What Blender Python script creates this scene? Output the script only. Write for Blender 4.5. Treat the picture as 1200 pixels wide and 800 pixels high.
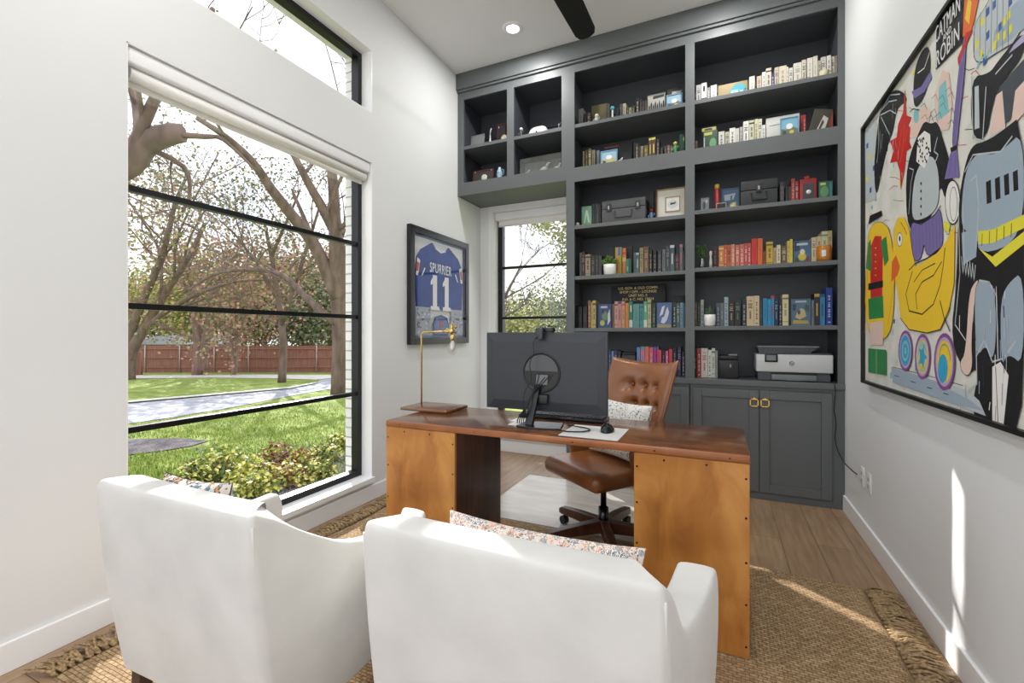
import bpy, bmesh, math, random
from mathutils import Vector, Matrix, noise
random.seed(7)
for _o in list(bpy.data.objects): bpy.data.objects.remove(_o)
SC = bpy.context.scene
COL = SC.collection
# ---------------------------------------------------------------- camera
F, TH, H0, HC = 533.3, math.radians(24.7), 392.0, 1.25
cam = bpy.data.cameras.new('camera'); cam.lens = 16.0; cam.sensor_width = 36.0
cam.shift_y = -8/1200.0; cam.clip_start = .02; cam.clip_end = 400
co = bpy.data.objects.new('camera', cam); COL.objects.link(co)
co.location = (0, 0, HC); co.rotation_euler = (math.pi/2, 0, TH)
SC.camera = co
# ---------------------------------------------------------------- world
SC.view_settings.view_transform = 'Standard'; SC.view_settings.look = 'None'
SC.view_settings.gamma = 1; SC.view_settings.use_curve_mapping = False
SC.view_settings.exposure = 0.87
W = bpy.data.worlds.new('sky'); SC.world = W; W.use_nodes = True
wn = W.node_tree.nodes; wl = W.node_tree.links
bg = wn['Background']; bg.inputs[1].default_value = 1.0
tc = wn.new('ShaderNodeTexCoord'); mp = wn.new('ShaderNodeMapping'); mp.inputs['Scale'].default_value = (1.4, 1.4, 3.2)
nz = wn.new('ShaderNodeTexNoise'); nz.inputs['Scale'].default_value = 2.2; nz.inputs['Detail'].default_value = 7
cr = wn.new('ShaderNodeValToRGB')
cr.color_ramp.elements[0].position = .36; cr.color_ramp.elements[0].color = (.80, .87, 1.0, 1)
cr.color_ramp.elements[1].position = .50; cr.color_ramp.elements[1].color = (.98, 1.0, 1.05, 1)
wl.new(tc.outputs['Generated'], mp.inputs[0]); wl.new(mp.outputs[0], nz.inputs['Vector']); wl.new(nz.outputs[0], cr.inputs[0])
wl.new(cr.outputs[0], bg.inputs[0])
# ---------------------------------------------------------------- sun
SUN_SLOPE, SUN_EL = .80, math.radians(25.5)
_h = math.hypot(1, SUN_SLOPE)
sdir = Vector((math.cos(SUN_EL)/_h, -SUN_SLOPE*math.cos(SUN_EL)/_h, -math.sin(SUN_EL)))
sl = bpy.data.lights.new('sun', 'SUN'); sl.energy = 4.8; sl.angle = math.radians(.5); sl.color = (1, .96, .90)
so = bpy.data.objects.new('sun', sl); COL.objects.link(so)
so.rotation_euler = sdir.to_track_quat('-Z', 'Y').to_euler(); so.location = (-12, 12, 9)
LAMP_POWER = 9
# ---------------------------------------------------------------- rays of the photo's viewpoint onto real planes
def ray(px, py):
    u = (px-600)/F; v = (H0-py)/F
    return Vector((-math.sin(TH)+u*math.cos(TH), math.cos(TH)+u*math.sin(TH), v))
CAM = Vector((0, 0, HC))
def onX(px, py, x): d = ray(px, py); return CAM+d*(x/d.x)
def onY(px, py, y): d = ray(px, py); return CAM+d*(y/d.y)
def onZ(px, py, z): d = ray(px, py); return CAM+d*((z-HC)/d.z)
def atT(px, py, t): return CAM+ray(px, py)*t
def gz(x, y): return -.4-.03*(-x*math.sin(TH)+y*math.cos(TH))
def onG(px, py): d = ray(px, py); return CAM+d*(1.65/(-d.z-.03))
# ---------------------------------------------------------------- materials
MC = {}
def lin(c): return tuple((x/255/12.92 if x/255 <= .04045 else ((x/255+.055)/1.055)**2.4) for x in c)
def mat(name, rgb, rough=.5, metal=0, spec=.5, emit=0, bump=None, vary=None, coat=0, trans=0):
    """rgb in 0..255; bump=(scale,strength,kind); vary=(rgb2,scale,stretch)"""
    if name in MC: return MC[name]
    m = bpy.data.materials.new(name); m.use_nodes = True
    n = m.node_tree.nodes; l = m.node_tree.links; b = n['Principled BSDF']
    c = lin(rgb)+(1,)
    b.inputs['Base Color'].default_value = c; b.inputs['Roughness'].default_value = rough
    b.inputs['Metallic'].default_value = metal; b.inputs['Specular IOR Level'].default_value = spec
    b.inputs['Coat Weight'].default_value = coat; b.inputs['Coat Roughness'].default_value = .12
    b.inputs['Transmission Weight'].default_value = trans
    if emit:
        b.inputs['Emission Color'].default_value = c; b.inputs['Emission Strength'].default_value = emit
    t = n.new('ShaderNodeTexCoord')
    if vary:
        mpn = n.new('ShaderNodeMapping'); mpn.inputs['Scale'].default_value = vary[2]
        x = n.new('ShaderNodeTexNoise'); x.inputs['Scale'].default_value = vary[1]; x.inputs['Detail'].default_value = 5
        r = n.new('ShaderNodeValToRGB'); r.color_ramp.elements[0].position = .35; r.color_ramp.elements[1].position = .65
        r.color_ramp.elements[0].color = c; r.color_ramp.elements[1].color = lin(vary[0])+(1,)
        l.new(t.outputs['Object'], mpn.inputs[0]); l.new(mpn.outputs[0], x.inputs['Vector']); l.new(x.outputs[0], r.inputs[0]); l.new(r.outputs[0], b.inputs['Base Color'])
    else:   # faint procedural unevenness on every plain surface
        x = n.new('ShaderNodeTexNoise'); x.inputs['Scale'].default_value = 30; x.inputs['Detail'].default_value = 2
        q = n.new('ShaderNodeMapRange'); q.inputs[3].default_value = max(0, rough-.04); q.inputs[4].default_value = min(1, rough+.04)
        l.new(t.outputs['Object'], x.inputs['Vector']); l.new(x.outputs[0], q.inputs[0]); l.new(q.outputs[0], b.inputs['Roughness'])
    if bump:
        k = n.new('ShaderNodeTexVoronoi' if bump[2] == 'v' else 'ShaderNodeTexNoise'); k.inputs['Scale'].default_value = bump[0]
        bp = n.new('ShaderNodeBump'); bp.inputs['Strength'].default_value = bump[1]; bp.inputs['Distance'].default_value = .01
        l.new(t.outputs['Object'], k.inputs['Vector']); l.new(k.outputs[0], bp.inputs['Height']); l.new(bp.outputs[0], b.inputs['Normal'])
    MC[name] = m
    return m
def glass_mat(name, tint=(1, 1, 1), mixf=.06):
    if name in MC: return MC[name]
    m = bpy.data.materials.new(name); m.use_nodes = True; n = m.node_tree.nodes; l = m.node_tree.links
    n.remove(n['Principled BSDF']); o = n['Material Output']
    tr = n.new('ShaderNodeBsdfTransparent'); tr.inputs[0].default_value = tint+(1,)
    gl = n.new('ShaderNodeBsdfGlossy'); gl.inputs['Roughness'].default_value = .02
    fr = n.new('ShaderNodeLayerWeight'); fr.inputs[0].default_value = .5
    pw = n.new('ShaderNodeMath'); pw.operation = 'POWER'; pw.inputs[1].default_value = 4
    ml = n.new('ShaderNodeMath'); ml.operation = 'MULTIPLY_ADD'; ml.inputs[1].default_value = .35 if name == 'window glass' else .14; ml.inputs[2].default_value = mixf*.4
    l.new(fr.outputs['Facing'], pw.inputs[0])
    mx = n.new('ShaderNodeMixShader')
    l.new(pw.outputs[0], ml.inputs[0]); l.new(ml.outputs[0], mx.inputs[0]); l.new(tr.outputs[0], mx.inputs[1]); l.new(gl.outputs[0], mx.inputs[2]); l.new(mx.outputs[0], o.inputs[0])
    MC[name] = m
    return m
def nodes_mat(name, build):
    if name in MC: return MC[name]
    m = bpy.data.materials.new(name); m.use_nodes = True
    n = m.node_tree.nodes; l = m.node_tree.links; build(n, l, n['Principled BSDF']); MC[name] = m
    return m
def ramp(n, stops):
    r = n.new('ShaderNodeValToRGB'); e = r.color_ramp.elements
    while len(e) < len(stops): e.new(.5)
    for q, (p, c) in zip(e, stops): q.position = p; q.color = lin(c)+(1,)
    return r
# ---------------------------------------------------------------- mesh builder
class MB:
    def __init__(s): s.v = []; s.f = []; s.m = []; s.sm = []
    def add(s, vs, fs, mi=0, smooth=False):
        k = len(s.v); s.v += [tuple(a) for a in vs]
        s.f += [tuple(k+i for i in f) for f in fs]; s.m += [mi]*len(fs); s.sm += [smooth]*len(fs)
        return s
    def box(s, a, b, mi=0, M=None):
        x0, y0, z0 = a; x1, y1, z1 = b
        vs = [(x0, y0, z0), (x1, y0, z0), (x1, y1, z0), (x0, y1, z0), (x0, y0, z1), (x1, y0, z1), (x1, y1, z1), (x0, y1, z1)]
        if M: vs = [M @ Vector(v) for v in vs]
        return s.add(vs, [(0, 3, 2, 1), (4, 5, 6, 7), (0, 1, 5, 4), (1, 2, 6, 5), (2, 3, 7, 6), (3, 0, 4, 7)], mi)
    def rbox(s, a, b, r=.01, mi=0, seg=3, M=None):
        bm = bmesh.new(); bmesh.ops.create_cube(bm, size=1)
        c = [(a[i]+b[i])/2 for i in range(3)]; d = [abs(b[i]-a[i]) for i in range(3)]
        for v in bm.verts: v.co = Vector([v.co[i]*d[i]+c[i] for i in range(3)])
        bmesh.ops.bevel(bm, geom=bm.edges[:], offset=min(r, min(d)*.49), segments=seg, affect='EDGES', profile=.5)
        return s.bm(bm, mi, M, True)
    def bm(s, bm, mi=0, M=None, smooth=True):
        bm.verts.ensure_lookup_table()
        vs = [(M @ v.co if M else v.co) for v in bm.verts]
        fs = [tuple(v.index for v in f.verts) for f in bm.faces]
        bm.free(); return s.add(vs, fs, mi, smooth)
    def tube(s, pts, r, n=8, mi=0, caps=True, smooth=True):
        pts = [Vector(p) for p in pts]; rs = r if isinstance(r, (list, tuple)) else [r]*len(pts)
        vs = []; up = None
        for i, p in enumerate(pts):
            t = (pts[min(i+1, len(pts)-1)]-pts[max(i-1, 0)])
            if t.length < 1e-9: t = Vector((0, 0, 1))
            t.normalize()
            if up is None: up = t.orthogonal().normalized()
            up = (up-t*up.dot(t)); up = up.normalized() if up.length > 1e-6 else t.orthogonal().normalized()
            w = t.cross(up)
            for k in range(n):
                a = 2*math.pi*k/n; vs.append(p+(up*math.cos(a)+w*math.sin(a))*rs[i])
        fs = [(i*n+k, i*n+(k+1) % n, (i+1)*n+(k+1) % n, (i+1)*n+k) for i in range(len(pts)-1) for k in range(n)]
        s.add(vs, fs, mi, smooth)
        if caps:
            k = len(s.v)-len(vs)
            s.f += [tuple(k+j for j in range(n))[::-1], tuple(k+(len(pts)-1)*n+j for j in range(n))]; s.m += [mi, mi]; s.sm += [False, False]
        return s
    def lathe(s, prof, c=(0, 0, 0), n=20, mi=0, M=None):
        vs = []; c = Vector(c)
        for (r, z) in prof:
            for k in range(n):
                a = 2*math.pi*k/n; p = Vector((r*math.cos(a), r*math.sin(a), z))
                vs.append((M @ p if M else p)+c)
        fs = [(i*n+k, i*n+(k+1) % n, (i+1)*n+(k+1) % n, (i+1)*n+k) for i in range(len(prof)-1) for k in range(n)]
        return s.add(vs, fs, mi, True)
    def prism(s, poly, h, M=None, mi=0):
        """poly in XY extruded 0..h in Z then transformed"""
        n = len(poly); vs = [Vector((x, y, 0)) for x, y in poly]+[Vector((x, y, h)) for x, y in poly]
        if M: vs = [M @ v for v in vs]
        fs = [tuple(range(n))[::-1], tuple(range(n, 2*n))]+[(i, (i+1) % n, n+(i+1) % n, n+i) for i in range(n)]
        return s.add(vs, fs, mi)
    def grid(s, fn, nu, nv, mi=0, closed=False, smooth=True):
        vs = [fn(i/nu, j/nv) for j in range(nv+1) for i in range(nu+1)]
        fs = [(j*(nu+1)+i, j*(nu+1)+i+1, (j+1)*(nu+1)+i+1, (j+1)*(nu+1)+i) for j in range(nv) for i in range(nu)]
        return s.add(vs, fs, mi, smooth)
    def sphere(s, c, r, n=12, mi=0, sc=(1, 1, 1)):
        bm = bmesh.new(); bmesh.ops.create_uvsphere(bm, u_segments=n, v_segments=max(6, n*2//3), radius=1)
        for v in bm.verts: v.co = Vector((c[0]+v.co.x*r*sc[0], c[1]+v.co.y*r*sc[1], c[2]+v.co.z*r*sc[2]))
        return s.bm(bm, mi)
    def build(s, name, mats, parent=None, loc=None, mods=None):
        """vertices are in world coordinates; loc or parent sets the origin"""
        me = bpy.data.meshes.new(name)
        off = Vector(loc) if loc is not None else Vector((0, 0, 0))
        me.from_pydata([tuple(Vector(v)-off) for v in s.v], [], s.f)
        for m in (mats if isinstance(mats, (list, tuple)) else [mats]): me.materials.append(m)
        for p, mi, sm in zip(me.polygons, s.m, s.sm): p.material_index = mi; p.use_smooth = sm
        me.update()
        o = bpy.data.objects.new(name, me); COL.objects.link(o); o.location = off
        if parent is not None:
            o.parent = parent
            o.matrix_parent_inverse = Matrix.Identity(4)
            o.location = off-wpos(parent)
        return o
def wpos(o):
    p = Vector(o.location)
    while o.parent: o = o.parent; p = p+Vector(o.location)
    return p
def bc(s):   # base centre of a mesh under construction
    xs = [v[0] for v in s.v]; ys = [v[1] for v in s.v]; zs = [v[2] for v in s.v]
    return ((min(xs)+max(xs))/2, (min(ys)+max(ys))/2, min(zs))
def P(mb, name, mats, parent): return mb.build(name, mats, parent, loc=bc(mb))
def tag(o, label, cat, group=None):
    o['label'] = label; o['category'] = cat
    if group: o['group'] = group
    return o
def one(mb, name, mats, label, cat, group=None): return tag(mb.build(name, mats, None, loc=bc(mb)), label, cat, group)
def thing(name, loc, label, cat, group=None):
    o = bpy.data.objects.new(name, None); COL.objects.link(o); o.location = loc; o.empty_display_size = .05
    return tag(o, label, cat, group)
def struct(mb, name, mats, parent=None):
    o = P(mb, name, mats, parent)
    if parent is None: o['kind'] = 'structure'
    return o
def bevel(o, w=.004, seg=2):
    m = o.modifiers.new('bevel', 'BEVEL'); m.width = w; m.segments = seg; m.limit_method = 'ANGLE'; m.angle_limit = math.radians(40)
    for p in o.data.polygons: p.use_smooth = True
    w2 = o.modifiers.new('wn', 'WEIGHTED_NORMAL'); w2.keep_sharp = True
    return o
def text_mesh(body, size, mtx, extr=.0008, align='CENTER', sx=1.0, bold=0, sp=1.0):
    c = bpy.data.curves.new('t', 'FONT'); c.body = body; c.size = size; c.extrude = extr; c.align_x = align; c.align_y = 'CENTER'; c.offset = bold; c.resolution_u = 3; c.space_character = sp
    o = bpy.data.objects.new('t', c); COL.objects.link(o)
    dg = bpy.context.evaluated_depsgraph_get(); dg.update()
    me = bpy.data.meshes.new_from_object(o.evaluated_get(dg))
    mb = MB(); S = Matrix.Diagonal((sx, 1, 1, 1))
    mb.add([mtx @ S @ v.co for v in me.vertices], [tuple(p.vertices) for p in me.polygons])
    bpy.data.objects.remove(o); bpy.data.curves.remove(c); bpy.data.meshes.remove(me)
    return mb
def frame_mtx(origin, right, up):
    r = Vector(right).normalized(); u = Vector(up).normalized(); n = r.cross(u)
    return Matrix(((r.x, u.x, n.x, origin[0]), (r.y, u.y, n.y, origin[1]), (r.z, u.z, n.z, origin[2]), (0, 0, 0, 1)))
# ---------------------------------------------------------------- shared materials
wall_m = mat('wall paint', (225, 226, 226), .75, bump=(220, .03, 'n'))
ceil_m = mat('ceiling paint', (230, 230, 229), .8)
trim_m = mat('white trim paint', (238, 238, 238), .35)
cab_m = mat('charcoal cabinet paint', (93, 97, 98), .42)
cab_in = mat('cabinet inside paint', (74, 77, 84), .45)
blk = mat('black metal', (22, 24, 27), .35, .3)
def wood_floor(n, l, b):
    t = n.new('ShaderNodeTexCoord'); m = n.new('ShaderNodeMapping'); m.inputs['Rotation'].default_value = (0, 0, math.pi/2)
    br = n.new('ShaderNodeTexBrick'); br.offset = .37; br.inputs['Scale'].default_value = 1; br.inputs['Brick Width'].default_value = 1.5; br.inputs['Row Height'].default_value = .19
    br.inputs['Mortar Size'].default_value = .0018; br.inputs['Color1'].default_value = lin((158, 132, 104))+(1,); br.inputs['Color2'].default_value = lin((176, 150, 120))+(1,); br.inputs['Mortar'].default_value = lin((96, 74, 54))+(1,)
    br.inputs['Bias'].default_value = -.1
    m2 = n.new('ShaderNodeMapping'); m2.inputs['Scale'].default_value = (14, 1.2, 1)
    x = n.new('ShaderNodeTexNoise'); x.inputs['Scale'].default_value = 3; x.inputs['Detail'].default_value = 8
    r = ramp(n, [(.3, (200, 185, 170)), (.7, (255, 252, 248))])
    mx = n.new('ShaderNodeMixRGB'); mx.blend_type = 'MULTIPLY'; mx.inputs[0].default_value = .75
    l.new(t.outputs['Object'], m.inputs[0]); l.new(m.outputs[0], br.inputs['Vector']); l.new(t.outputs['Object'], m2.inputs[0]); l.new(m2.outputs[0], x.inputs['Vector'])
    l.new(x.outputs[0], r.inputs[0]); l.new(br.outputs['Color'], mx.inputs[1]); l.new(r.outputs[0], mx.inputs[2]); l.new(mx.outputs[0], b.inputs['Base Color'])
    b.inputs['Roughness'].default_value = .38
floor_m = nodes_mat('oak planks', wood_floor)
def brick_wall(n, l, b):
    t = n.new('ShaderNodeTexCoord'); m = n.new('ShaderNodeMapping'); m.inputs['Rotation'].default_value = (math.pi/2, 0, 0)
    br = n.new('ShaderNodeTexBrick'); br.inputs['Scale'].default_value = 1; br.inputs['Brick Width'].default_value = .2; br.inputs['Row Height'].default_value = .075; br.inputs['Mortar Size'].default_value = .006
    br.inputs['Color1'].default_value = lin((226, 224, 222))+(1,); br.inputs['Color2'].default_value = lin((240, 238, 236))+(1,); br.inputs['Mortar'].default_value = lin((176, 174, 172))+(1,)
    bp = n.new('ShaderNodeBump'); bp.inputs['Distance'].default_value = .005; bp.invert = True
    l.new(t.outputs['Object'], m.inputs[0]); l.new(m.outputs[0], br.inputs['Vector']); l.new(br.outputs['Color'], b.inputs['Base Color']); l.new(br.outputs['Fac'], bp.inputs['Height']); l.new(bp.outputs[0], b.inputs['Normal'])
    b.inputs['Roughness'].default_value = .8
brick_m = nodes_mat('painted white brick', brick_wall)
# ================================================================ ROOM
XL, XR, YF, YB, ZC = -2.41, .80, 3.93, 4.41, 3.85
YN = -1.1      # how far the open side behind the viewpoint goes
m = MB(); m.box((XL-.13, YN, -.08), (XR+.12, YB+.13, 0)); struct(m, 'floor', floor_m)
m = MB(); m.box((-9, -14, -.2), (9, YN-.01, -.02)); struct(m, 'added_bounce_slab', mat('pale bounce slab', (206, 202, 200), .9, vary=((188, 184, 182), 2, (1, 1, 1))))  # unseen slab added behind the viewpoint to keep the bounce light neutral
m = MB(); m.box((XL-.25, YN, ZC), (XR+.12, YB+.25, ZC+.15)); struct(m, 'ceiling', ceil_m)
WY0, WY1, WZ0, WZ1, TZ0, TZ1 = 1.126, 2.70, .17, 2.56, 2.93, 3.41
m = MB(); a, b = XL-.13, XL
m.box((a, YN, 0), (b, WY0, ZC)); m.box((a, WY1, 0), (b, YB, ZC)); m.box((a, WY0, 0), (b, WY1, WZ0-.02)); m.box((a, WY0, WZ1), (b, WY1, TZ0)); m.box((a, WY0, TZ1), (b, WY1, ZC))
struct(m, 'wall_left', wall_m)
m = MB(); a, b = XL-.27, XL-.14
m.box((a, YN, -.6), (b, WY0, ZC)); m.box((a, WY1, -.6), (b, YB+.27, ZC)); m.box((a, WY0, -.6), (b, WY1, WZ0-.03)); m.box((a, WY0, WZ1), (b, WY1, TZ0)); m.box((a, WY0, TZ1), (b, WY1, ZC))
struct(m, 'wall_left_outside_brick', brick_m)
BX0, BX1 = -2.25, -1.33
m = MB(); a, b = YB, YB+.13
m.box((XL-.13, a, 0), (BX0, b, ZC)); m.box((BX1, a, 0), (XR+.12, b, ZC)); m.box((BX0, a, 0), (BX1, b, .17)); m.box((BX0, a, 2.58), (BX1, b, ZC))
struct(m, 'wall_back', wall_m)
m = MB(); m.box((XR, YN, 0), (XR+.12, YB, ZC)); struct(m, 'wall_right', wall_m)
BH = .112
def base(name, a, b):
    m = MB(); m.box(a, b); o = struct(m, name, trim_m); bevel(o, .004)
base('baseboard_left', (XL, YN, 0), (XL+.015, 3.93, BH)); base('baseboard_right', (XR-.015, YN, 0), (XR, YF-.002, BH))
base('baseboard_back', (XL+.016, YB-.015, 0), (-1.275, YB, BH))
def window_left(name, z0, z1, mull):
    x0, x1 = XL-.165, XL-.10
    m = MB(); w = .045
    m.box((x0, WY0, z0), (x1, WY0+w, z1)); m.box((x0, WY1-w, z0), (x1, WY1, z1)); m.box((x0, WY0+w, z0), (x1, WY1-w, z0+w)); m.box((x0, WY0+w, z1-w), (x1, WY1-w, z1))
    for z in mull: m.box((x0+.012, WY0+w, z-.014), (x1-.012, WY1-w, z+.014))
    root = struct(m, name, blk)
    g = MB(); g.box((XL-.136, WY0+w, z0+w), (XL-.132, WY1-w, z1-w)); P(g, 'pane', glass_mat('window glass'), root)
    return root
wl1 = window_left('window_1', WZ0, WZ1, (1.94, 1.385, .80))
window_left('window_2', TZ0, TZ1, ())
# white liners of the reveals
def liner(name, z0, z1, sill=False):
    m = MB(); x0, x1, t = XL-.10, XL-.001, .006
    m.box((x0, WY1-t, z0), (x1, WY1, z1)); m.box((x0, WY0, z0), (x1, WY0+t, z1)); m.box((x0, WY0, z1-t), (x1, WY1, z1))
    if sill: m.box((x0, WY0-.0, z0-.03), (XL+.03, WY1+.0, z0+.004))
    else: m.box((x0, WY0, z0), (x1, WY1, z0+t))
    struct(m, name, trim_m)
liner('trim_1', WZ0, WZ1, True); liner('trim_2', TZ0, TZ1)
m = MB(); m.rbox((XL-.095, WY0+.01, WZ1-.085), (XL-.012, WY1-.01, WZ1-.008), .012); m2 = MB()
sh = thing('roller_blind', (XL-.05, (WY0+WY1)/2, WZ1-.16), 'white roller blind cassette fitted inside the top of the tall left window', 'blind')
P(m, 'cassette', trim_m, sh)
m2.tube([(XL-.055, WY0+.03, WZ1-.115), (XL-.055, WY1-.03, WZ1-.115)], .03, 16); m2.box((XL-.088, WY0+.03, WZ1-.165), (XL-.078, WY1-.03, WZ1-.11)); P(m2, 'rolled_fabric', mat('blind fabric', (236, 234, 230), .8), sh)
# back window
m = MB(); y0, y1, w = YB+.10, YB+.165, .045; z0, z1 = .17, 2.58
m.box((BX0, y0, z0), (BX0+w+.015, y1, z1)); m.box((BX1-w, y0, z0), (BX1, y1, z1)); m.box((BX0, y0, z0), (BX1, y1, z0+w)); m.box((BX0, y0, z1-w), (BX1, y1, z1))
for z in (1.985, 1.432, .88): m.box((BX0+w, y0+.012, z-.013), (BX1-w, y1-.012, z+.013))
wb = struct(m, 'window_3', blk)
g = MB(); g.box((BX0+w, YB+.132, z0+w), (BX1-w, YB+.136, z1-w)); P(g, 'pane', glass_mat('window glass'), wb)
m = MB(); m.box((BX0, YB+.001, z0), (BX0+.006, YB+.10, z1)); m.box((BX1-.006, YB+.001, z0), (BX1, YB+.10, z1)); m.box((BX0, YB+.001, z1-.006), (BX1, YB+.10, z1)); m.box((BX0-.0, YB-.03, z0-.028), (BX1, YB+.10, z0+.004))
m.box((BX0-.055, YB-.012, z0), (BX0, YB-.001, z1+.06)); m.box((BX0, YB-.012, z1), (BX1, YB-.001, z1+.06))
struct(m, 'trim_3', trim_m)
sh = thing('roller_blind', ((BX0+BX1)/2, YB+.05, 2.44), 'white roller blind rolled up at the top of the narrow window by the bookcase', 'blind')
m = MB(); m.rbox((BX0+.01, YB+.012, 2.49), (BX1-.01, YB+.09, 2.572), .01); P(m, 'cassette', trim_m, sh)
m = MB(); m.box((BX0+.03, YB+.07, 2.43), (BX1-.03, YB+.078, 2.50)); m.tube([(BX0+.03, YB+.074, 2.435), (BX1-.03, YB+.074, 2.435)], .009, 8); P(m, 'rolled_fabric', mat('blind fabric', (236, 234, 230), .8), sh)
m = MB(); a, b = YB+.14, YB+.27
m.box((XL-.13, a, -.6), (BX0-.06, b, ZC)); m.box((BX1, a, -.6), (XR+.12, b, ZC)); m.box((BX0-.06, a, -.6), (BX1, b, .14)); m.box((BX0-.06, a, 2.58), (BX1, b, ZC)); struct(m, 'wall_back_outside_brick', brick_m)
# ================================================================ BUILT-IN BOOKCASE
bcs = thing('built_in_bookcase', (-.8, 4.15, .9), 'tall charcoal built-in bookcase filling the far wall up to the ceiling', 'bookcase')
def cb(name, boxes, mt=cab_m, bev=.002, par=bcs):
    m = MB()
    for a, b in boxes: m.box(a, b)
    o = P(m, name, mt, par)
    if bev: bevel(o, bev)
    return o
CT = .90      # counter top
cb('back_panel', [((-1.27, 4.385, CT), (.798, 4.405, 3.69)), ((XL+.002, 4.385, 2.64), (-1.27, 4.405, 3.69))], cab_in)
cb('end_panel', [((-1.27, 3.95, CT), (-1.245, 4.385, 3.69))])
cb('end_panel', [((.775, 3.95, CT), (.798, 4.385, 3.69))], cab_in)
cb('end_panel', [((XL+.002, 3.95, 2.64), (XL+.024, 4.385, 3.69))], cab_in)
cb('divider', [((-.245, 3.95, CT), (-.215, 4.385, 3.69))], cab_in)
cb('divider', [((-1.84, 3.95, 2.66), (-1.81, 4.385, 3.69))], cab_in)
Y0, Y1 = 3.93, 3.952
ff = [((-1.27, Y0, CT), (-1.194, Y1, 2.64)), ((-1.314, Y0, 2.64), (-1.194, Y1, 3.69)), ((-.265, Y0, CT), (-.195, Y1, 3.69)), ((.758, Y0, CT), (.798, Y1, 3.69)),
      ((XL+.002, Y0, 2.64), (-2.342, Y1, 3.69)), ((-1.861, Y0, 2.766), (-1.789, Y1, 3.595)),
      ((-2.342, Y0, 3.595), (-1.314, Y1, 3.69)), ((-1.194, Y0, 3.595), (-.265, Y1, 3.69)), ((-.195, Y0, 3.595), (.758, Y1, 3.69)),
      ((-2.342, Y0, 2.64), (-1.314, Y1, 2.766)), ((-1.194, Y0, 2.615), (-.265, Y1, 2.742)), ((-.195, Y0, 2.615), (.758, Y1, 2.742))]
cb('face_frame', ff, cab_m, 0)
cb('crown', [((XL+.002, 3.895, 3.69), (.798, 3.93, ZC-.001)), ((XL+.002, 3.91, 3.668), (.798, 3.93, 3.69))], cab_m, .003)
cb('top_board', [((XL+.024, 3.952, 3.63), (.775, 4.384, 3.66))], cab_in)
cb('bottom_board', [((XL+.024, 3.952, 2.64), (-1.27, 4.384, 2.766))])
cb('fixed_shelf', [((-1.245, 3.952, 2.70), (-.245, 4.384, 2.742)), ((-.215, 3.952, 2.70), (.775, 4.384, 2.742))])
TH_ = .032
SHL = {'L1': 3.13, 'R1': 3.13, 'U1': 3.13, 'L2': 2.742, 'R2': 2.742, 'U2': 2.766, 'L3': 2.225, 'R3': 2.246, 'L4': 1.772, 'R4': 1.785, 'L5': 1.308, 'R5': 1.318, 'L6': CT, 'R6': CT}
for k, z in SHL.items():
    if k in ('L1', 'L3', 'L4', 'L5'): cb('shelf', [((-1.243, 3.934, z-TH_), (-.247, 4.383, z))])
    if k in ('R1', 'R3', 'R4', 'R5'): cb('shelf', [((-.213, 3.934, z-TH_), (.773, 4.383, z))])
cb('shelf', [((XL+.026, 3.934, 3.13-TH_), (-1.842, 4.383, 3.13))]); cb('shelf', [((-1.808, 3.934, 3.13-TH_), (-1.247, 4.383, 3.13))])
cb('top_moulding', [((-1.243, 4.365, 3.36), (-.247, 4.384, 3.44)), ((-.213, 4.365, 3.36), (.773, 4.384, 3.44)), ((XL+.026, 4.365, 3.36), (-1.842, 4.384, 3.44)), ((-1.808, 4.365, 3.36), (-1.272, 4.384, 3.44))], cab_in)
m = MB(); m.box((-1.27, 3.915, .856), (.798, 4.384, CT-.001)); ctp = one(m, 'countertop', cab_m, 'charcoal painted countertop ledge running under the bookshelves', 'countertop'); bevel(ctp, .003)
brass = mat('polished brass', (212, 176, 104), .25, 1)
def cabinet(x0, x1, split, label, stile=0, lst=.02):
    t = thing('base_cabinet', ((x0+x1)/2, 4.15, 0), label, 'cabinet', None)
    m = MB(); m.box((x0, 3.95, .055), (x1, 4.38, .855)); m.box((x0, 3.96, 0), (x1, 4.3, .055)); P(m, 'body', cab_m, t)
    m = MB(); m.box((x0, 3.932, 0), (x1, 3.949, .052)); m.box((x0, 3.934, .832), (x1, 3.949, .855))
    if stile: m.box((x1-stile, 3.932, .052), (x1, 3.949, .832))
    m.box((x0, 3.932, .052), (x0+lst, 3.949, .832)); P(m, 'face_frame', cab_m, t)
    e = x1-stile
    for k, (a, b) in enumerate(((x0+lst+.002, split-.002), (split+.002, e-.003))):
        m = MB(); z0, z1, w = .057, .828, .066
        m.box((a, 3.917, z0), (a+w, 3.935, z1)); m.box((b-w, 3.917, z0), (b, 3.935, z1)); m.box((a+w, 3.917, z0), (b-w, 3.935, z0+w)); m.box((a+w, 3.917, z1-w), (b-w, 3.935, z1)); m.box((a+w, 3.927, z0+w), (b-w, 3.935, z1-w))
        d = P(m, 'door', cab_m, t); bevel(d, .0025)
        hx = (b-.034) if k == 0 else (a+.034); hz = .735; s = .026
        h = MB()
        for (p, q) in (((-s, -s), (s, -s)), ((s, -s), (s, s)), ((s, s), (-s, s)), ((-s, s), (-s, -s))):
            h.box((hx+min(p[0], q[0])-.004, 3.899, hz+min(p[1], q[1])-.004), (hx+max(p[0], q[0])+.004, 3.906, hz+max(p[1], q[1])+.004))
        h.tube([(hx, 3.917, hz+s+.004), (hx, 3.897, hz+s+.004)], .009, 10); h.tube([(hx, 3.906, hz+s), (hx, 3.917, hz+s)], .006, 8)
        P(h, 'handle', brass, d)['label'] = 'square brass ring pull'
    return t
cabinet(-.228, .798, .262, 'charcoal two-door base cabinet with square brass pulls under the printer', .072)
cabinet(-1.27, -.232, -.738, 'charcoal two-door base cabinet behind the leather office chair', 0, .07)
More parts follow.
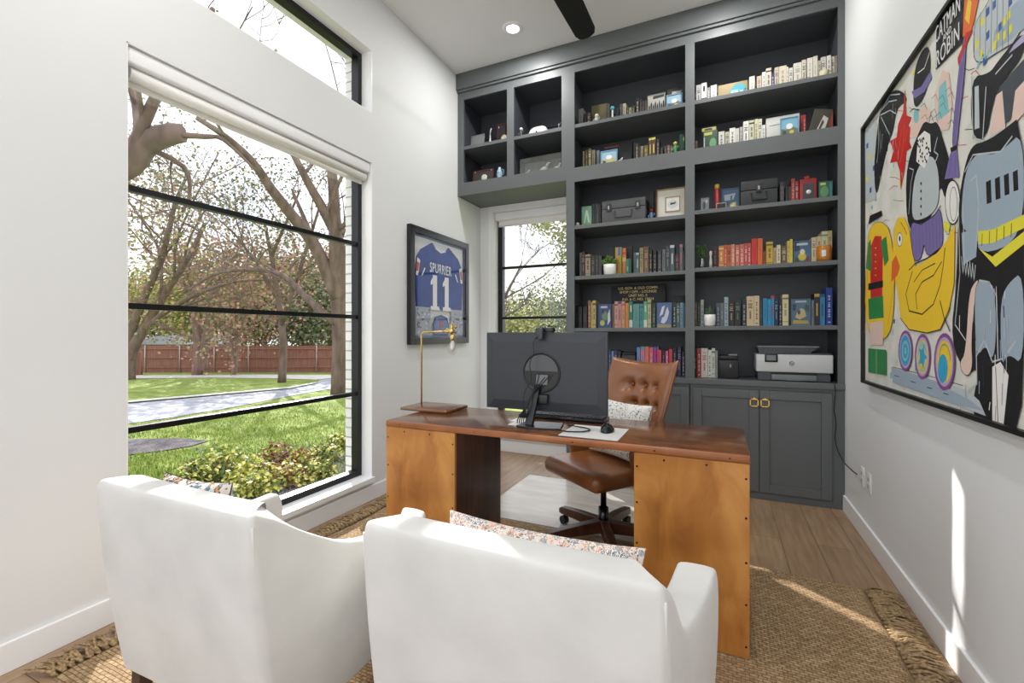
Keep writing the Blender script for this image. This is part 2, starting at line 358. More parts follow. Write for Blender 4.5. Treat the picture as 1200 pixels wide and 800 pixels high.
# ceiling light in view, and the ones added out of view as fill
lampmat = mat('lit lens', (255, 246, 232), .3, emit=9)
for i, (x, y) in enumerate(((-1.607, 3.51), (.0, 3.4), (-1.607, .9), (.0, .9))):
    t = thing('recessed_light', (x, y, ZC-.01), ['round white recessed light glowing in the ceiling near the corner cabinet', 'added unseen ceiling fill light in front of the right bookshelves', 'added unseen ceiling fill light above the left armchair', 'added unseen ceiling fill light above the right armchair'][i], 'ceiling light', 'recessed ceiling lights')
    m = MB(); m.lathe([(.052, ZC-.004), (.056, ZC-.012), (.085, ZC-.008), (.088, ZC-.0005)], (x, y, 0), 32); P(m, 'trim_ring', trim_m, t)
    m = MB(); m.lathe([(.0005, ZC-.005), (.052, ZC-.005)], (x, y, 0), 24); P(m, 'lens', lampmat, t)
    L = bpy.data.lights.new('recessed light lamp', 'AREA'); L.shape = 'DISK'; L.size = .10; L.energy = LAMP_POWER; L.color = (1, .99, .985)
    lo = bpy.data.objects.new('bulb', L); COL.objects.link(lo); lo.parent = t; lo.location = (0, 0, -.008)
# ceiling fan
fx, fy, fz = -.97, 2.58, 3.54
t = thing('ceiling_fan', (fx, fy, fz), 'matte black ceiling fan with one blade reaching towards the bookcase', 'ceiling fan')
m = MB(); m.lathe([(.0, fz+.09), (.05, fz+.09), (.085, fz+.06), (.095, fz+.0), (.08, fz-.04), (.0, fz-.055)], (fx, fy, 0), 28); P(m, 'motor_housing', blk, t)
m = MB(); m.tube([(fx, fy, fz+.08), (fx, fy, ZC-.05)], .014, 12); m.lathe([(.0, ZC-.07), (.045, ZC-.06), (.065, ZC-.001)], (fx, fy, 0), 20); P(m, 'downrod', blk, t)
for k in range(3):
    a = math.radians(88+120*k); R = Matrix.Translation((fx, fy, fz+.01)) @ Matrix.Rotation(a, 4, 'Z') @ Matrix.Rotation(math.radians(-9), 4, 'X')
    pts = [(.08, -.03), (.16, -.07), (.35, -.085), (.80, -.078), (.85, -.06), (.872, -.02), (.87, .03), (.85, .06), (.80, .078), (.35, .085), (.16, .07), (.08, .03)]
    m = MB(); m.prism(pts, .012, R); P(m, 'blade', mat('matte black blade', (20, 20, 21), .75), t)
def split_mb(mb):
    par = list(range(len(mb.v)))
    def find(a):
        while par[a] != a: par[a] = par[par[a]]; a = par[a]
        return a
    for f in mb.f:
        for v in f[1:]: par[find(v)] = find(f[0])
    g = {}
    for i, f in enumerate(mb.f): g.setdefault(find(f[0]), []).append(i)
    out = []
    for ids in g.values():
        n = MB(); mp_ = {}
        for i in ids:
            for v in mb.f[i]:
                if v not in mp_: mp_[v] = len(n.v); n.v.append(mb.v[v])
            n.f.append(tuple(mp_[v] for v in mb.f[i])); n.m.append(mb.m[i]); n.sm.append(mb.sm[i])
        out.append(n)
    return out
# ================================================================ RUG
def jute(n, l, b):
    t = n.new('ShaderNodeTexCoord'); m = n.new('ShaderNodeMapping'); m.inputs['Scale'].default_value = (1, 1, 0)
    br = n.new('ShaderNodeTexBrick'); br.inputs['Scale'].default_value = 1; br.inputs['Brick Width'].default_value = .028; br.inputs['Row Height'].default_value = .014
    br.inputs['Mortar Size'].default_value = .0024; br.inputs['Mortar Smooth'].default_value = 1; br.inputs['Color1'].default_value = lin((168, 138, 100))+(1,); br.inputs['Color2'].default_value = lin((196, 168, 128))+(1,); br.inputs['Mortar'].default_value = lin((126, 100, 70))+(1,)
    x = n.new('ShaderNodeTexNoise'); x.inputs['Scale'].default_value = 60; x.inputs['Detail'].default_value = 4
    mm = n.new('ShaderNodeMixRGB'); mm.inputs[0].default_value = .008; mm.blend_type = 'ADD'
    r = ramp(n, [(.3, (185, 175, 165)), (.7, (255, 255, 255))]); mx = n.new('ShaderNodeMixRGB'); mx.blend_type = 'MULTIPLY'; mx.inputs[0].default_value = .8
    bp = n.new('ShaderNodeBump'); bp.inputs['Distance'].default_value = .008; bp.invert = True; bp.inputs['Strength'].default_value = .6
    l.new(t.outputs['Object'], m.inputs[0]); l.new(m.outputs[0], mm.inputs[1]); l.new(x.outputs[1], mm.inputs[2]); l.new(mm.outputs[0], br.inputs['Vector']); l.new(t.outputs['Object'], x.inputs['Vector'])
    l.new(x.outputs[0], r.inputs[0]); l.new(br.outputs['Color'], mx.inputs[1]); l.new(r.outputs[0], mx.inputs[2]); l.new(mx.outputs[0], b.inputs['Base Color']); l.new(br.outputs['Fac'], bp.inputs['Height']); l.new(bp.outputs[0], b.inputs['Normal'])
    b.inputs['Roughness'].default_value = .95
jute_m = nodes_mat('braided jute', jute)
fringe_m = mat('jute fringe', (178, 150, 110), .95, vary=((120, 98, 70), 90, (1, 1, 1)))
RX0, RX1, RY0, RY1 = -2.20, .63, .80, 2.76
t = thing('rug', ((RX0+RX1)/2, (RY0+RY1)/2, 0), 'large natural braided jute rug with knotted fringe under the desk and armchairs', 'rug')
rr = random.Random(3)
m = MB(); NX, NY = 160, 110
def rugf(u, v):
    x = RX0+(RX1-RX0)*u; y = RY0+(RY1-RY0)*v
    y += .006*math.sin(x*9)*(1 if v > .5 else -1); x += .008*math.sin(y*11+1)*(abs(u-.5)*2)**6
    e = min(u*(RX1-RX0), (1-u)*(RX1-RX0), v*(RY1-RY0), (1-v)*(RY1-RY0))
    return (x, y, .002+.012*min(1, e/.01)+.0012*noise.noise(Vector((x*6, y*6, 0))))
m.grid(rugf, NX, NY); P(m, 'weave', jute_m, t)
def fringe(side):
    m = MB(); y = RY0+.01
    while y < RY1-.01:
        for q in range(5):
            x0 = RX0-.002 if side < 0 else RX1+.002
            ln = rr.uniform(.10, .155) if q else .15
            a = rr.uniform(-.5, .5); pts = []
            lift = rr.uniform(.004, .022)
            for k in range(6):
                s = k/5
                pts.append((x0+side*ln*s*math.cos(a*s), y+rr.uniform(-.006, .006)+ln*s*math.sin(a)*1.0, .007+lift*math.sin(math.pi*min(1, s*1.1))+rr.uniform(0, .004)))
            pts = [(min(max(p[0], XL+.022), XR-.022), p[1], max(.004, p[2])) for p in pts]
            m.tube(pts, [.0045, .0055, .005, .0045, .0035, .0015], 5)
        m.sphere((x0+side*.022, y, .012), .011, 6)
        y += .026
    o = P(m, 'fringe', fringe_m, t); o['kind'] = 'stuff'
fringe(-1); fringe(1)
# chair mat, the pale glare on the floor put into its colour
mt = MB(); mt.prism([(-1.55, 2.79), (-.35, 2.79), (-.35, 3.75), (-1.55, 3.75)], .003, Matrix.Translation((0, 0, .001)))
mat_m = mat('plastic with painted glare', (206, 202, 194), .22, vary=((190, 182, 170), 3, (1, 4, 1)))
one(mt, 'chair_mat', mat_m, 'glossy plastic chair mat with pale glare in its colour on the floor behind the desk', 'chair mat')
# ================================================================ DESK
def deskwood(cols, scl, rot, rough, name):
    def f(n, l, b):
        t = n.new('ShaderNodeTexCoord'); mp_ = n.new('ShaderNodeMapping'); mp_.inputs['Scale'].default_value = scl; mp_.inputs['Rotation'].default_value = rot
        x = n.new('ShaderNodeTexNoise'); x.inputs['Scale'].default_value = 2.2; x.inputs['Detail'].default_value = 9; x.inputs['Roughness'].default_value = .6; x.inputs['Distortion'].default_value = .7
        x2 = n.new('ShaderNodeTexNoise'); x2.inputs['Scale'].default_value = 3.5; x2.inputs['Detail'].default_value = 3
        ad = n.new('ShaderNodeMath'); ad.operation = 'MULTIPLY_ADD'; ad.inputs[1].default_value = .5
        r = ramp(n, cols)
        l.new(t.outputs['Object'], mp_.inputs[0]); l.new(mp_.outputs[0], x.inputs['Vector']); l.new(t.outputs['Object'], x2.inputs['Vector'])
        l.new(x2.outputs[0], ad.inputs[0]); sc = n.new('ShaderNodeMath'); sc.operation = 'MULTIPLY'; sc.inputs[1].default_value = .5; l.new(x.outputs[0], sc.inputs[0]); l.new(sc.outputs[0], ad.inputs[2])
        l.new(ad.outputs[0], r.inputs[0]); l.new(r.outputs[0], b.inputs['Base Color'])
        b.inputs['Roughness'].default_value = rough; b.inputs['Coat Weight'].default_value = .25; b.inputs['Coat Roughness'].default_value = .15
    return nodes_mat(name, f)
front_m = deskwood([(.38, (146, 88, 36)), (.5, (180, 118, 52)), (.62, (204, 144, 74))], (3, 3, 1.1), (0, .6, 0), .38, 'honey plywood veneer')
top_m = deskwood([(.38, (80, 48, 30)), (.5, (108, 68, 42)), (.62, (130, 86, 56))], (1, 12, 1), (0, 0, 0), .2, 'walnut desktop')
side_m = deskwood([(.4, (52, 30, 22)), (.5, (78, 46, 34)), (.6, (104, 66, 48))], (10, 10, .6), (0, 0, 0), .4, 'dark walnut side')
edge_m = deskwood([(.4, (136, 76, 38)), (.6, (166, 102, 56))], (1, 6, 6), (0, 0, 0), .35, 'desktop edge')
DX0, DX1, DY0, DY1, DZ = -1.645, .100, 1.945, 2.505, .79
desk = thing('desk', ((DX0+DX1)/2, (DY0+DY1)/2, 0), 'large wooden pedestal desk with honey-coloured back panels and glossy walnut top', 'desk')
m = MB(); m.rbox((DX0, DY0, DZ-.032), (DX1, DY1, DZ), .004, 0, 2)
for i in range(len(m.f)):
    vs = [m.v[k] for k in m.f[i]]
    if all(v[1] < DY0+.0045 for v in vs): m.m[i] = 1
P(m, 'desktop', [top_m, edge_m], desk)
screw = mat('dark screw head', (40, 28, 22), .4, .6)
RZ = .0152
def pedestal(x0, x1, nm):
    m = MB(); z1 = DZ-.033; y0, y1 = DY0+.003, DY1-.035; w = .018
    m.box((x0, y0+w, RZ), (x0+w, y1, z1)); m.box((x1-w, y0+w, RZ), (x1, y1, z1)); m.box((x0+w, y0+w, RZ+.03), (x1-w, y1-.012, RZ+.05)); m.box((x0+w, y1-.012, RZ), (x1-w, y1, z1)); m.box((x0+w, y0+w, z1-.02), (x1-w, y1-.012, z1))
    p = P(m, 'pedestal', side_m, desk)
    f = MB(); f.box((x0, y0, RZ), (x1, y0+w, z1)); fo = P(f, 'back_panel', front_m, p); fo['label'] = 'honey plywood panel'; bevel(fo, .002)
    s = MB()
    for xx in (x0+.012, x1-.012):
        for zz in (.06, .22, .38, .55, .70): s.sphere((xx, y0, zz), .0045, 8, sc=(1, .35, 1))
    for xx in (x0+.12, x0+.28): s.sphere((xx, y0, z1-.02), .0045, 8, sc=(1, .35, 1))
    for q_ in split_mb(s): P(q_, 'screw_head', screw, p)
    for zz in (.20, .42, .60):   # drawer fronts on the sitter's side
        d = MB(); d.rbox((x0+.025, y1+.0005, zz-.09), (x1-.025, y1+.016, zz+.085), .003); dr = P(d, 'drawer', side_m, p)
        k = MB(); k.tube([((x0+x1)/2, y1+.016, zz), ((x0+x1)/2, y1+.036, zz)], .008, 10); P(k, 'knob', brass, dr)
pedestal(DX0+.002, -1.212, 'l'); pedestal(-.333, DX1-.002, 'r')
s = MB()
for xx in (-1.55, -1.1, -.6, -.25, .03): s.sphere((xx, DY0, DZ-.017), .0035, 8, sc=(1, .3, 1))
for q_ in split_mb(s): P(q_, 'screw_head', screw, desk)
# ================================================================ WHITE ARMCHAIRS
def fabric(n, l, b):
    t = n.new('ShaderNodeTexCoord'); x = n.new('ShaderNodeTexNoise'); x.inputs['Scale'].default_value = 6; x.inputs['Detail'].default_value = 4
    y = n.new('ShaderNodeTexNoise'); y.inputs['Scale'].default_value = 500
    r = ramp(n, [(.3, (204, 203, 199)), (.7, (216, 215, 211))]); bp = n.new('ShaderNodeBump'); bp.inputs['Strength'].default_value = .12; bp.inputs['Distance'].default_value = .003
    b2 = n.new('ShaderNodeBump'); b2.inputs['Strength'].default_value = .15; b2.inputs['Distance'].default_value = .02
    l.new(t.outputs['Object'], x.inputs['Vector']); l.new(t.outputs['Object'], y.inputs['Vector']); l.new(x.outputs[0], r.inputs[0]); l.new(r.outputs[0], b.inputs['Base Color'])
    l.new(x.outputs[0], b2.inputs['Height']); l.new(y.outputs[0], bp.inputs['Height']); l.new(b2.outputs[0], bp.inputs['Normal']); l.new(bp.outputs[0], b.inputs['Normal'])
    b.inputs['Roughness'].default_value = .85; b.inputs['Sheen Weight'].default_value = .25
fab_m = nodes_mat('off white upholstery', fabric)
dleg = mat('espresso wood', (52, 40, 32), .4, vary=((74, 58, 46), 8, (1, 1, .2)))
def lerp(a, b, t): return a+(b-a)*t
def interp(tab, s):
    for (s0, v0), (s1, v1) in zip(tab, tab[1:]):
        if s <= s1:
            i = tab.index((s0, v0)); k = max(0, min(1, (s-s0)/(s1-s0)))
            def sl(j): a = tab[max(j-1, 0)]; b = tab[min(j+1, len(tab)-1)]; return (b[1]-a[1])/(b[0]-a[0])
            h = s1-s0; m0, m1 = sl(i)*h, sl(i+1)*h
            return (2*k**3-3*k*k+1)*v0+(k**3-2*k*k+k)*m0+(-2*k**3+3*k*k)*v1+(k**3-k*k)*m1
    return tab[-1][1]
def armchair(cx, yb, wb, wl, wr, tip, ztip, zmid, zlow, lean, label, lay, armth):
    """cx,yb top back centre; wb half width at back; wl, wr half widths at arm fronts; tip arm reach"""
    t = thing('armchair', (cx, yb+.35, 0), label, 'armchair', 'white upholstered armchairs in front of the desk')
    HT, TK, Z0 = .80, .105, .16
    tabz = [(0, HT), (.10, HT-.03), (.28, zmid), (.5, lerp(zmid, zlow, .66)), (.74, zlow), (1, ztip)]
    st = []          # stations: (outer xy at top, inner xy, ztop, nx, ny)
    N = 22
    def side(sg, w):
        out = []
        for s in [0, .012, .03]+[i/N for i in range(2, N+1)]:
            y = yb+.012+s*tip; x = cx+sg*lerp(wb, w, s**.9)
            out.append((s, x, y))
        return out
    L = side(-1, wl)[::-1]; R = side(1, wr)
    stations = []
    for s, x, y in L: stations.append((x, y, interp(tabz, s), -1, 0, s))
    nb = 20
    for k in [.012, .03]+[i/nb for i in range(2, nb-1)]+[.97, .988]:
        x = cx+lerp(-wb, wb, k); bow = .018*math.sin(math.pi*k)
        stations.append((x, yb-0.0+bow*.4, HT-.008*math.sin(math.pi*k), 0, -1, 0))
    for s, x, y in R: stations.append((x, y, interp(tabz, s), 1, 0, s))
    m = MB(); prof_n = None; rings = []
    for idx, (x, y, z, nx, ny, s) in enumerate(stations):
        fall = lean*(1-s)**2     # back rakes: bottom sits further forward
        flare = s
        th = lerp(TK, armth, min(1, s*2.5)) if ny == 0 else TK
        corner_l = (nx == -1 and s == 0); corner_r = (nx == 1 and s == 0)
        # inward direction
        if corner_l: d = Vector((1, 1, 0)).normalized()*1.25
        elif corner_r: d = Vector((-1, 1, 0)).normalized()*1.25
        elif nx: d = Vector((-nx, 0, 0))
        else: d = Vector((0, 1, 0))
        if nx and 0 < s < .25: d = (Vector((-nx, .8*(1-s/.25), 0)))
        if ny and abs(x-cx) > wb-.03: d = Vector((-.6 if x > cx else .6, 1, 0))
        o = Vector((x, y, 0)); ring = []
        wf = 1 if nx == 0 else (1-s)
        zb = Z0
        for k in (0, .015, .05, .18, .32, .5, .68, .84, .95):       # outer face bottom -> top
            zz = lerp(zb, z-.022, k); fx_ = 0
            yy = (1-k)**1.25*lean*(1-s)
            xin = (.03*(1-k)**1.4)*s*(-nx)       # sides tuck in slightly towards the floor
            bulge = -.007*math.sin(math.pi*k)
            ring.append(o+Vector((xin-nx*bulge*-1*.0, yy, zz))+Vector((nx, ny, 0))*(-bulge))
        for q in range(1, 6):    # rounded top
            a = math.pi*q/6; r = th/2
            c = o+d*r
            cs = math.copysign(abs(math.cos(a))**.45, math.cos(a)); ring.append(Vector((c.x-d.x*r*cs, c.y-d.y*r*cs, z-.022+.022*math.sin(a)**.6)))
        for q in range(7):
            k = q/6; zz = lerp(z-.022, zb+.02, k)
            yy = lean*(1-s)*k**1.25*(1 if ny or s < .3 else .2)
            ring.append(o+d*th+Vector((0, yy, zz)))
        rings.append(ring)
    n = len(rings[0]); vs = [v for r in rings for v in r]
    fs = [(i*n+k, (i+1)*n+k, (i+1)*n+(k+1) % n, i*n+(k+1) % n) for i in range(len(rings)-1) for k in range(n)]
    m.add(vs, fs, 0, True)
    for idx, i in ((0, 0), (1, len(rings)-1)):
        c = sum(rings[i], Vector())/n+Vector((0, .028, 0)); k = len(m.v); m.v.append(tuple(c))
        for q in range(n):
            f = (i*n+q, i*n+(q+1) % n, k); f = f if idx == 0 else f[::-1]
            m.f.append(f); m.m.append(0); m.sm.append(True)
    o = P(m, 'upholstered_shell', fab_m, t)
    sb = o.modifiers.new('sub', 'SUBSURF'); sb.levels = 1; sb.render_levels = 2
    # piping along the outer edge of the back
    for sg in (-1, 1):
        m = MB()
        pts = [(cx+sg*(wb-.003), yb+.012-.002+lean*((1-k)**1.25), lerp(Z0+.01, HT-.03, k)) for k in [q/10 for q in range(11)]]
        m.tube(pts, .0035, 6)
        P(m, 'piping', fab_m, t)
    # seat base and cushion
    yi = yb+TK+.03+lean
    xl, xr = cx-wl+TK+.02, cx+wr-TK-.02; xbl, xbr = cx-wb+TK, cx+wb-TK
    m = MB(); m.rbox((cx-min(wl, wb)-.0+.03, yb+lean+.03, Z0+.004), (cx+min(wr, wb)-.03, yb+tip+.04, .30), .03, 0, 4); P(m, 'seat_base', fab_m, t)
    m = MB(); m.rbox((max(xl, xbl)+.005, yi, .302), (min(xr, xbr)-.005, yb+tip+.03, .41), .045, 0, 5); P(m, 'seat_cushion', fab_m, t)
    for sx in (-1, 1):
        for sy, yy in ((-1, yb+lean+.045), (1, yb+tip-.03)):
            xx = cx+sx*(wb-.04); m = MB(); z0 = RZ if lay(xx, yy) else .001
            a = Vector((xx+sx*.006, yy+sy*.018 if sy < 0 else yy, z0)); b = Vector((xx, yy, Z0+.02))
            vs = [];
            for c, h in ((a, .017), (b, .026)):
                vs += [c+Vector((-h, -h, 0)), c+Vector((h, -h, 0)), c+Vector((h, h, 0)), c+Vector((-h, h, 0))]
            m.add(vs, [(0, 3, 2, 1), (4, 5, 6, 7), (0, 1, 5, 4), (1, 2, 6, 5), (2, 3, 7, 6), (3, 0, 4, 7)]); bevel(P(m, 'leg', dleg, t), .003)
    return t
onrug = lambda x, y: y > RY0+.02
armchair(-1.415, .745, .362, .35, .375, .60, .575, .695, .575, .075, 'off-white armchair on the left, its back to the camera, nearest the big window', onrug, .06)
armchair(-.440, .845, .352, .565, .435, .42, .665, .665, .64, .075, 'off-white armchair on the right, its back to the camera, in front of the desk', onrug, .10)
# ================================================================ PILLOWS
def pillow_mesh(M, w, h, th, mi=0):
    m = MB(); n = 26
    def f(sg):
        def g(u, v):
            a = 2*u-1; b = 2*v-1
            k = max(0, (1-a**4))*max(0, (1-b**4)); e = 1-.10*(abs(a)*abs(b))**2*0
            px = a*w/2*(1-.07*(1-abs(b)**2)*abs(a)**3); py = b*h/2*(1-.07*(1-abs(a)**2)*abs(b)**3)
            return M @ Vector((px, py, sg*(th/2*k**.55+.003+.004*noise.noise(Vector((u*5, v*5, sg))))))
        return g
    m.grid(f(1), n, n); k0 = len(m.f); m.grid(f(-1), n, n)
    for i in range(k0, len(m.f)): m.f[i] = m.f[i][::-1]
    b = 2*[0]
    edge = [M @ Vector(((2*i/n-1)*w/2*1.0, (-1)*h/2*(1-.07*(1-abs(2*i/n-1)**2)), 0)) for i in range(n+1)]
    return m
def orient_pillow(c, yaw, pitch, roll=0): return Matrix.Translation(c) @ Matrix.Rotation(yaw, 4, 'Z') @ Matrix.Rotation(pitch, 4, 'X') @ Matrix.Rotation(roll, 4, 'Z')
def persian(name, cols, sc, seed):
    def f(n, l, b):
        t = n.new('ShaderNodeTexCoord'); mp_ = n.new('ShaderNodeMapping'); mp_.inputs['Scale'].default_value = sc; mp_.inputs['Location'].default_value = (seed, seed*2, 0)
        v = n.new('ShaderNodeTexVoronoi'); v.inputs['Scale'].default_value = 1; v.distance = 'MANHATTAN'
        x = n.new('ShaderNodeTexNoise'); x.inputs['Scale'].default_value = 2.4; x.inputs['Detail'].default_value = 5
        sep = n.new('ShaderNodeSeparateColor'); mixv = n.new('ShaderNodeMath'); mixv.operation = 'MULTIPLY_ADD'; mixv.inputs[1].default_value = .55; h = n.new('ShaderNodeMath'); h.operation = 'MULTIPLY'; h.inputs[1].default_value = .5
        r = ramp(n, cols); r.color_ramp.interpolation = 'CONSTANT'
        l.new(t.outputs['Object'], mp_.inputs[0]); l.new(mp_.outputs[0], v.inputs['Vector']); l.new(mp_.outputs[0], x.inputs['Vector']); l.new(v.outputs['Color'], sep.inputs[0]); l.new(x.outputs[0], h.inputs[0])
        l.new(sep.outputs[0], mixv.inputs[0]); l.new(h.outputs[0], mixv.inputs[2]); l.new(mixv.outputs[0], r.inputs[0]); l.new(r.outputs[0], b.inputs['Base Color']); b.inputs['Roughness'].default_value = .9
    return nodes_mat(name, f)
p_m = persian('faded persian print', [(.0, (226, 216, 206)), (.36, (222, 150, 118)), (.42, (238, 230, 222)), (.52, (60, 96, 128)), (.57, (232, 222, 212)), (.66, (40, 60, 86)), (.70, (214, 176, 150)), (.76, (120, 170, 180))], (95, 60, 60), 3)
p2_m = persian('dark patterned print', [(.0, (222, 214, 204)), (.4, (52, 54, 62)), (.46, (198, 150, 110)), (.52, (40, 46, 58)), (.6, (214, 208, 200)), (.68, (96, 122, 140))], (40, 26, 26), 5)
m = pillow_mesh(orient_pillow((-.445, 1.075, .566), math.radians(-1), math.radians(70)), .56, .36, .11)
one(m, 'throw_pillow', p_m, 'faded multicolour oriental print pillow leaning inside the right armchair', 'pillow')
m = pillow_mesh(orient_pillow((-1.66, .955, .575), math.radians(4), math.radians(80)), .34, .36, .11)
one(m, 'throw_pillow', p2_m, 'dark and cream patterned pillow inside the left armchair by the window', 'pillow')
# ================================================================ OFFICE CHAIR
leather = mat('caramel leather', (132, 80, 44), .3, spec=.6, vary=((150, 96, 56), 5, (1, 1, 1)), bump=(180, .10, 'n'), coat=.12)
dwood = mat('walnut chair base', (96, 56, 36), .35, vary=((66, 38, 26), 6, (1, 6, 1)))
OC = Vector((-.64, 2.70, 0)); FW = Vector((-.60, -.80, 0)).normalized(); RT = Vector((-FW.y, FW.x, 0))   # RT: the sitter's left
def OM(f, r, z): return OC+FW*f+RT*r+Vector((0, 0, z))
t = thing('office_chair', tuple(OC), 'caramel leather tufted swivel office chair turned askew behind the desk', 'office chair')
m = MB()
chrome = mat('dark steel', (70, 70, 74), .25, 1)
MZ = RZ
m.tube([OM(0, 0, .09), OM(0, 0, .22)], .030, 16); m.tube([OM(0, 0, .22), OM(0, 0, .40)], .018, 16); m.rbox((-.09, -.07, .37), (.09, .07, .405), .01, M=Matrix.Translation(OC) @ Matrix.Rotation(math.atan2(FW.y, FW.x), 4, 'Z')); P(m, 'gas_lift', chrome, t)
for k in range(5):
    a = math.radians(222+72*k); d = Vector((math.cos(a), math.sin(a), 0)); w = Vector((-d.y, d.x, 0)); m = MB(); vs = []
    for s, hw, z0, z1 in ((.022, .026, .075, .15), (.20, .026, .078, .135), (.36, .021, .070, .115), (.39, .012, .068, .095)):
        c = OC+d*s; vs += [c-w*hw+Vector((0, 0, z0)), c+w*hw+Vector((0, 0, z0)), c+w*hw+Vector((0, 0, z1)), c-w*hw+Vector((0, 0, z1))]
    fs = [(0, 1, 2, 3), (15, 14, 13, 12)]+[(i*4+q, (i+1)*4+q, (i+1)*4+(q+1) % 4, i*4+(q+1) % 4) for i in range(3) for q in range(4)]
    m.add(vs, fs); lg = bevel(P(m, 'base_arm', dwood, t), .004)
    c = OC+d*.35; m = MB()
    cz = MZ+.026
    if c.y > RY1: cz = .0055+.026
    ax = w*.010
    for off in (-1, 1): m.tube([c+ax*off*.6+Vector((0, 0, cz)), c+ax*off*1.9+Vector((0, 0, cz))], .026, 16)
    m.tube([c+Vector((0, 0, cz)), c+Vector((0, 0, .072))], .007, 8); P(m, 'caster', mat('black rubber', (24, 24, 26), .5), lg)
# seat
MS = Matrix(((FW.x, RT.x, 0, OC.x), (FW.y, RT.y, 0, OC.y), (0, 0, 1, 0), (0, 0, 0, 1)))
m = MB(); m.rbox((-.27, -.26, .405), (.27, .26, .50), .045, 0, 5, MS)
for i, v in enumerate(m.v):
    lv = MS.inverted() @ Vector(v)
    if lv.z > .45: lv.z += .022*math.cos(lv.x*4.5)*math.cos(lv.y*4.5)-.02*max(0, lv.x)/.27*0
    m.v[i] = tuple(MS @ lv)
P(m, 'seat', leather, t)
# back: wide at the top, tapering to the seat, three columns of deep buttons
BW_T, BW_B, BZ0, BZ1 = .275, .215, .50, 1.10
but = [(c*.105+(0 if r % 2 == 0 else .0525), .70+r*.115) for r in range(3) for c in (-1, 0, 1) if abs(c*.105+(0 if r % 2 == 0 else .0525)) < .2]
def backf(front):
    def g(u, v):
        b = 2*u-1; zz = BZ0+(BZ1-BZ0)*v
        hw = lerp(BW_B, BW_T, v**.8)+.012*math.sin(math.pi*v)
        r = b*hw; topdip = -.03*(1-b*b)*v**6
        lean_ = -.235-.17*v**1.25
        wing = .085*abs(b)**2.2
        e = max(0, 1-abs(b)**8)*max(0, 1-(2*v-1)**14)
        th = .045*e**.4
        f_ = lean_+wing
        if front:
            bump = 0
            for (br, bz) in but:
                dd = math.hypot(r-br, (zz-bz)*1.0); bump += -.030*math.exp(-(dd/.018)**2)-.034*math.exp(-(dd/.045)**2)
            f_ += th+bump*e
        else: f_ -= th*.8
        return OM(f_, r, zz+topdip)
    return g
m = MB(); m.grid(backf(True), 64, 64); k0 = len(m.f); m.grid(backf(False), 64, 64)
for i in range(k0, len(m.f)): m.f[i] = m.f[i][::-1]
bk = P(m, 'backrest', leather, t)
m = MB()
for (br, bz) in but:
    v = (bz-BZ0)/(BZ1-BZ0); f_ = -.235-.17*v**1.25+.085*(abs(br)/.26)**2.2+.045-.05
    m.sphere(OM(f_+.004, br, bz-.002), .011, 10)
for q_ in split_mb(m): P(q_, 'tufting_button', leather, bk)
for sg in (-1, 1):       # edge piping
    m = MB(); m.tube([backf(True)(0.0 if sg < 0 else 1.0, q/20) for q in range(21)], .006, 6); P(m, 'piping', leather, bk)
for sg in (-1, 1):       # low padded side panels that join back and seat
    m = MB(); n = 10; prof = [(-.26, .40), (-.31, .52), (-.345, .70), (-.28, .735), (-.10, .72), (.03, .66), (.055, .60), (.02, .44), (-.10, .40)]
    q = [MS @ Vector((f_, sg*.265, z)) for f_, z in prof]; q2 = [MS @ Vector((f_, sg*.305, z)) for f_, z in prof]; k = len(prof)
    m.add(q+q2, [tuple(range(k)), tuple(range(k, 2*k))[::-1]]+[(i, k+i, k+(i+1) % k, (i+1) % k) for i in range(k)])
    o = P(m, 'arm_panel', leather, t); bevel(o, .014, 4)
# pillow on the office chair
def scrib(n, l, b):
    t = n.new('ShaderNodeTexCoord'); x = n.new('ShaderNodeTexWave'); x.wave_type = 'RINGS'; x.inputs['Scale'].default_value = 9; x.inputs['Distortion'].default_value = 22; x.inputs['Detail'].default_value = 2; x.inputs['Detail Scale'].default_value = 2
    r = ramp(n, [(.0, (110, 112, 112)), (.05, (170, 172, 170)), (.09, (232, 230, 224))]); l.new(t.outputs['Object'], x.inputs['Vector']); l.new(x.outputs[0], r.inputs[0]); l.new(r.outputs[0], b.inputs['Base Color']); b.inputs['Roughness'].default_value = .9
scrib_m = nodes_mat('cream scribble print', scrib)
yw = math.atan2(FW.y, FW.x)+math.pi/2
m = pillow_mesh(Matrix.Translation(OM(-.085, .04, .685)) @ Matrix.Rotation(yw, 4, 'Z') @ Matrix.Rotation(math.radians(76), 4, 'X'), .46, .34, .12)
one(m, 'lumbar_pillow', scrib_m, 'cream pillow with thin grey scribbled lines resting on the leather office chair', 'pillow')
# ================================================================ ON THE DESK
T = DZ+.0005
mon_b = mat('monitor back plastic', (46, 50, 56), .42); mon_d = mat('monitor dark plastic', (20, 21, 23), .3)
MX0, MX1, MY, MZ0, MZ1 = -1.165, -.500, 2.20, .855, 1.262
t = thing('monitor', (-.84, 2.17, DZ), 'large black flat monitor seen from behind with a round cable recess', 'monitor')
m = MB(); m.rbox((MX0, MY, MZ0), (MX1, MY+.012, MZ1), .004)
m.add([(MX0+.01, MY, MZ0+.01), (MX1-.01, MY, MZ0+.01), (MX1-.01, MY, MZ1-.01), (MX0+.01, MY, MZ1-.01), (MX0+.05, MY-.008, MZ0+.05), (MX1-.05, MY-.008, MZ0+.05), (MX1-.05, MY-.008, MZ1-.05), (MX0+.05, MY-.008, MZ1-.05)],
      [(0, 1, 5, 4), (1, 2, 6, 5), (2, 3, 7, 6), (3, 0, 4, 7), (4, 5, 6, 7)])
P(m, 'screen_housing', mon_b, t)
m = MB(); m.box((MX0+.008, MY+.0121, MZ0+.012), (MX1-.008, MY+.0128, MZ1-.008)); P(m, 'screen', mat('dark screen', (10, 12, 16), .1), t)
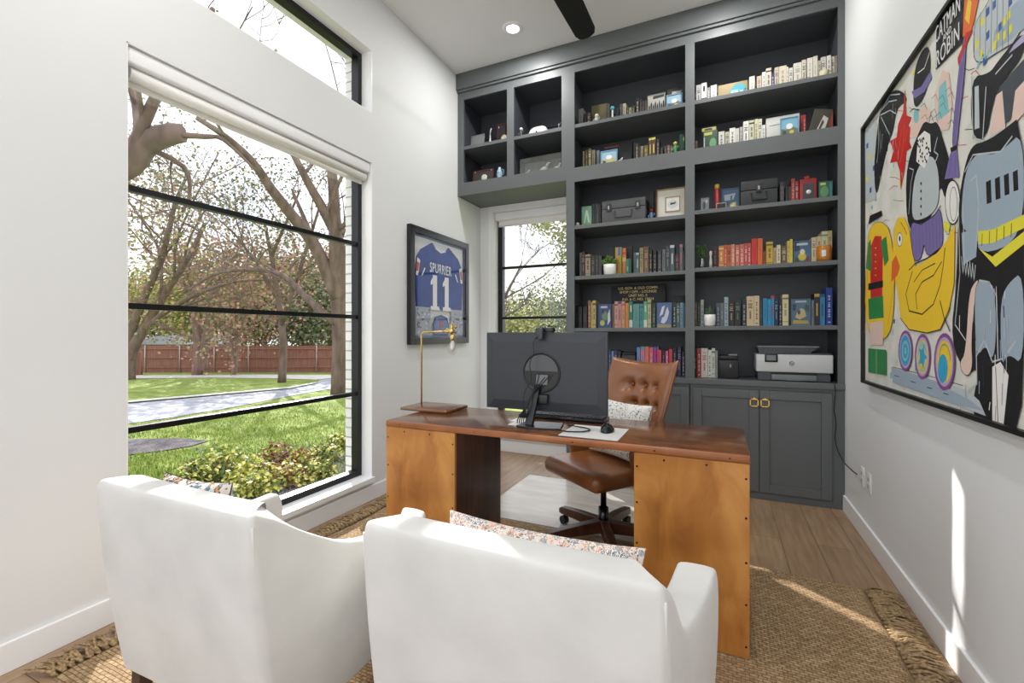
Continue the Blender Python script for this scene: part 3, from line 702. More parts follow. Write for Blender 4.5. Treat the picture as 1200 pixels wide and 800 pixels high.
cc = Vector((-.842, MY-.008, 1.055)); R90 = Matrix.Rotation(math.pi/2, 4, 'X')
m = MB(); m.lathe([(.093, 0), (.097, .005), (.103, .005), (.105, 0)], cc, 48, M=R90)
m.add([cc+Vector((.093*math.cos(a)*1, -.0006, .093*math.sin(a))) for a in [2*math.pi*k/48 for k in range(48)]], [tuple(range(48))])
P(m, 'cable_recess', mon_d, t)
m = MB(); pts = [(math.cos(a)*.092, math.sin(a)*.092) for a in [math.radians(5+170*k/24) for k in range(25)]]
m.prism(pts, .003, Matrix.Translation(cc+Vector((0, -.001, 0))) @ R90); P(m, 'recess_cover', mat('gloss grey plastic', (72, 75, 80), .15), t)
m = MB(); m.box((cc.x-.03, cc.y-.004, cc.z-.062), (cc.x+.035, cc.y-.001, cc.z-.012)); P(m, 'rating_label', mat('grey sticker', (120, 124, 130), .5), t)
m = MB(); m.rbox((-.90, MY-.03, .895), (-.80, MY-.006, .945), .006)
a = Vector((-.88, 2.12, T+.009)); b = Vector((-.862, MY-.022, .97))
vs = []
for c, hw, hd in ((a, .020, .014), (b, .017, .010)): vs += [c+Vector((-hw, -hd, 0)), c+Vector((hw, -hd, 0)), c+Vector((hw, hd, 0)), c+Vector((-hw, hd, 0))]
m.add(vs, [(0, 3, 2, 1), (4, 5, 6, 7), (0, 1, 5, 4), (1, 2, 6, 5), (2, 3, 7, 6), (3, 0, 4, 7)]); P(m, 'stand_neck', mon_d, t)
m = MB(); m.prism([(-.93, 2.07), (-.86, 2.045), (-.70, 2.075), (-.735, 2.235), (-.93, 2.20)], .008, Matrix.Translation((0, 0, T))); bevel(P(m, 'stand_base', mon_d, t), .002)
m = MB()
def cable(pts, r, mb):
    pts = [Vector(p) for p in pts]; out = []
    for i in range(len(pts)-1):
        p0 = pts[max(i-1, 0)]; p1 = pts[i]; p2 = pts[i+1]; p3 = pts[min(i+2, len(pts)-1)]
        for k in range(6):
            s = k/6; out.append(.5*((2*p1)+(p2-p0)*s+(2*p0-5*p1+4*p2-p3)*s*s+(3*p1-p0-3*p2+p3)*s**3))
    out.append(pts[-1]); mb.tube(out, r, 6); return mb
y_ = MY-.034
for q, (dx, dz) in enumerate(((-.02, 0), (0, .01), (.03, -.01), (.055, 0))): cable([(cc.x+dx, y_, 1.045+dz), (cc.x-.01+dx*.5, y_-.012, 1.0), (cc.x-.035, y_-.018, .95), (-.885, 2.105, .90), (-.90-.01*q, 2.10, .83), (-.91-.012*q, 2.12, .80)], .0028, m)
P(m, 'cable', blk, t)
t = thing('webcam', (-.835, 2.19, MZ1), 'small black webcam clipped on top of the monitor', 'webcam')
m = MB(); m.rbox((-.862, 2.185, MZ1+.001), (-.775, 2.225, MZ1+.025), .006); P(m, 'camera_body', mon_d, t)
m = MB(); m.rbox((-.862, 2.155, MZ1-.035), (-.822, 2.176, MZ1+.022), .005); m.box((-.852, 2.17, MZ1+.008), (-.832, 2.19, MZ1+.018)); P(m, 'clip', mat('webcam clip', (52, 54, 58), .35), t)
m = MB(); cable([(-.845, 2.153, MZ1-.02), (-.87, 2.15, MZ1-.05), (-.866, 2.146, 1.16), (-.885, 2.14, 1.10), (-.875, 2.135, 1.02), (-.905, 2.12, .96), (-.905, 2.10, .86)], .0022, m); P(m, 'cable', blk, t)
t = thing('keyboard', (-.80, 2.40, DZ), 'black computer keyboard lying behind the monitor stand', 'keyboard')
m = MB(); m.rbox((-1.03, 2.325, T), (-.55, 2.465, T+.018), .005); P(m, 'keyboard_body', mon_d, t)
m = MB()
for i in range(22):
    for j in range(5): m.rbox((-1.018+i*.021, 2.337+j*.024, T+.018), (-1.018+i*.021+.018, 2.337+j*.024+.021, T+.026), .002, 0, 1)
P(m, 'keys', mat('keycaps', (58, 60, 66), .4), t)['kind'] = 'stuff'
m = MB(); m.rbox((-.675, 1.972, T), (-.405, 2.235, T+.004), .0015); one(m, 'mouse_pad', mat('pale grey pad', (212, 212, 210), .6), 'pale grey rectangular mouse pad near the front edge of the desk', 'mouse pad')
t = thing('computer_mouse', (-.487, 2.13, DZ+.005), 'glossy black computer mouse on the pale grey pad', 'mouse')
m = MB(); c = Vector((-.487, 2.135, T+.0045))
def mousef(u, v):
    a = 2*math.pi*u; e = v*math.pi/2
    rx, ry, h = .032, .055, .036
    return c+Vector((rx*math.cos(a)*math.cos(e)**.7, ry*math.sin(a)*math.cos(e)**.7, h*math.sin(e)*(1-.15*math.sin(a))))
m.grid(mousef, 32, 12); m.add([c+Vector((.032*math.cos(a), .055*math.sin(a), 0)) for a in [-2*math.pi*k/32 for k in range(32)]], [tuple(range(32))]); P(m, 'mouse_body', mat('gloss black', (12, 13, 15), .12), t)
m = MB(); m.tube([c+Vector((-.004, .025, .034)), c+Vector((.004, .025, .034))], .006, 10); P(m, 'scroll_wheel', mat('grey rubber', (90, 92, 96), .5), t)
m = MB(); cable([(-.70, 2.20, T+.004), (-.60, 2.15, T+.009), (-.565, 2.11, T+.009), (-.585, 2.06, T+.009), (-.66, 2.04, T+.0075), (-.71, 2.05, T+.012)], .003, m)
one(m, 'usb_cable', blk, 'short black cable looped across the mouse pad', 'cable')
m = MB(); m.box((-.99, 2.10, T), (-.935, 2.30, T+.002)); m.box((-1.02, 2.20, T), (-.995, 2.30, T+.0015)); 
one(m, 'paper_sheet', mat('paper', (236, 236, 232), .7), 'narrow white sheet of paper on the desk left of the monitor stand', 'paper')
# brass lamp
lx, ly = -1.60, 2.42
p0 = onY(488, 470, ly); lx = p0.x+.02
t = thing('desk_lamp', (lx+.12, ly, DZ), 'slim brass desk lamp with a bare clear bulb at the left end of the desk', 'lamp')
bl = mat('lamp brass', (214, 184, 118), .22, 1)
m = MB(); m.rbox((lx-.035+.03, 2.23, T), (lx+.33, 2.485, T+.02), .012, 0, 4); P(m, 'base', top_m, t)['label'] = 'dark wooden plinth'
lx2 = lx+.02; zt = 1.268
arm = [(lx2, ly, T+.018), (lx2, ly, zt-.03)]+[(lx2+.03*(1-math.cos(a)), ly, zt-.03+.03*math.sin(a)) for a in [math.radians(15*k) for k in range(1, 7)]]+[(lx2+.20, ly, zt+.003)]
m = MB(); m.tube(arm, .0055, 10); P(m, 'stem', bl, t)
hx_ = lx2+.235
m = MB(); m.tube([(lx2+.17, ly, zt+.003), (lx2+.215, ly, zt+.004)], .011, 12); m.sphere((hx_-.008, ly, zt+.004), .019, 14); m.tube([(hx_-.008, ly, zt+.052), (hx_-.008, ly, zt-.02)], .009, 10); m.tube([(hx_-.035, ly-.02, zt+.02), (hx_+.02, ly+.012, zt-.008)], .006, 8); m.sphere((hx_+.022, ly, zt+.03), .011, 10); P(m, 'socket_joint', bl, t)
m = MB(); m.lathe([(.012, 0), (.018, -.012), (.018, -.03), (.013, -.034)], (hx_+.0, ly, zt-.018), 16); P(m, 'bulb_socket', bl, t)
m = MB(); m.lathe([(.012, 0), (.016, -.012), (.03, -.035), (.033, -.055), (.026, -.078), (.012, -.09), (.0005, -.093)], (hx_, ly, zt-.05), 20)
P(m, 'bulb', glass_mat('bulb glass', (.95, .95, .95), .35), t)
m = MB(); m.lathe([(.006, 0), (.012, -.02), (.016, -.045), (.008, -.062), (.0005, -.064)], (hx_, ly, zt-.055), 12); P(m, 'frosted_core', mat('frosted glass', (232, 230, 224), .4), t)
# ================================================================ SHELF CONTENTS
BAY = {'L': (-1.243, -.247), 'R': (-.213, .773)}
ROWN = {'1': 'top', '2': 'second', '3': 'third', '4': 'fourth', '5': 'fifth', '6': 'countertop'}
def sname(k): return '%s %s shelf' % (ROWN[k[1]], 'left' if k[0] == 'L' else 'right')
def wsn(k): return {'L': 'left', 'R': 'right'}[k[0]]
page_m = mat('book pages', (226, 218, 200), .8)
COLN = {}
def cm(rgb):
    g = sum(rgb)/3; q = tuple(int((c*.88+g*.12)*.94) for c in rgb); return mat('cover %d %d %d' % tuple(rgb), q, .5)
used_labels = set()
def uniq(lab):
    assert lab not in used_labels, lab
    used_labels.add(lab); return lab
def bookmesh(x0, x1, y0, depth, z0, h, spine, stripe, style):
    m = MB(); y1 = y0+depth; w = x1-x0; c = min(.0025, w*.18)
    m.box((x0, y0, z0), (x1, y0+c, z0+h), 0)                       # spine
    m.box((x0, y0+c, z0), (x0+c, y1, z0+h), 0); m.box((x1-c, y0+c, z0), (x1, y1, z0+h), 0)
    m.box((x0+c, y0+c, z0+.003), (x1-c, y1-.004, z0+h-.004), 1)    # pages
    e = y0-.0006; g = w*.18
    def bar(za, zb, ga=g): m.box((x0+ga, e, z0+za*h), (x1-ga, y0, z0+zb*h), 2)
    if style == 0:        # lettering running up the spine
        [bar(.22+.045*q, .25+.045*q, w*(.32+.05*(q % 3))) for q in range(13) if q not in (5, 9)]; bar(.07, .10, w*.3)
    elif style == 1: bar(.84, .90, 0); bar(.12, .14, 0); [bar(.32+.05*q, .355+.05*q, w*.34) for q in range(8) if q != 4]
    elif style == 2: bar(.72, .75); bar(.66, .69, w*.25); bar(.60, .63); [bar(.24+.045*q, .27+.045*q, w*.38) for q in range(6)]; bar(.84, .86, w*.3)
    elif style == 3: bar(.90, .995, 0); bar(.3, .7, w*.36)
    elif style == 4: [bar(.30+.04*q, .325+.04*q, w*.4) for q in range(9) if q != 5]
    elif style == 5: bar(.02, .3, 0); bar(.6, .85, w*.3)
    return m
WORDS = {}
ALLB = []
def books(shelf, items, yb=4.035):
    """items: (px0, px1, pytop, colour name, rgb, stripe rgb, style)"""
    z0 = SHL[shelf]; lo, hi = BAY[shelf[0]]; last = lo+.002; n = len(items); out = []
    r_ = random.Random(hash(shelf) % 1 + sum(map(ord, shelf)))
    for i, (a, b, yt, cn, rgb, st, sty) in enumerate(items):
        x0 = max(onY(a, 300, yb).x, last); x1 = min(onY(b, 300, yb).x, hi-.002)
        if x1-x0 < .006: x1 = x0+.006
        x1 = min(x1, hi-.001); last = x1+.0012
        h = max(.09, onY((a+b)/2, yt, yb).z-z0)
        out.append((x0, x1, h))
    hs = sorted(q[2] for q in out); ws = sorted(q[1]-q[0] for q in out)
    for i, ((x0, x1, h), it) in enumerate(zip(out, items)):
        cn = it[3]; w = x1-x0
        size = 'tall' if h > hs[int(n*.8)]-1e-6 else ('short' if h < hs[max(0, int(n*.2)-1)]+1e-6 else '')
        thick = 'thick' if w > .045 else ('thin' if w < .02 else '')
        ln = items[i-1][3] if i else None; rn = items[i+1][3] if i < n-1 else None
        if ln and rn: pos = 'between %s and %s ones' % (ln, rn)
        elif rn: pos = 'leftmost, beside %s one' % rn
        else: pos = 'rightmost, beside %s one' % ln
        ad = ' '.join(q for q in (size, thick) if q)
        lab = ('%s %s book %s, %s' % (ad, cn, pos, sname(shelf))).strip()
        if len(lab.split()) > 16: lab = '%s book right of the %s one, %s' % (cn, ln, sname(shelf))
        if lab in used_labels:
            k = [j for j in range(n) if items[j][3] == cn]
            ordn = ['first', 'second', 'third', 'fourth', 'fifth', 'sixth', 'seventh', 'eighth', 'ninth', 'tenth', 'eleventh'][k.index(i)]
            lab = '%s book, %s such from the left, between %s and %s, %s' % (cn, ordn, ln, rn, sname(shelf))
            if len(lab.split()) > 16: lab = '%s book, %s such from the left, %s' % (cn, ordn, sname(shelf))
        m = bookmesh(x0, x1, yb+r_.uniform(-.004, .008), r_.uniform(.13, .17), z0+.0006, h, it[4], it[5], it[6])
        one(m, 'book', [cm(it[4]), page_m, cm(it[5])], uniq(lab.strip()), 'book', 'books on the '+sname(shelf))
W_ = (228, 222, 208); CR = (226, 214, 186); DK = (34, 34, 38); GD = (190, 160, 90); WH = (236, 234, 228)
books('R1', [
 (816, 821.4, 99.6, 'grey-white', (190, 188, 184), DK, 2), (821.9, 828.2, 97.4, 'white and black', WH, (50, 44, 48), 5), (828.6, 832.4, 102.5, 'grey', (150, 150, 150), WH, 0), (832.9, 840, 99.7, 'pinkish white', (224, 214, 216), (170, 150, 160), 4),
 (878, 884.4, 89.7, 'ivory', (222, 218, 206), (170, 176, 180), 4), (887, 892.5, 88.8, 'tan', (212, 188, 160), (150, 120, 96), 2), (893.2, 897.4, 84, 'white', WH, DK, 0), (897.7, 903.8, 79.7, 'cream', CR, (60, 64, 84), 1), (904, 907.4, 86, 'navy', (54, 62, 120), WH, 0), (907.7, 912.5, 79, 'beige', (208, 190, 172), (90, 70, 66), 2),
 (912.9, 921.7, 77, 'wide cream', CR, (160, 150, 136), 0), (921.9, 924, 78, 'white', W_, DK, 0), (924.6, 929.3, 79, 'off-white', (222, 220, 210), (80, 80, 84), 2),
 (930.3, 939.3, 73, 'wide ivory', (226, 220, 204), (170, 160, 140), 2), (939.7, 944.5, 70, 'cream', (220, 212, 190), (60, 56, 60), 2), (945.8, 952.3, 68, 'white', W_, (190, 188, 180), 0), (952.8, 958, 66, 'pale cream', (224, 218, 200), (180, 172, 150), 4), (958.4, 961.9, 71, 'stone', (190, 184, 168), DK, 0), (962.4, 968, 66, 'white patterned', (214, 210, 198), (90, 90, 84), 2), (969, 973.7, 65, 'white', WH, (90, 80, 80), 0), (974.2, 978.3, 65.5, 'cream', CR, DK, 2), (979, 982, 65, 'grey', (168, 164, 150), WH, 4)])
books('R2', [
 (842, 849, 154, 'off-white', (216, 214, 206), (70, 70, 70), 0), (849.8, 854.7, 154, 'olive cream', (196, 192, 160), DK, 2), (855, 861.7, 150, 'white', WH, (40, 40, 40), 0), (862, 866.2, 150, 'ivory', (220, 218, 206), (150, 150, 150), 4), (866.9, 870.4, 149, 'grey', (186, 184, 176), DK, 0), (871, 877.4, 142, 'white', WH, (30, 30, 30), 2), (877.9, 883.6, 141, 'cream', (214, 212, 176), (60, 70, 50), 1), (884.4, 888, 139.5, 'pale yellow', (222, 216, 178), (60, 60, 50), 0), (888.3, 892.9, 139, 'ivory', (224, 220, 200), (50, 50, 50), 2), (893.2, 897, 146, 'white', WH, DK, 0),
 (938.6, 941, 134.5, 'crimson', (160, 28, 36), (120, 20, 30), 4), (941.3, 944.3, 134.2, 'red', (176, 34, 38), (220, 180, 170), 0), (971, 973.3, 129.5, 'rust', (150, 62, 40), (90, 40, 30), 4), (973.6, 976.3, 129, 'orange-red', (168, 70, 44), (100, 40, 30), 0)])
books('R3', [
 (913.7, 919, 213, 'dark grey', (58, 60, 64), (120, 120, 120), 0), (920.7, 923.6, 218, 'black', (26, 26, 30), (90, 60, 50), 0), (923.9, 926.9, 218.4, 'dark brown', (54, 34, 32), (110, 70, 50), 4), (927.2, 931.6, 209, 'brick red', (170, 54, 46), (220, 170, 150), 0), (932, 936, 212, 'dark red', (150, 42, 40), (230, 190, 170), 2)])
books('R4', [
 (829.9, 835, 295, 'dark green', (42, 52, 48), (120, 120, 110), 0), (835.5, 840.6, 288, 'black and red', (52, 26, 28), (170, 90, 80), 0), (840.8, 842.2, 290, 'black', DK, DK, 4), (842.5, 848, 288, 'amber orange', (222, 132, 52), (240, 214, 150), 1), (848.2, 852, 287, 'burnt orange', (204, 88, 48), (240, 190, 150), 0), (852.2, 856.9, 287, 'orange and black', (206, 96, 52), (50, 30, 26), 2), (857.1, 861, 286, 'peach', (222, 140, 110), (250, 220, 200), 0), (861.6, 866.5, 287, 'salmon', (214, 112, 92), (250, 210, 190), 2), (866.9, 872, 286, 'coral', (220, 104, 90), (250, 220, 210), 0), (872.3, 876, 285, 'rose red', (206, 82, 76), (250, 210, 200), 2), (876.3, 880, 284.5, 'pinkish red', (212, 76, 76), (250, 230, 220), 0),
 (880.5, 887.5, 279.5, 'bright red', (222, 42, 34), (190, 28, 26), 4), (887.9, 893.6, 279, 'vivid orange', (236, 106, 34), (210, 84, 26), 4), (894, 897.5, 293, 'rust', (150, 66, 40), (60, 30, 26), 3), (898, 905.9, 283, 'golden yellow', (218, 178, 48), (90, 80, 60), 1), (906.4, 910, 290, 'beige', (190, 164, 118), DK, 0), (910.3, 914.6, 287, 'cream', (226, 212, 170), (60, 50, 44), 0), (915.5, 922, 288, 'brown', (112, 92, 56), (210, 200, 170), 2), (922.5, 925.3, 282, 'pale yellow', (214, 196, 110), (90, 90, 70), 0), (925.5, 929, 280, 'lemon yellow', (232, 206, 44), (190, 160, 30), 4),
 (951, 956.6, 278, 'cream', (214, 198, 158), (120, 60, 50), 2), (957, 962.4, 277, 'tan', (206, 190, 150), (100, 70, 50), 0), (962.8, 969.8, 271, 'yellow and white', (222, 212, 150), (110, 150, 160), 1), (970, 975, 270.5, 'khaki', (196, 174, 116), (90, 74, 50), 0)])
books('R5', [
 (813, 817, 354, 'brown', (110, 90, 68), (190, 170, 130), 4), (817.5, 820.5, 354, 'dark green', (40, 56, 46), (120, 140, 110), 0), (821, 824.5, 351, 'pale grey', (182, 192, 184), DK, 0), (839.4, 843.8, 355, 'slate', (84, 96, 108), (180, 190, 200), 0), (844.3, 848, 355, 'grey', (110, 122, 128), (200, 210, 210), 4), (848.7, 853.4, 348, 'light blue-grey', (158, 182, 192), (60, 80, 100), 0), (853.9, 860.4, 352, 'black and gold', (38, 38, 40), (200, 170, 100), 2), (861, 868, 351, 'dark green', (34, 50, 42), (120, 150, 120), 2), (869.7, 874.4, 351, 'dark navy', (36, 42, 54), (200, 204, 210), 0), (875, 883.5, 347, 'wide cream', (220, 196, 152), (70, 50, 46), 2), (883.7, 889.8, 346.5, 'buff', (226, 200, 160), (80, 60, 50), 0), (890, 893.3, 351, 'dark olive', (60, 62, 44), (120, 120, 90), 4),
 (894, 899, 349.5, 'bright blue', (30, 140, 200), (20, 110, 170), 4), (899.4, 903.3, 350.5, 'sky blue', (44, 156, 208), (24, 120, 170), 0), (903.4, 907.3, 346, 'blue with red top', (38, 146, 204), (200, 50, 70), 3), (907.6, 912, 349, 'navy teal', (24, 56, 82), (150, 180, 200), 2), (912.9, 916.4, 352, 'dark purple', (50, 40, 62), (210, 200, 220), 0), (916.9, 923.9, 345, 'cream and yellow', (222, 214, 150), (150, 110, 160), 1), (924.1, 926.2, 351, 'black', DK, DK, 4), (951.4, 954, 351.4, 'grey', (120, 134, 146), DK, 4), (954.2, 960.5, 344, 'gold-topped black', (44, 42, 40), (200, 164, 60), 3), (961, 967, 344.5, 'azure', (50, 142, 196), (26, 90, 150), 3), (968, 975.5, 337, 'royal blue', (28, 64, 158), (210, 216, 230), 0)])
books('R6', [
 (812.3, 816.6, 408, 'black dotted', (30, 30, 34), (200, 190, 120), 4), (817, 821.4, 408, 'red', (206, 60, 56), (240, 220, 210), 0), (821.7, 829.4, 408, 'wide white and red', (226, 218, 210), (196, 60, 56), 2), (829.8, 833.8, 410, 'white', WH, DK, 0), (834, 838, 408, 'white and green', (220, 224, 210), (90, 140, 60), 1), (838.3, 841, 411, 'grey', (150, 154, 154), (90, 90, 90), 4)])
books('L1', [
 (678, 683, 127, 'grey', (122, 122, 120), (70, 70, 70), 4), (684.2, 687, 133, 'black', (26, 26, 28), (90, 90, 80), 0), (687.4, 691.5, 132, 'dark brown', (46, 38, 32), (150, 140, 120), 2), (711.2, 714.4, 121, 'dark grey', (66, 62, 62), (110, 100, 96), 4), (721.6, 725.7, 127, 'black', DK, (80, 80, 80), 0), (726.4, 729, 122, 'dark grey', (66, 68, 70), (140, 140, 140), 0), (729.4, 733.3, 121, 'cream', (176, 168, 140), (60, 56, 50), 0), (733.9, 736.5, 125, 'dark olive', (58, 56, 44), (150, 146, 110), 2), (737, 740, 126, 'olive cream', (150, 144, 112), DK, 2), (740.4, 743.8, 124, 'dark olive', (64, 60, 50), (170, 160, 120), 0), (744.7, 749, 114, 'black with white lettering', (28, 28, 30), (200, 196, 180), 0), (749.6, 752.2, 116, 'dark brown', (50, 42, 38), (120, 100, 80), 0), (752.5, 755.1, 118, 'charcoal', (60, 58, 58), (110, 106, 100), 4), (755.5, 758, 117.5, 'brown', (74, 60, 50), (130, 110, 90), 0)])
books('L2', [
 (682.8, 685, 177, 'olive gold', (128, 116, 84), DK, 0), (686, 688.6, 176, 'brown', (78, 66, 50), GD, 2), (689.3, 692.7, 174, 'dark gold', (104, 92, 62), (210, 190, 130), 2), (693.7, 697.5, 176, 'khaki', (112, 106, 80), DK, 0), (699, 702.3, 176, 'grey', (98, 102, 108), (60, 60, 60), 4),
 (743.0, 744.4, 167.5, 'black', DK, DK, 4), (744.7, 748, 168, 'black and gold', (40, 38, 36), (214, 200, 150), 0), (748.3, 750.2, 171, 'dark brown', (54, 42, 36), (60, 50, 40), 4), (750.5, 753.5, 171, 'beige', (140, 130, 104), (60, 50, 44), 0), (754.6, 759.4, 170, 'golden brown', (106, 84, 46), (200, 176, 90), 2), (760.3, 763.6, 161.5, 'brown with yellow cap', (96, 74, 50), (214, 206, 90), 3), (763.9, 768.2, 161, 'mahogany with yellow top', (92, 54, 40), (218, 210, 80), 3), (769.3, 772.5, 163, 'black and grey', (44, 44, 44), (170, 170, 160), 0), (774, 776.6, 173, 'charcoal', (56, 54, 54), (100, 96, 90), 0), (778.7, 781.4, 171, 'dark brown', (60, 48, 42), (150, 130, 110), 0), (782, 785, 170, 'dull red', (112, 70, 60), (200, 170, 150), 2), (785.3, 788, 170.5, 'brown', (96, 84, 66), (190, 180, 150), 0)])
books('L3', [(694.4, 697, 239, 'black', (28, 30, 32), (70, 70, 70), 0), (697.3, 699.3, 238.5, 'charcoal', (54, 56, 58), (60, 60, 60), 4), (699.7, 701.8, 239.3, 'dark grey', (66, 68, 70), (110, 110, 110), 0), (702.1, 704, 239, 'black', DK, DK, 4)])
books('L4', [
 (679, 681.2, 296, 'grey', (110, 112, 112), DK, 0), (681.5, 685.2, 295, 'dark red', (88, 50, 48), (160, 150, 140), 2), (685.9, 692, 298, 'beige', (164, 150, 124), (60, 56, 50), 1), (692.5, 697, 299, 'dark olive', (52, 50, 42), (130, 130, 110), 2), (697.4, 701, 299, 'charcoal', (54, 56, 56), (120, 120, 110), 0), (701.4, 705, 299.5, 'dark grey', (72, 74, 74), (40, 40, 40), 4),
 (742.6, 745, 296, 'slate', (98, 110, 114), DK, 0), (745.3, 748.8, 296, 'green-grey', (84, 110, 108), (170, 214, 220), 3), (749.5, 753.7, 290, 'gold', (168, 142, 92), (70, 54, 40), 2), (754.5, 760, 289, 'golden brown', (120, 92, 62), (190, 160, 110), 2), (760.5, 764, 292, 'black', (26, 26, 28), (180, 170, 140), 0), (765.3, 769.3, 293, 'jet black', (22, 22, 24), (150, 150, 150), 0), (770.8, 775, 293, 'charcoal', (56, 58, 60), (150, 150, 150), 0), (775.8, 779.5, 292, 'silver grey', (112, 118, 120), (60, 60, 64), 0), (780, 784.8, 288, 'dark slate', (62, 70, 76), (140, 150, 150), 2), (785.2, 790.3, 287, 'teal-grey with white cap', (70, 98, 104), (220, 224, 224), 3), (791.2, 795.7, 297, 'dark red', (76, 34, 38), (170, 120, 110), 2), (796.3, 800, 286, 'grey with pink cap', (110, 112, 118), (226, 100, 150), 3), (800.4, 802.3, 294, 'black', DK, (120, 120, 120), 0)])
books('L5', [
 (673.4, 677.5, 358, 'black', (26, 26, 30), (60, 60, 60), 4), (678, 682, 359, 'charcoal', (52, 50, 52), (110, 106, 104), 4), (683, 687.7, 359, 'dark brown', (56, 48, 48), (120, 110, 110), 4), (689, 692.2, 352, 'rust brown', (158, 104, 72), (220, 200, 170), 0), (692.5, 694, 354, 'yellow', (214, 190, 90), DK, 4), (694.3, 698, 352, 'yellow and beige', (206, 186, 110), (60, 56, 50), 1), (698.3, 700.2, 358, 'black', DK, DK, 4),
 (717.3, 719.8, 356, 'brown', (128, 92, 78), (60, 50, 50), 4), (720.1, 723.9, 353, 'salmon pink', (222, 160, 144), (90, 80, 120), 1), (724.2, 728.2, 353, 'rose', (214, 140, 130), (96, 80, 130), 3), (728.5, 732.3, 353, 'peach', (216, 160, 110), (180, 90, 80), 1), (732.7, 736.5, 355, 'orange', (224, 142, 70), (200, 110, 50), 4), (737, 741.3, 353, 'emerald', (44, 134, 104), (210, 220, 200), 5), (742, 749, 356, 'wide teal', (96, 158, 156), (70, 130, 130), 4), (749.5, 754, 356, 'teal', (72, 150, 152), (40, 100, 104), 1), (754.4, 758.5, 353, 'light green', (96, 182, 132), (220, 220, 200), 5), (758.9, 763, 351, 'pale olive', (186, 192, 140), (100, 110, 80), 1), (764.2, 768.3, 355, 'dark green', (46, 64, 50), (160, 170, 150), 0),
 (788.2, 792.3, 354, 'deep green', (32, 68, 58), (200, 210, 200), 0), (792.6, 796.6, 355, 'grey-green', (92, 108, 104), (200, 210, 210), 2), (797, 800.2, 354.5, 'pale blue', (130, 170, 186), (60, 80, 100), 0), (800.5, 802.4, 355, 'blue', (60, 110, 150), DK, 4)])
books('L6', [
 (713, 716, 410, 'navy dotted', (42, 64, 104), (150, 180, 210), 0), (716.5, 719, 411, 'light blue', (110, 150, 196), (70, 100, 150), 4), (719.5, 723.4, 410, 'indigo', (52, 58, 96), (190, 190, 210), 0), (724, 727.5, 411, 'black', (34, 34, 44), (160, 150, 150), 0),
 (746.1, 750, 407, 'light blue', (104, 154, 206), (60, 100, 160), 4), (750.7, 755.5, 406, 'pink and cyan', (226, 120, 150), (70, 170, 196), 3), (756, 760.5, 406, 'coral orange', (232, 122, 96), (240, 150, 120), 4), (761, 765, 407, 'pink', (234, 110, 132), (250, 200, 210), 0), (765.5, 769, 406.5, 'magenta', (206, 40, 120), (80, 110, 190), 3), (769.3, 771.7, 406, 'hot pink', (222, 56, 132), (80, 120, 190), 3), (772, 775, 410, 'coral', (222, 86, 92), (200, 60, 76), 4), (775.7, 779, 410, 'dark purple', (70, 34, 66), (200, 130, 170), 0), (779.8, 783, 411, 'rose pink', (220, 100, 150), (250, 210, 230), 0), (784, 787.8, 409, 'coral red', (214, 70, 84), (180, 40, 60), 4), (788.5, 792.7, 407, 'black', (38, 30, 46), (180, 170, 190), 0), (793.8, 798, 406, 'navy purple', (54, 48, 88), (160, 150, 190), 2), (799, 802.3, 412, 'dark violet', (46, 30, 58), (200, 190, 210), 0)])
# ---- helpers for objects standing on the shelves
def zs(k): return SHL[k]+.0006
def xr(a, b, y): return onY(a, 300, y).x, onY(b, 300, y).x
def hh(px, py, y, k): return onY(px, py, y).z-zs(k)
def picture(a, b, yt, y, k, name, label, cat, frame_c, art, fw=.008, lean=.0, th=.012):
    """a small standing picture; art: [(colour, polygon in 0..1)]"""
    x0, x1 = xr(a, b, y); h = hh((a+b)/2, yt, y, k); z0 = zs(k); cx = (x0+x1)/2; w = x1-x0
    R = Matrix.Translation((cx, y, z0+(th+.004)*math.sin(lean))) @ Matrix.Rotation(-lean, 4, 'X')
    t = thing(name, (cx, y+.01, z0), uniq(label), cat)
    m = MB()
    m.box((-w/2, 0, 0), (-w/2+fw, th, h), 0, R); m.box((w/2-fw, 0, 0), (w/2, th, h), 0, R); m.box((-w/2+fw, 0, 0), (w/2-fw, th, fw), 0, R); m.box((-w/2+fw, 0, h-fw), (w/2-fw, th, h), 0, R); m.box((-w/2+fw, th*.7, fw), (w/2-fw, th, h-fw), 0, R)
    m.box((-.012, th, 0), (.012, th+.004, h*.6), 0, R)
    P(m, 'frame', cm(frame_c), t)
    m = MB(); mats = []; iw, ih = w-2*fw, h-2*fw
    for i, (c, poly) in enumerate(art):
        mats.append(cm(c)); yy = th*.5-.0003*i
        pts = [R @ Vector((-iw/2+u*iw, yy, fw+v*ih)) for u, v in poly]
        if i == 0: m.box((-iw/2, yy, fw), (iw/2, th*.7, fw+ih), 0, R)
        else: m.add(pts, [tuple(range(len(pts)))], i)
    P(m, 'picture', mats, t)
    return t
SQ = [(0, 0), (1, 0), (1, 1), (0, 1)]
def circ(cx, cy, rx, ry, n=14): return [(cx+rx*math.cos(2*math.pi*i/n), cy+ry*math.sin(2*math.pi*i/n)) for i in range(n)]
def seascape(sky, land): return [(sky, SQ), (land, [(0, 0), (1, 0), (1, .35), (.7, .5), (.4, .38), (0, .45)]), ((235, 236, 232), circ(.5, .55, .2, .16)), ((210, 190, 90), circ(.62, .22, .14, .1)), ((60, 70, 80), [(.1, .1), (.3, .1), (.3, .3), (.1, .34)])]
comic = [((74, 110, 146), SQ), ((40, 66, 104), [(0, .55), (.35, .6), (.3, 1), (0, 1)]), ((190, 206, 216), [(.15, .82), (.85, .82), (.85, .93), (.15, .93)]), ((214, 196, 60), circ(.5, .3, .26, .18)), ((232, 220, 170), circ(.52, .52, .16, .13)), ((60, 80, 60), [(.05, .05), (.3, .05), (.25, .3), (.08, .26)]), ((150, 60, 60), [(.75, .08), (.95, .08), (.9, .3), (.78, .3)])]
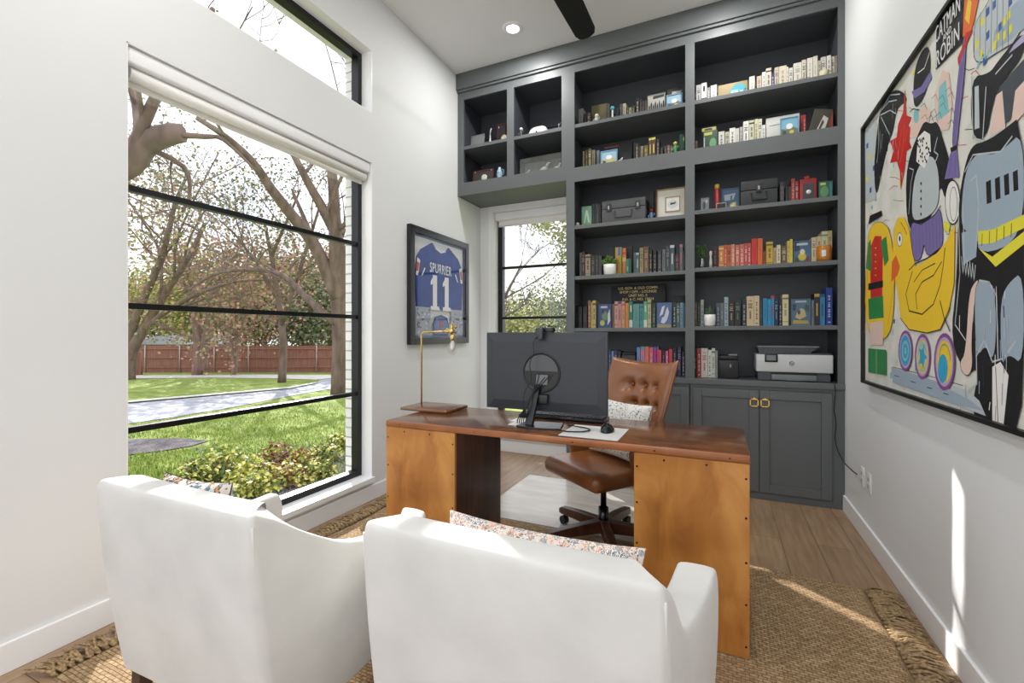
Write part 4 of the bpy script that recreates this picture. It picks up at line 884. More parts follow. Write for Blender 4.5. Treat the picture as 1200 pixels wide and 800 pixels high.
comic2 = [((86, 120, 150), SQ), ((206, 190, 130), [(.2, .3), (.45, .22), (.8, .35), (.7, .6), (.5, .66), (.3, .5)]), ((50, 70, 96), [(.05, .6), (.2, .55), (.25, .8), (.08, .84)]), ((70, 96, 80), [(.7, .62), (.92, .5), (.95, .78), (.74, .8)]), ((206, 170, 60), [(.05, .05), (.95, .05), (.9, .17), (.1, .2)]), ((120, 80, 70), circ(.4, .5, .08, .1)), ((190, 200, 210), [(.2, .88), (.8, .88), (.8, .95), (.2, .95)])]
comic3 = [((60, 88, 140), SQ), ((226, 226, 220), [(.72, .1), (.95, .3), (.9, .8), (.75, .6)]), ((120, 150, 110), circ(.5, .5, .24, .2)), ((210, 196, 80), circ(.3, .2, .2, .12)), ((200, 206, 214), [(.15, .84), (.7, .84), (.7, .93), (.15, .93)]), ((40, 60, 90), circ(.35, .7, .1, .1))]
horse = [((90, 120, 178), SQ), ((226, 230, 238), [(.25, .2), (.5, .15), (.7, .3), (.85, .6), (.75, .85), (.62, .7), (.5, .45), (.35, .4)]), ((236, 238, 240), [(.15, .45), (.4, .55), (.55, .9), (.35, .85)]), ((180, 170, 110), [(0, 0), (1, 0), (1, .1), (0, .14)])]
def solid(mb, name, mt, label, cat): return one(mb, name, mt, uniq(label), cat)
def boxat(a, b, yt, y, dep, k, inset=0):
    x0, x1 = xr(a, b, y); return (x0, y, zs(k)), (x1, y+dep, zs(k)+hh((a+b)/2, yt, y, k))
# ---- right bay, top shelf
a, b = boxat(841.5, 876, 97, 4.10, .02, 'R1'); m = MB(); m.rbox(a, b, .002); solid(m, 'backing_board', mat('gold tan board', (172, 150, 100), .5), 'flat tan panel standing behind the teal letter block on the top right shelf', 'panel')
x0, x1 = xr(855.5, 873.4, 4.0); z = zs('R1'); t = thing('letter_block_decoration', ((x0+x1)/2, 4.01, z), 'small teal block letter decoration with white shapes on the top right shelf', 'decoration')
m = MB(); m.rbox((x0, 4.0, z), (x1, 4.03, z+.055), .004); m.prism([(x0+(x1-x0)*(.45+.5*math.cos(q)), .05+.05*math.sin(q)) for q in [math.pi*i/10 for i in range(11)]], .02, Matrix.Translation((.012, 4.025, z)) @ R90); P(m, 'block', mat('teal enamel', (74, 160, 176), .4), t)
m = MB()
for q, (u, w) in enumerate(((.15, .16), (.42, .26), (.76, .2))):
    c_ = x0+(x1-x0)*u; m.box((c_-w*.05, 3.9985, z+.015), (c_+w*.05, 4.0, z+.040))
P(m, 'raised_shapes', cm((230, 232, 230)), t)
t = thing('mug', (.62, 3.985, zs('R1')), 'cream and lime green mug lying in front of white books, top right shelf', 'mug')
x0, x1 = xr(960, 971, 3.985); c = Vector(((x0+x1)/2, 3.985, zs('R1'))); r_ = (x1-x0)/2
m = MB(); m.lathe([(.0005, 0), (r_*.8, 0), (r_, .012), (r_, .05), (r_*.93, .05), (r_*.9, .012), (.0005, .008)], c, 20); P(m, 'bowl', cm((214, 206, 160)), t)
m = MB(); m.tube([c+Vector((r_+.018*math.sin(q), 0, .028+.016*math.cos(q))) for q in [math.pi*i/8 for i in range(9)]], .004, 6); P(m, 'mug_handle', cm((160, 176, 60)), t)
m = MB(); x0, x1 = xr(935.5, 950, 3.985); z = zs('R1')+.016
for sx in (0, 1):
    cx_ = x0+(x1-x0)*(.27+.46*sx); m.tube([(cx_+.019*math.cos(q), 3.985, z+.013*math.sin(q)) for q in [2*math.pi*i/16 for i in range(17)]], .0015, 5, caps=False); m.tube([(cx_+(.019 if sx else -.019), 3.985, z+.004), (cx_+(.02 if sx else -.02), 4.02, z)], .0013, 5)
m.tube([((x0+x1)/2-.004, 3.985, z+.005), ((x0+x1)/2+.004, 3.985, z+.005)], .0015, 5); solid(m, 'eyeglasses', blk, 'thin wire eyeglasses in front of cream books on the top right shelf', 'glasses')
# ---- right bay, second shelf
def boxset(a_, b_, yt, y, k, dep, label, body, art, name='boxed_book', cat='book'):
    a, b = boxat(a_, b_, yt, y, dep, k); t = thing(name, ((a[0]+b[0])/2, y+dep/2, a[2]), uniq(label), cat); w, h = b[0]-a[0], b[2]-a[2]
    m = MB(); m.rbox(a, b, .002); P(m, 'body', cm(body), t); m = MB(); mats = []
    for i, (c_, poly) in enumerate(art):
        mats.append(cm(c_)); m.add([(a[0]+u*w, y-.0004*(i+1), a[2]+v*h) for u, v in poly], [tuple(range(len(poly)))], i)
    if art: P(m, 'cover_print', mats, t)
    return a, b
a, b = boxset(824, 840.9, 153, 4.03, 'R2', .16, 'green face-out book with a yellow title band, second shelf of right bay', (54, 84, 62), [((206, 206, 70), [(.08, .78), (.62, .8), (.62, .93), (.08, .92)]), ((110, 170, 110), circ(.68, .36, .24, .26)), ((180, 196, 190), [(.05, .1), (.12, .1), (.12, .7), (.05, .7)])])
m = MB(); m.rbox((a[0]-.01, a[1]+.002, b[2]+.0005), (b[0]-.01, a[1]+.13, b[2]+.028), .002); m.box((a[0]+.01, a[1]+.0015, b[2]+.006), (b[0]-.04, a[1]+.004, b[2]+.022), 1)
solid(m, 'lying_book', [cm((190, 182, 100)), cm((70, 70, 50))], 'small yellow book lying on top of the green face-out book', 'book')
a, b = boxat(814, 817.5, 165, 4.03, .03, 'R2'); m = MB(); m.rbox(a, b, .004); solid(m, 'small_box', cm((70, 54, 46)), 'tiny brown box at the far left of the second right shelf', 'box')
boxset(897.6, 937, 135.5, 4.06, 'R2', .03, 'wide white album standing face-out behind the blue photo, second right shelf', (222, 220, 212), [((60, 60, 66), [(.06+.12*i, .06) for i in (0,)]+[(.11, .06), (.11, .10), (.06, .10)]), ((60, 60, 66), [(.2, .06), (.25, .06), (.25, .1), (.2, .1)]), ((60, 60, 66), [(.33, .06), (.38, .06), (.38, .1), (.33, .1)]), ((150, 170, 180), [(.1, .66), (.55, .68), (.55, .71), (.1, .69)])], 'photo_album', 'album')
picture(914.4, 936.5, 136.5, 3.99, 'R2', 'framed_picture', 'light blue picture with pale animals in front of the white album', 'picture', (96, 160, 196), seascape((120, 180, 206), (110, 120, 90)), .006, .06)
t = thing('leaning_album', (.62, 4.06, zs('R2')), 'dark olive album leaning to the right with a black and white print, second right shelf', 'album')
xa, xb = xr(944.5, 966.4, 4.06); z = zs('R2'); m = MB(); hgt = .175
R = Matrix.Translation((xa+.01, 4.04, z+.0)) @ Matrix.Rotation(math.radians(14), 4, 'Y')
m.box((0, 0, .0), (.115, .02, hgt), 0, R); zmin = min(v[2] for v in m.v); m.v = [(v[0], v[1], v[2]-zmin+z) for v in m.v]; P(m, 'cover', cm((64, 60, 46)), t)
R2 = Matrix.Translation((0, 0, z-zmin)) @ R; m = MB(); m.add([R2 @ Vector(p) for p in ((.05, -.0006, .02), (.10, -.0006, .02), (.105, -.0006, .11), (.07, -.0006, .13))], [(0, 1, 2, 3)]); m.add([R2 @ Vector(p) for p in ((.06, -.001, .03), (.075, -.001, .03), (.085, -.001, .08), (.07, -.001, .1))], [(0, 1, 2, 3)], 1); P(m, 'print', [cm((200, 198, 188)), cm((60, 60, 58))], t)
# ---- right bay, third shelf
picture(820.6, 831.5, 230, 4.0, 'R3', 'framed_photo', 'small dark framed grey photo leaning at the left of the third right shelf', 'picture', (30, 32, 36), [((120, 128, 132), SQ), ((60, 66, 70), circ(.4, .4, .2, .3)), ((180, 184, 180), circ(.7, .7, .14, .12))], .005, .12)
t = thing('tube_bottle', (-.09, 4.02, zs('R3')), 'red cylinder with a yellow cap beside the blue framed picture', 'bottle')
x0, x1 = xr(837.6, 843, 4.02); c = Vector(((x0+x1)/2, 4.03, zs('R3'))); r_ = (x1-x0)/2; H_ = hh(840, 216, 4.02, 'R3')
m = MB(); m.lathe([(.0005, 0), (r_*.95, 0), (r_, .01), (r_, H_-.035), (.0005, H_-.035)], c, 18); P(m, 'tube', cm((180, 34, 36)), t); m = MB(); m.lathe([(.0005, H_-.0345), (r_*1.05, H_-.0345), (r_*1.05, H_), (.0005, H_)], c, 18); P(m, 'cap', cm((222, 190, 60)), t)
picture(845.5, 866.3, 220, 4.06, 'R3', 'framed_picture', 'blue framed comic picture between the red tube and the black case', 'picture', (70, 100, 130), comic[:1]+[((170, 190, 204), [(.1, .75), (.85, .8), (.7, .5), (.15, .45)]), ((60, 80, 110), [(.1, .2), (.4, .25), (.35, .42), (.12, .4)]), ((190, 180, 120), [(.45, .1), (.9, .12), (.85, .38), (.55, .34)]), ((110, 80, 76), [(.5, .5), (.6, .5), (.62, .7), (.52, .68)])], .008, .08)
a, b = boxat(839, 851.4, 237.5, 3.965, .03, 'R3'); m = MB(); m.rbox(a, b, .002); m.box((a[0]+.008, a[1]-.0008, a[2]+.006), (b[0]-.008, a[1]-.0002, b[2]-.006), 1); solid(m, 'small_tray', [cm((150, 144, 120)), blk], 'tiny black-fronted tray in front of the red tube, third right shelf', 'box')
m = MB(); c = Vector((onY(859, 300, 3.97).x, 3.985, zs('R3'))); m.sphere(c+Vector((0, 0, .012)), .012, 10, sc=(2.2, 1, 1)); m.sphere(c+Vector((.008, 0, .028)), .011, 10); m.sphere(c+Vector((-.016, 0, .024)), .007, 8); solid(m, 'figurine', cm((206, 190, 110)), 'small pale yellow figurine in front of the blue framed comic picture', 'figurine')
def case(a_, b_, yt, y, dep, k, nm, label, col_, latches, parts_mat):
    a, b = boxat(a_, b_, yt, y, dep, k); t = thing(nm, ((a[0]+b[0])/2, y+dep/2, a[2]), uniq(label), 'case'); w, h = b[0]-a[0], b[2]-a[2]
    m = MB(); m.rbox(a, (b[0], b[1], a[2]+h*.62), .006); m.rbox((a[0], a[1], a[2]+h*.63), b, .006); P(m, 'shell', mat('case plastic %d' % col_[0], col_, .45, bump=(300, .2, 'n')), t)
    for u in latches:
        m = MB(); cx_ = a[0]+w*u; m.rbox((cx_-.020, a[1]-.010, a[2]+h*.52), (cx_+.020, a[1]+.001, a[2]+h*.86), .003); l_ = P(m, 'latch', parts_mat, t)
        m = MB(); m.box((cx_-.006, a[1]-.012, a[2]+h*.62), (cx_+.006, a[1]-.0101, a[2]+h*.76)); P(m, 'catch', cm((176, 178, 180)), l_)
    cx_ = a[0]+w*.5; hw = w*.2; zb = a[2]+h*.22; zt_ = a[2]+h*.50
    m = MB(); m.tube([(cx_-hw, a[1]+.002, zt_), (cx_-hw, a[1]-.018, zt_), (cx_-hw*.9, a[1]-.022, zb), (cx_+hw*.9, a[1]-.022, zb), (cx_+hw, a[1]-.018, zt_), (cx_+hw, a[1]+.002, zt_)], .006, 8); P(m, 'handle', parts_mat, t)
case(867.6, 911.5, 210.5, 4.0, .20, 'R3', 'hard_case', 'black hard case with one centre latch and handle, third shelf of right bay', (40, 42, 44), (.5,), mat('case black', (26, 27, 28), .4))
a, b = boxat(937, 957, 209, 4.03, .08, 'R3'); t = thing('red_lantern_box', ((a[0]+b[0])/2, 4.06, a[2]), 'red box with dark panel and white disc beside the red books', 'box')
m = MB(); m.rbox(a, b, .004); m.rbox((a[0]+.03, a[1]+.01, b[2]), (a[0]+.065, a[1]+.04, b[2]+.022), .003); P(m, 'casing', cm((172, 28, 36)), t); w = b[0]-a[0]; h = b[2]-a[2]
m = MB(); m.box((a[0]+.2*w, a[1]-.002, a[2]+.06*h), (b[0]-.14*w, a[1], b[2]-.2*h)); P(m, 'front_panel', cm((62, 60, 62)), t); m = MB(); m.lathe([(.0005, .001), (.016, .001), (.016, 0)], (a[0]+.53*w, a[1]-.0021, a[2]+.42*h), 18, M=R90); P(m, 'disc', cm((226, 226, 222)), t)
boxset(959.5, 976, 212, 4.03, 'R3', .06, 'green and teal printed box at the right end of the third right shelf', (46, 96, 74), [((90, 150, 90), circ(.4, .45, .3, .3)), ((190, 200, 90), [(.1, .8), (.5, .8), (.5, .92), (.1, .92)]), ((60, 130, 130), [(.75, .1), (.95, .1), (.95, .9), (.75, .9)])], 'printed_box', 'box')
# ---- plants
leaf_m = mat('plant leaves', (112, 146, 62), .5, vary=((72, 110, 40), 12, (1, 1, 1)))
dleaf_m = mat('dark plant leaves', (74, 104, 50), .5, vary=((44, 74, 34), 12, (1, 1, 1)))
def leafquad(m, p, d, ln, w, rnd, mi=0):
    d = d.normalized(); s = d.cross(Vector((rnd.uniform(-1, 1), rnd.uniform(-1, 1), rnd.uniform(-.3, 1)))).normalized(); n_ = d.cross(s)*ln*.12
    m.add([p, p+d*ln*.45+s*w*.5+n_, p+d*ln, p+d*ln*.45-s*w*.5+n_], [(0, 1, 2), (0, 2, 3)], mi, True)
def pot_plant(a_, b_, yp, y, k, label, kind):
    x0, x1 = xr(a_, b_, y); c = Vector(((x0+x1)/2, y, zs(k))); r_ = (x1-x0)/2; H_ = hh((a_+b_)/2, yp, y, k); rn = random.Random(int(a_))
    t = thing('potted_plant', tuple(c), uniq(label), 'plant'); m = MB()
    m.lathe([(.0005, 0), (r_*.82, 0), (r_*.95, .01), (r_, H_*.6), (r_*.98, H_), (r_*.9, H_), (r_*.88, H_*.8), (.0005, H_*.8)], c, 24); P(m, 'pot', mat('white ceramic', (232, 232, 228), .35), t)
    m = MB(); m.lathe([(.0005, H_*.84), (r_*.885, H_*.82)], c, 16); P(m, 'soil', cm((60, 46, 36)), t)
    m = MB(); top = c+Vector((0, 0, H_*.85))
    if kind == 'bush':
        for i in range(70):
            a = rn.uniform(0, 6.28); e = rn.uniform(.25, 1.4); L_ = rn.uniform(.04, .095); d = Vector((math.cos(a)*math.cos(e), math.sin(a)*math.cos(e)*.6, math.sin(e))); tip = top+d*L_; m.tube([top, tip], .0008, 4, caps=False)
            for q in range(8): leafquad(m, top+d*L_*rn.uniform(.3, 1), d+Vector((rn.uniform(-1, 1), rn.uniform(-1, 1), rn.uniform(-.6, .8))), rn.uniform(.014, .026), .012, rn)
    else:
        for i in range(26):
            a = i*2.4; e = .35+1.0*(i/26); L_ = .07+.02*rn.random(); d = Vector((math.cos(a)*math.cos(e), math.sin(a)*math.cos(e)*.7, math.sin(e)))
            s = d.cross(Vector((0, 0, 1))).normalized(); m.add([top-s*.004, top+s*.004, top+d*L_*.5+s*.007+Vector((0, 0, .002)), top+d*L_+Vector((0, 0, .01)), top+d*L_*.5-s*.007+Vector((0, 0, .002))], [(0, 1, 2, 4), (4, 2, 3)], 0, True)
    P(m, 'foliage', leaf_m if kind == 'bush' else mat('succulent', (92, 120, 96), .4), t)
pot_plant(707.5, 722, 310, 3.985, 'L4', 'bushy light green plant in a white pot, fourth shelf of left bay', 'bush')
pot_plant(824.8, 838.6, 368.5, 3.985, 'R5', 'spiky succulent in a round white pot, fifth shelf of right bay', 'spiky')
t = thing('glass_vase', (-.19, 3.99, zs('R4')), 'clear glass vase of leafy green stems at the left of the fourth right shelf', 'vase'); c = Vector((onY(823, 300, 3.99).x, 3.985, zs('R4'))); rn = random.Random(5)
m = MB(); m.lathe([(.0005, .001), (.02, .001), (.022, .02), (.018, .06), (.02, .085), (.0185, .085), (.0165, .06), (.02, .02), (.0005, .006)], c, 20); P(m, 'vase_glass', glass_mat('vase glass', (.86, .9, .88), .5), t)
m = MB()
for i in range(16):
    a = rn.uniform(0, 6.28); L_ = rn.uniform(.12, .19); d = Vector((.26*math.cos(a), .2*math.sin(a), 1)).normalized(); b0 = c+Vector((0, 0, .01)); m.tube([b0, b0+d*L_], .0012, 4)
    for q in range(22): leafquad(m, b0+d*L_*rn.uniform(.5, 1.05), d+Vector((rn.uniform(-1, 1), rn.uniform(-1, 1), rn.uniform(-.2, .8))), rn.uniform(.014, .024), .010, rn)
P(m, 'stems', dleaf_m, t)
m = MB(); c = Vector((onY(831, 300, 3.985).x+.012, 3.98, zs('R4')+.0)); m.lathe([(.0005, 0), (.011, 0), (.012, .04), (.007, .09), (.011, .11), (.009, .13), (.0005, .137)], c, 14); solid(m, 'figurine', cm((206, 204, 196)), 'slender whitish figurine beside the leafy vase, fourth right shelf', 'figurine')
picture(930.2, 950.2, 282, 4.04, 'R4', 'framed_picture', 'square blue cartoon picture with a yellow figure, fourth shelf of right bay', 'picture', (86, 120, 150), comic, .004)
picture(927.0, 950.2, 350, 4.04, 'R5', 'framed_picture', 'blue and tan cartoon picture among blue books, fifth shelf of right bay', 'picture', (96, 130, 150), comic2, .004)
picture(701, 716.3, 356, 4.04, 'L5', 'framed_picture', 'blue and green cartoon picture beside yellow books, fifth shelf of left bay', 'picture', (76, 110, 160), comic3, .004)
picture(769.6, 787, 354.5, 4.04, 'L5', 'framed_picture', 'blue picture with a white swirling shape, fifth shelf of left bay', 'picture', (110, 130, 170), horse, .004)
t = thing('candle_jar', (.70, 3.99, zs('R4')), 'amber glass candle jar with a white label at the right of the fourth shelf', 'candle')
x0, x1 = xr(956.5, 975, 3.99); c = Vector(((x0+x1)/2, 3.995, zs('R4'))); r_ = (x1-x0)/2; H_ = hh(965, 288.5, 3.99, 'R4')
m = MB(); m.lathe([(.0005, 0), (r_*.85, 0), (r_, .012), (r_, H_*.75), (r_*.92, H_), (r_*.86, H_), (r_*.86, H_*.7), (.0005, H_*.68)], c, 28); P(m, 'jar', mat('amber glass', (176, 108, 24), .12, coat=.5), t)
m = MB(); m.grid(lambda u, v: c+Vector(((r_+.0006)*math.cos(-math.pi/2-.45+.55*u), (r_+.0006)*math.sin(-math.pi/2-.45+.55*u), H_*(.3+.4*v))), 8, 2); P(m, 'label', cm((226, 222, 210)), t)
# ---- right bay, counter: black radio box and printer
a, b = boxat(842, 865.5, 416.5, 4.01, .16, 'R6'); t = thing('black_box_with_latch', ((a[0]+b[0])/2, 4.08, a[2]), 'small black box with a raised silver-topped lid between books and printer', 'box'); w = b[0]-a[0]; h = b[2]-a[2]
m = MB(); m.rbox(a, (b[0], b[1], b[2]-.035), .006); m.rbox((a[0]+.004, a[1]-.003, b[2]-.034), (b[0]-.004, b[1], b[2]), .008); P(m, 'case', mat('case black', (26, 27, 28), .4), t)
m = MB(); m.rbox((a[0]+w*.48, a[1]-.012, a[2]+h*.4), (a[0]+w*.74, a[1]+.001, a[2]+h*.68), .003); P(m, 'latch', mon_b, t); m = MB(); m.box((a[0]+w*.58, a[1]-.013, a[2]+h*.5), (a[0]+w*.62, a[1]-.0121, a[2]+h*.62)); P(m, 'key_mark', cm((200, 200, 200)), t)
m = MB(); m.rbox((a[0]+w*.5, a[1]+.005, b[2]+.0003), (b[0]-w*.06, a[1]+.06, b[2]+.011), .003); P(m, 'silver_plate', cm((160, 166, 170)), t)
py_ = 3.975; x0, x1 = xr(886.2, 976.5, py_); z0 = CT+.0006; dgrey = mat('printer dark grey', (70, 74, 80), .45); lgrey = mat('printer light grey', (196, 198, 198), .4)
def pz(py, px=930): return onY(px, py, py_).z
t = thing('printer', ((x0+x1)/2, 4.13, z0), 'white and dark grey inkjet printer on the right end of the countertop', 'printer'); w = x1-x0
zA, zB, zC_, zD = z0, z0+.066, z0+.20, z0+.265
m = MB(); m.rbox((x0+.012, py_+.012, zA), (x1-.016, py_+.32, zB), .008)
m.box((x0+.012, py_+.006, zA+.004), (x0+.012+w*.17, py_+.02, zB-.004)); m.box((x1-.016-w*.19, py_+.006, zA+.004), (x1-.016, py_+.02, zB-.02)); m.rbox((x0+w*.03, py_+.01, zC_+.001), (x1-.004, py_+.32, zC_+.012), .004); P(m, 'lower_housing', dgrey, t)
m = MB(); m.rbox((x0, py_-.008, zB), (x1, py_+.32, zC_), .008); P(m, 'front_cover', lgrey, t)['label'] = 'light grey cover'
m = MB(); m.rbox((x0+w*.21, py_-.006, zA+.006), (x0+w*.79, py_+.02, zB-.018), .004); m.box((x0+w*.4, py_-.008, zA+.006), (x0+w*.6, py_-.005, zA+.026)); P(m, 'paper_tray', mat('printer mid grey', (112, 116, 118), .4), t)
m = MB(); m.box((x0+w*.2, py_+.004, zB-.018), (x0+w*.8, py_+.0125, zB)); P(m, 'output_slot', blk, t)
m = MB(); m.rbox((x0+w*.115, py_-.014, zB+.075), (x0+w*.29, py_-.007, zC_+.003), .003); s_ = P(m, 'control_panel', blk, t); m = MB(); m.box((x0+w*.14, py_-.0148, zB+.088), (x0+w*.265, py_-.0142, zC_-.006)); P(m, 'touch_screen', mat('screen glass grey', (112, 116, 122), .12), s_)
m = MB(); vs = [(x0+.02, zC_+.012), (x0+w*.72, zC_+.012), (x1-w*.17, zD-.010), (x0+.012, zD-.012)]
m.prism([(p, q) for p, q in vs], .26, Matrix.Translation((0, py_+.29, 0)) @ R90); P(m, 'document_feeder', dgrey, t)
m = MB(); m.rbox((x0+.008, py_+.02, zD-.011), (x1-w*.165, py_+.30, zD-.002), .003); P(m, 'feeder_lid', mat('printer lid grey', (142, 146, 150), .4), t)
lc = Vector((x0+w*.475, py_-.0083, zB+.068)); m = MB(); m.lathe([(.0135, 0), (.0135, .0008), (.0165, .0008), (.0165, 0)], lc, 32, M=R90); mk = cm((60, 64, 70)); P(m, 'round_logo', mk, t)
P(text_mesh('hp', .026, frame_mtx(lc+Vector((0, -.0004, .001)), (1, 0, .0), (.18, 0, 1)), .0005), 'logo_letters', mk, t)
m = MB(); ox, oy, oz = XR-.004, 3.475, .37
cable([(x1-.012, 4.19, z0+.02), (x1+.005, 4.10, z0+.007), (x1+.008, 3.99, z0+.006), (.735, 3.925, z0+.006), (.737, 3.900, .84), (.730, 3.903, .72), (.742, 3.903, .62), (.735, 3.90, .52), (.745, 3.88, .44), (.757, 3.76, .385), (.765, 3.60, .375), (.775, 3.51, .372)], .0035, m)
one(m, 'power_cord', blk, 'black power cord hanging from the printer to the wall outlet', 'cord')
# ---- left bay, top shelf
a, b = boxat(693, 711, 122.5, 4.12, .02, 'L1'); m = MB(); m.rbox(a, b, .002); solid(m, 'backing_board', mat('dull gold board', (92, 84, 54), .5), 'dull gold panel behind the black and white figurine, top left shelf', 'panel')
def figurine(px, y, k, H_, cols, label, wide=1.0):
    c = Vector((onY(px, 300, y).x, y, zs(k))); t = thing('figurine', tuple(c), uniq(label), 'figurine'); r_ = H_*.2*wide
    m = MB(); m.lathe([(.0005, 0), (r_, 0), (r_*.95, H_*.12), (r_*.7, H_*.3), (r_*.95, H_*.5), (r_*.5, H_*.68), (.0005, H_*.7)], c, 16); P(m, 'body', cm(cols[0]), t)
    m = MB(); m.sphere(c+Vector((0, 0, H_*.82)), H_*.17*min(1.2, wide), 12); P(m, 'head', cm(cols[1]), t)
    m = MB()
    m.tube([c+Vector((-r_*.7, 0, H_*.55)), c+Vector((-r_*1.3, -.004, H_*.38)), c+Vector((-r_*.9, -.01, H_*.25))], H_*.05, 8); P(m, 'arm', cm(cols[0]), t)
    m = MB(); m.tube([c+Vector((r_*.7, 0, H_*.55)), c+Vector((r_*1.3, -.004, H_*.42)), c+Vector((r_*1.1, -.01, H_*.6))], H_*.05, 8); P(m, 'arm', cm(cols[0]), t)
    return t
figurine(699.3, 4.0, 'L1', .085, ((176, 174, 166), (206, 204, 198)), 'squat black and white figurine before the dull gold panel', 1.3)
t = thing('finial_ornament', (-1, 4.0, 3.13), 'white spindle ornament topped with a teal ball, top shelf of left bay', 'ornament'); c = Vector((onY(717.8, 300, 4.0).x, 4.0, zs('L1')))
m = MB(); m.lathe([(.0005, 0), (.016, 0), (.014, .008), (.008, .02), (.0075, .09), (.0005, .095)], c, 14); P(m, 'spindle', cm((206, 204, 196)), t); m = MB(); m.sphere(c+Vector((0, 0, .108)), .018, 14); P(m, 'ball', cm((84, 176, 190)), t)
bw = [((190, 188, 180), SQ)]+[((44+9*(i % 3), 44+9*(i % 3), 46+9*(i % 3)), [(.04+.12*i, .04), (.12+.12*i, .05), (.125+.12*i, .45+.12*(i % 2)), (.085+.12*i, .58+.12*(i % 2)), (.035+.12*i, .44+.12*(i % 2))]) for i in range(8)]+[((60, 60, 62), [(.3, .8), (.95, .84), (.96, .95), (.32, .94)])]
picture(758.8, 779.5, 110, 4.06, 'L1', 'photo_block', 'black and white group photo block, top shelf of left bay', 'picture', (160, 158, 150), bw, .003)
picture(782, 801.5, 103.5, 4.10, 'L1', 'framed_photo', 'dark black and white photo behind the pale blue photo, top left shelf', 'picture', (60, 60, 60), [((58, 58, 60), SQ), ((190, 188, 182), [(.1, .55), (.5, .6), (.9, .9), (.3, .92)]), ((150, 150, 146), [(.5, .2), (.8, .3), (.7, .5)])], .004)
picture(780.8, 799.6, 109.5, 4.0, 'L1', 'framed_photo', 'pale blue framed seaside photo at the right end of the top left shelf', 'picture', (120, 166, 196), seascape((150, 186, 206), (90, 110, 130)), .006, .06)
# ---- left bay, second shelf
a, b = boxat(706.5, 741, 168, 4.10, .05, 'L2'); t = thing('boxed_game', ((a[0]+b[0])/2, 4.12, a[2]), 'wide black box with a thin red stripe behind the light blue photo', 'box')
m = MB(); m.rbox(a, b, .003); P(m, 'box_body', cm((28, 29, 32)), t); m = MB(); m.box((a[0]+.015, a[1]-.0006, b[2]-.028), (a[0]+.14, a[1]-.0001, b[2]-.016)); P(m, 'red_stripe', cm((130, 50, 44)), t)
picture(703.6, 723.2, 175.5, 4.0, 'L2', 'framed_photo', 'light blue framed photo in front of the wide black box', 'picture', (96, 160, 200), seascape((150, 190, 214), (190, 180, 130)), .007, .06)
m = MB(); c = Vector((onY(726.8, 300, 4.0).x, 4.0, zs('L2'))); m.sphere(c+Vector((0, 0, .016)), .016, 10, sc=(1.4, .9, 1)); m.sphere(c+Vector((.012, 0, .035)), .011, 10); m.sphere(c+Vector((.02, 0, .047)), .005, 8); solid(m, 'figurine', cm((206, 202, 190)), 'tiny white animal figurine beside the light blue photo', 'figurine')
m = MB(); c = Vector((onY(676.5, 300, 3.98).x, 3.985, zs('L2'))); m.sphere(c+Vector((0, 0, .008)), .008, 8); m.sphere(c+Vector((.012, 0, .006)), .006, 8); m.sphere(c+Vector((.006, 0, .016)), .005, 8); solid(m, 'pebble_figure', cm((190, 190, 190)), 'tiny pale pebble figure in the left corner of the second left shelf', 'figurine')
figurine(791.3, 4.0, 'L2', .115, ((70, 140, 76), (206, 200, 80)), 'green figurine with yellow head beside the green book, second left shelf', .8)
boxset(796.5, 802, 157, 4.035, 'L2', .14, 'wide emerald green book at the right end of the second left shelf', (38, 96, 66), [((200, 206, 90), circ(.85, .75, .12, .1))], 'book', 'book')
# ---- left bay, third shelf
m = MB(); c = Vector((onY(676.9, 300, 3.99).x, 3.99, zs('L3'))); m.sphere(c+Vector((0, 0, .022)), .016, 12, sc=(1, 1, 1.1)); m.sphere(c+Vector((0, -.006, .006)), .010, 10); solid(m, 'skull_ornament', cm((190, 192, 188)), 'small pale skull-like ornament in the left corner of the third left shelf', 'ornament')
boxset(681.6, 693.4, 241.5, 4.03, 'L3', .09, 'mint green tin beside the black books, third shelf of left bay', (110, 160, 128), [((176, 210, 182), [(.2, .2), (.35, .2), (.5, .6), (.65, .2), (.8, .2), (.58, .8), (.42, .8)])], 'tin', 'tin')
case(705, 756.5, 233, 4.0, .2, 'L3', 'hard_case', 'grey hard case with two latches and a handle, third shelf of left bay', (76, 77, 78), (.17, .83), mat('case dark', (44, 45, 46), .4))
figurine(763.6, 4.08, 'L3', .12, ((120, 150, 190), (176, 50, 50)), 'blue and white figurine with a red head beside the wooden frame', .9)
a, b = boxat(759.5, 766.5, 224, 4.15, .03, 'L3'); m = MB(); m.rbox(a, b, .003); solid(m, 'black_box', cm((22, 22, 24)), 'upright black box behind the red-headed figurine, third left shelf', 'box')
x0, x1 = xr(769.5, 803, 4.0); w = x1-x0; h = hh(786, 220, 4.0, 'L3'); z = zs('L3'); t = thing('framed_picture', ((x0+x1)/2, 4.02, z), 'large wooden double frame with cream mat at the right of the third left shelf', 'picture'); R = Matrix.Translation((x0, 4.0, z+.0014)) @ Matrix.Rotation(-.06, 4, 'X')
def ring(m, u0, v0, u1, v1, f, y0, y1, mi=0):
    m.box((u0, y0, v0), (u0+f, y1, v1), mi, R); m.box((u1-f, y0, v0), (u1, y1, v1), mi, R); m.box((u0+f, y0, v0), (u1-f, y1, v0+f), mi, R); m.box((u0+f, y0, v1-f), (u1-f, y1, v1), mi, R)
m = MB(); ring(m, 0, 0, w, h, .008, 0, .02); P(m, 'outer_frame', mat('light oak frame', (150, 116, 78), .5), t)
m = MB(); m.box((.008, .010, .008), (w-.008, .018, h-.008), 0, R); P(m, 'cream_mat', cm((206, 206, 192)), t)
m = MB(); ring(m, w*.3, h*.2, w*.82, h*.72, .007, .004, .012); P(m, 'inner_frame', mat('light oak frame', (150, 116, 78), .5), t)
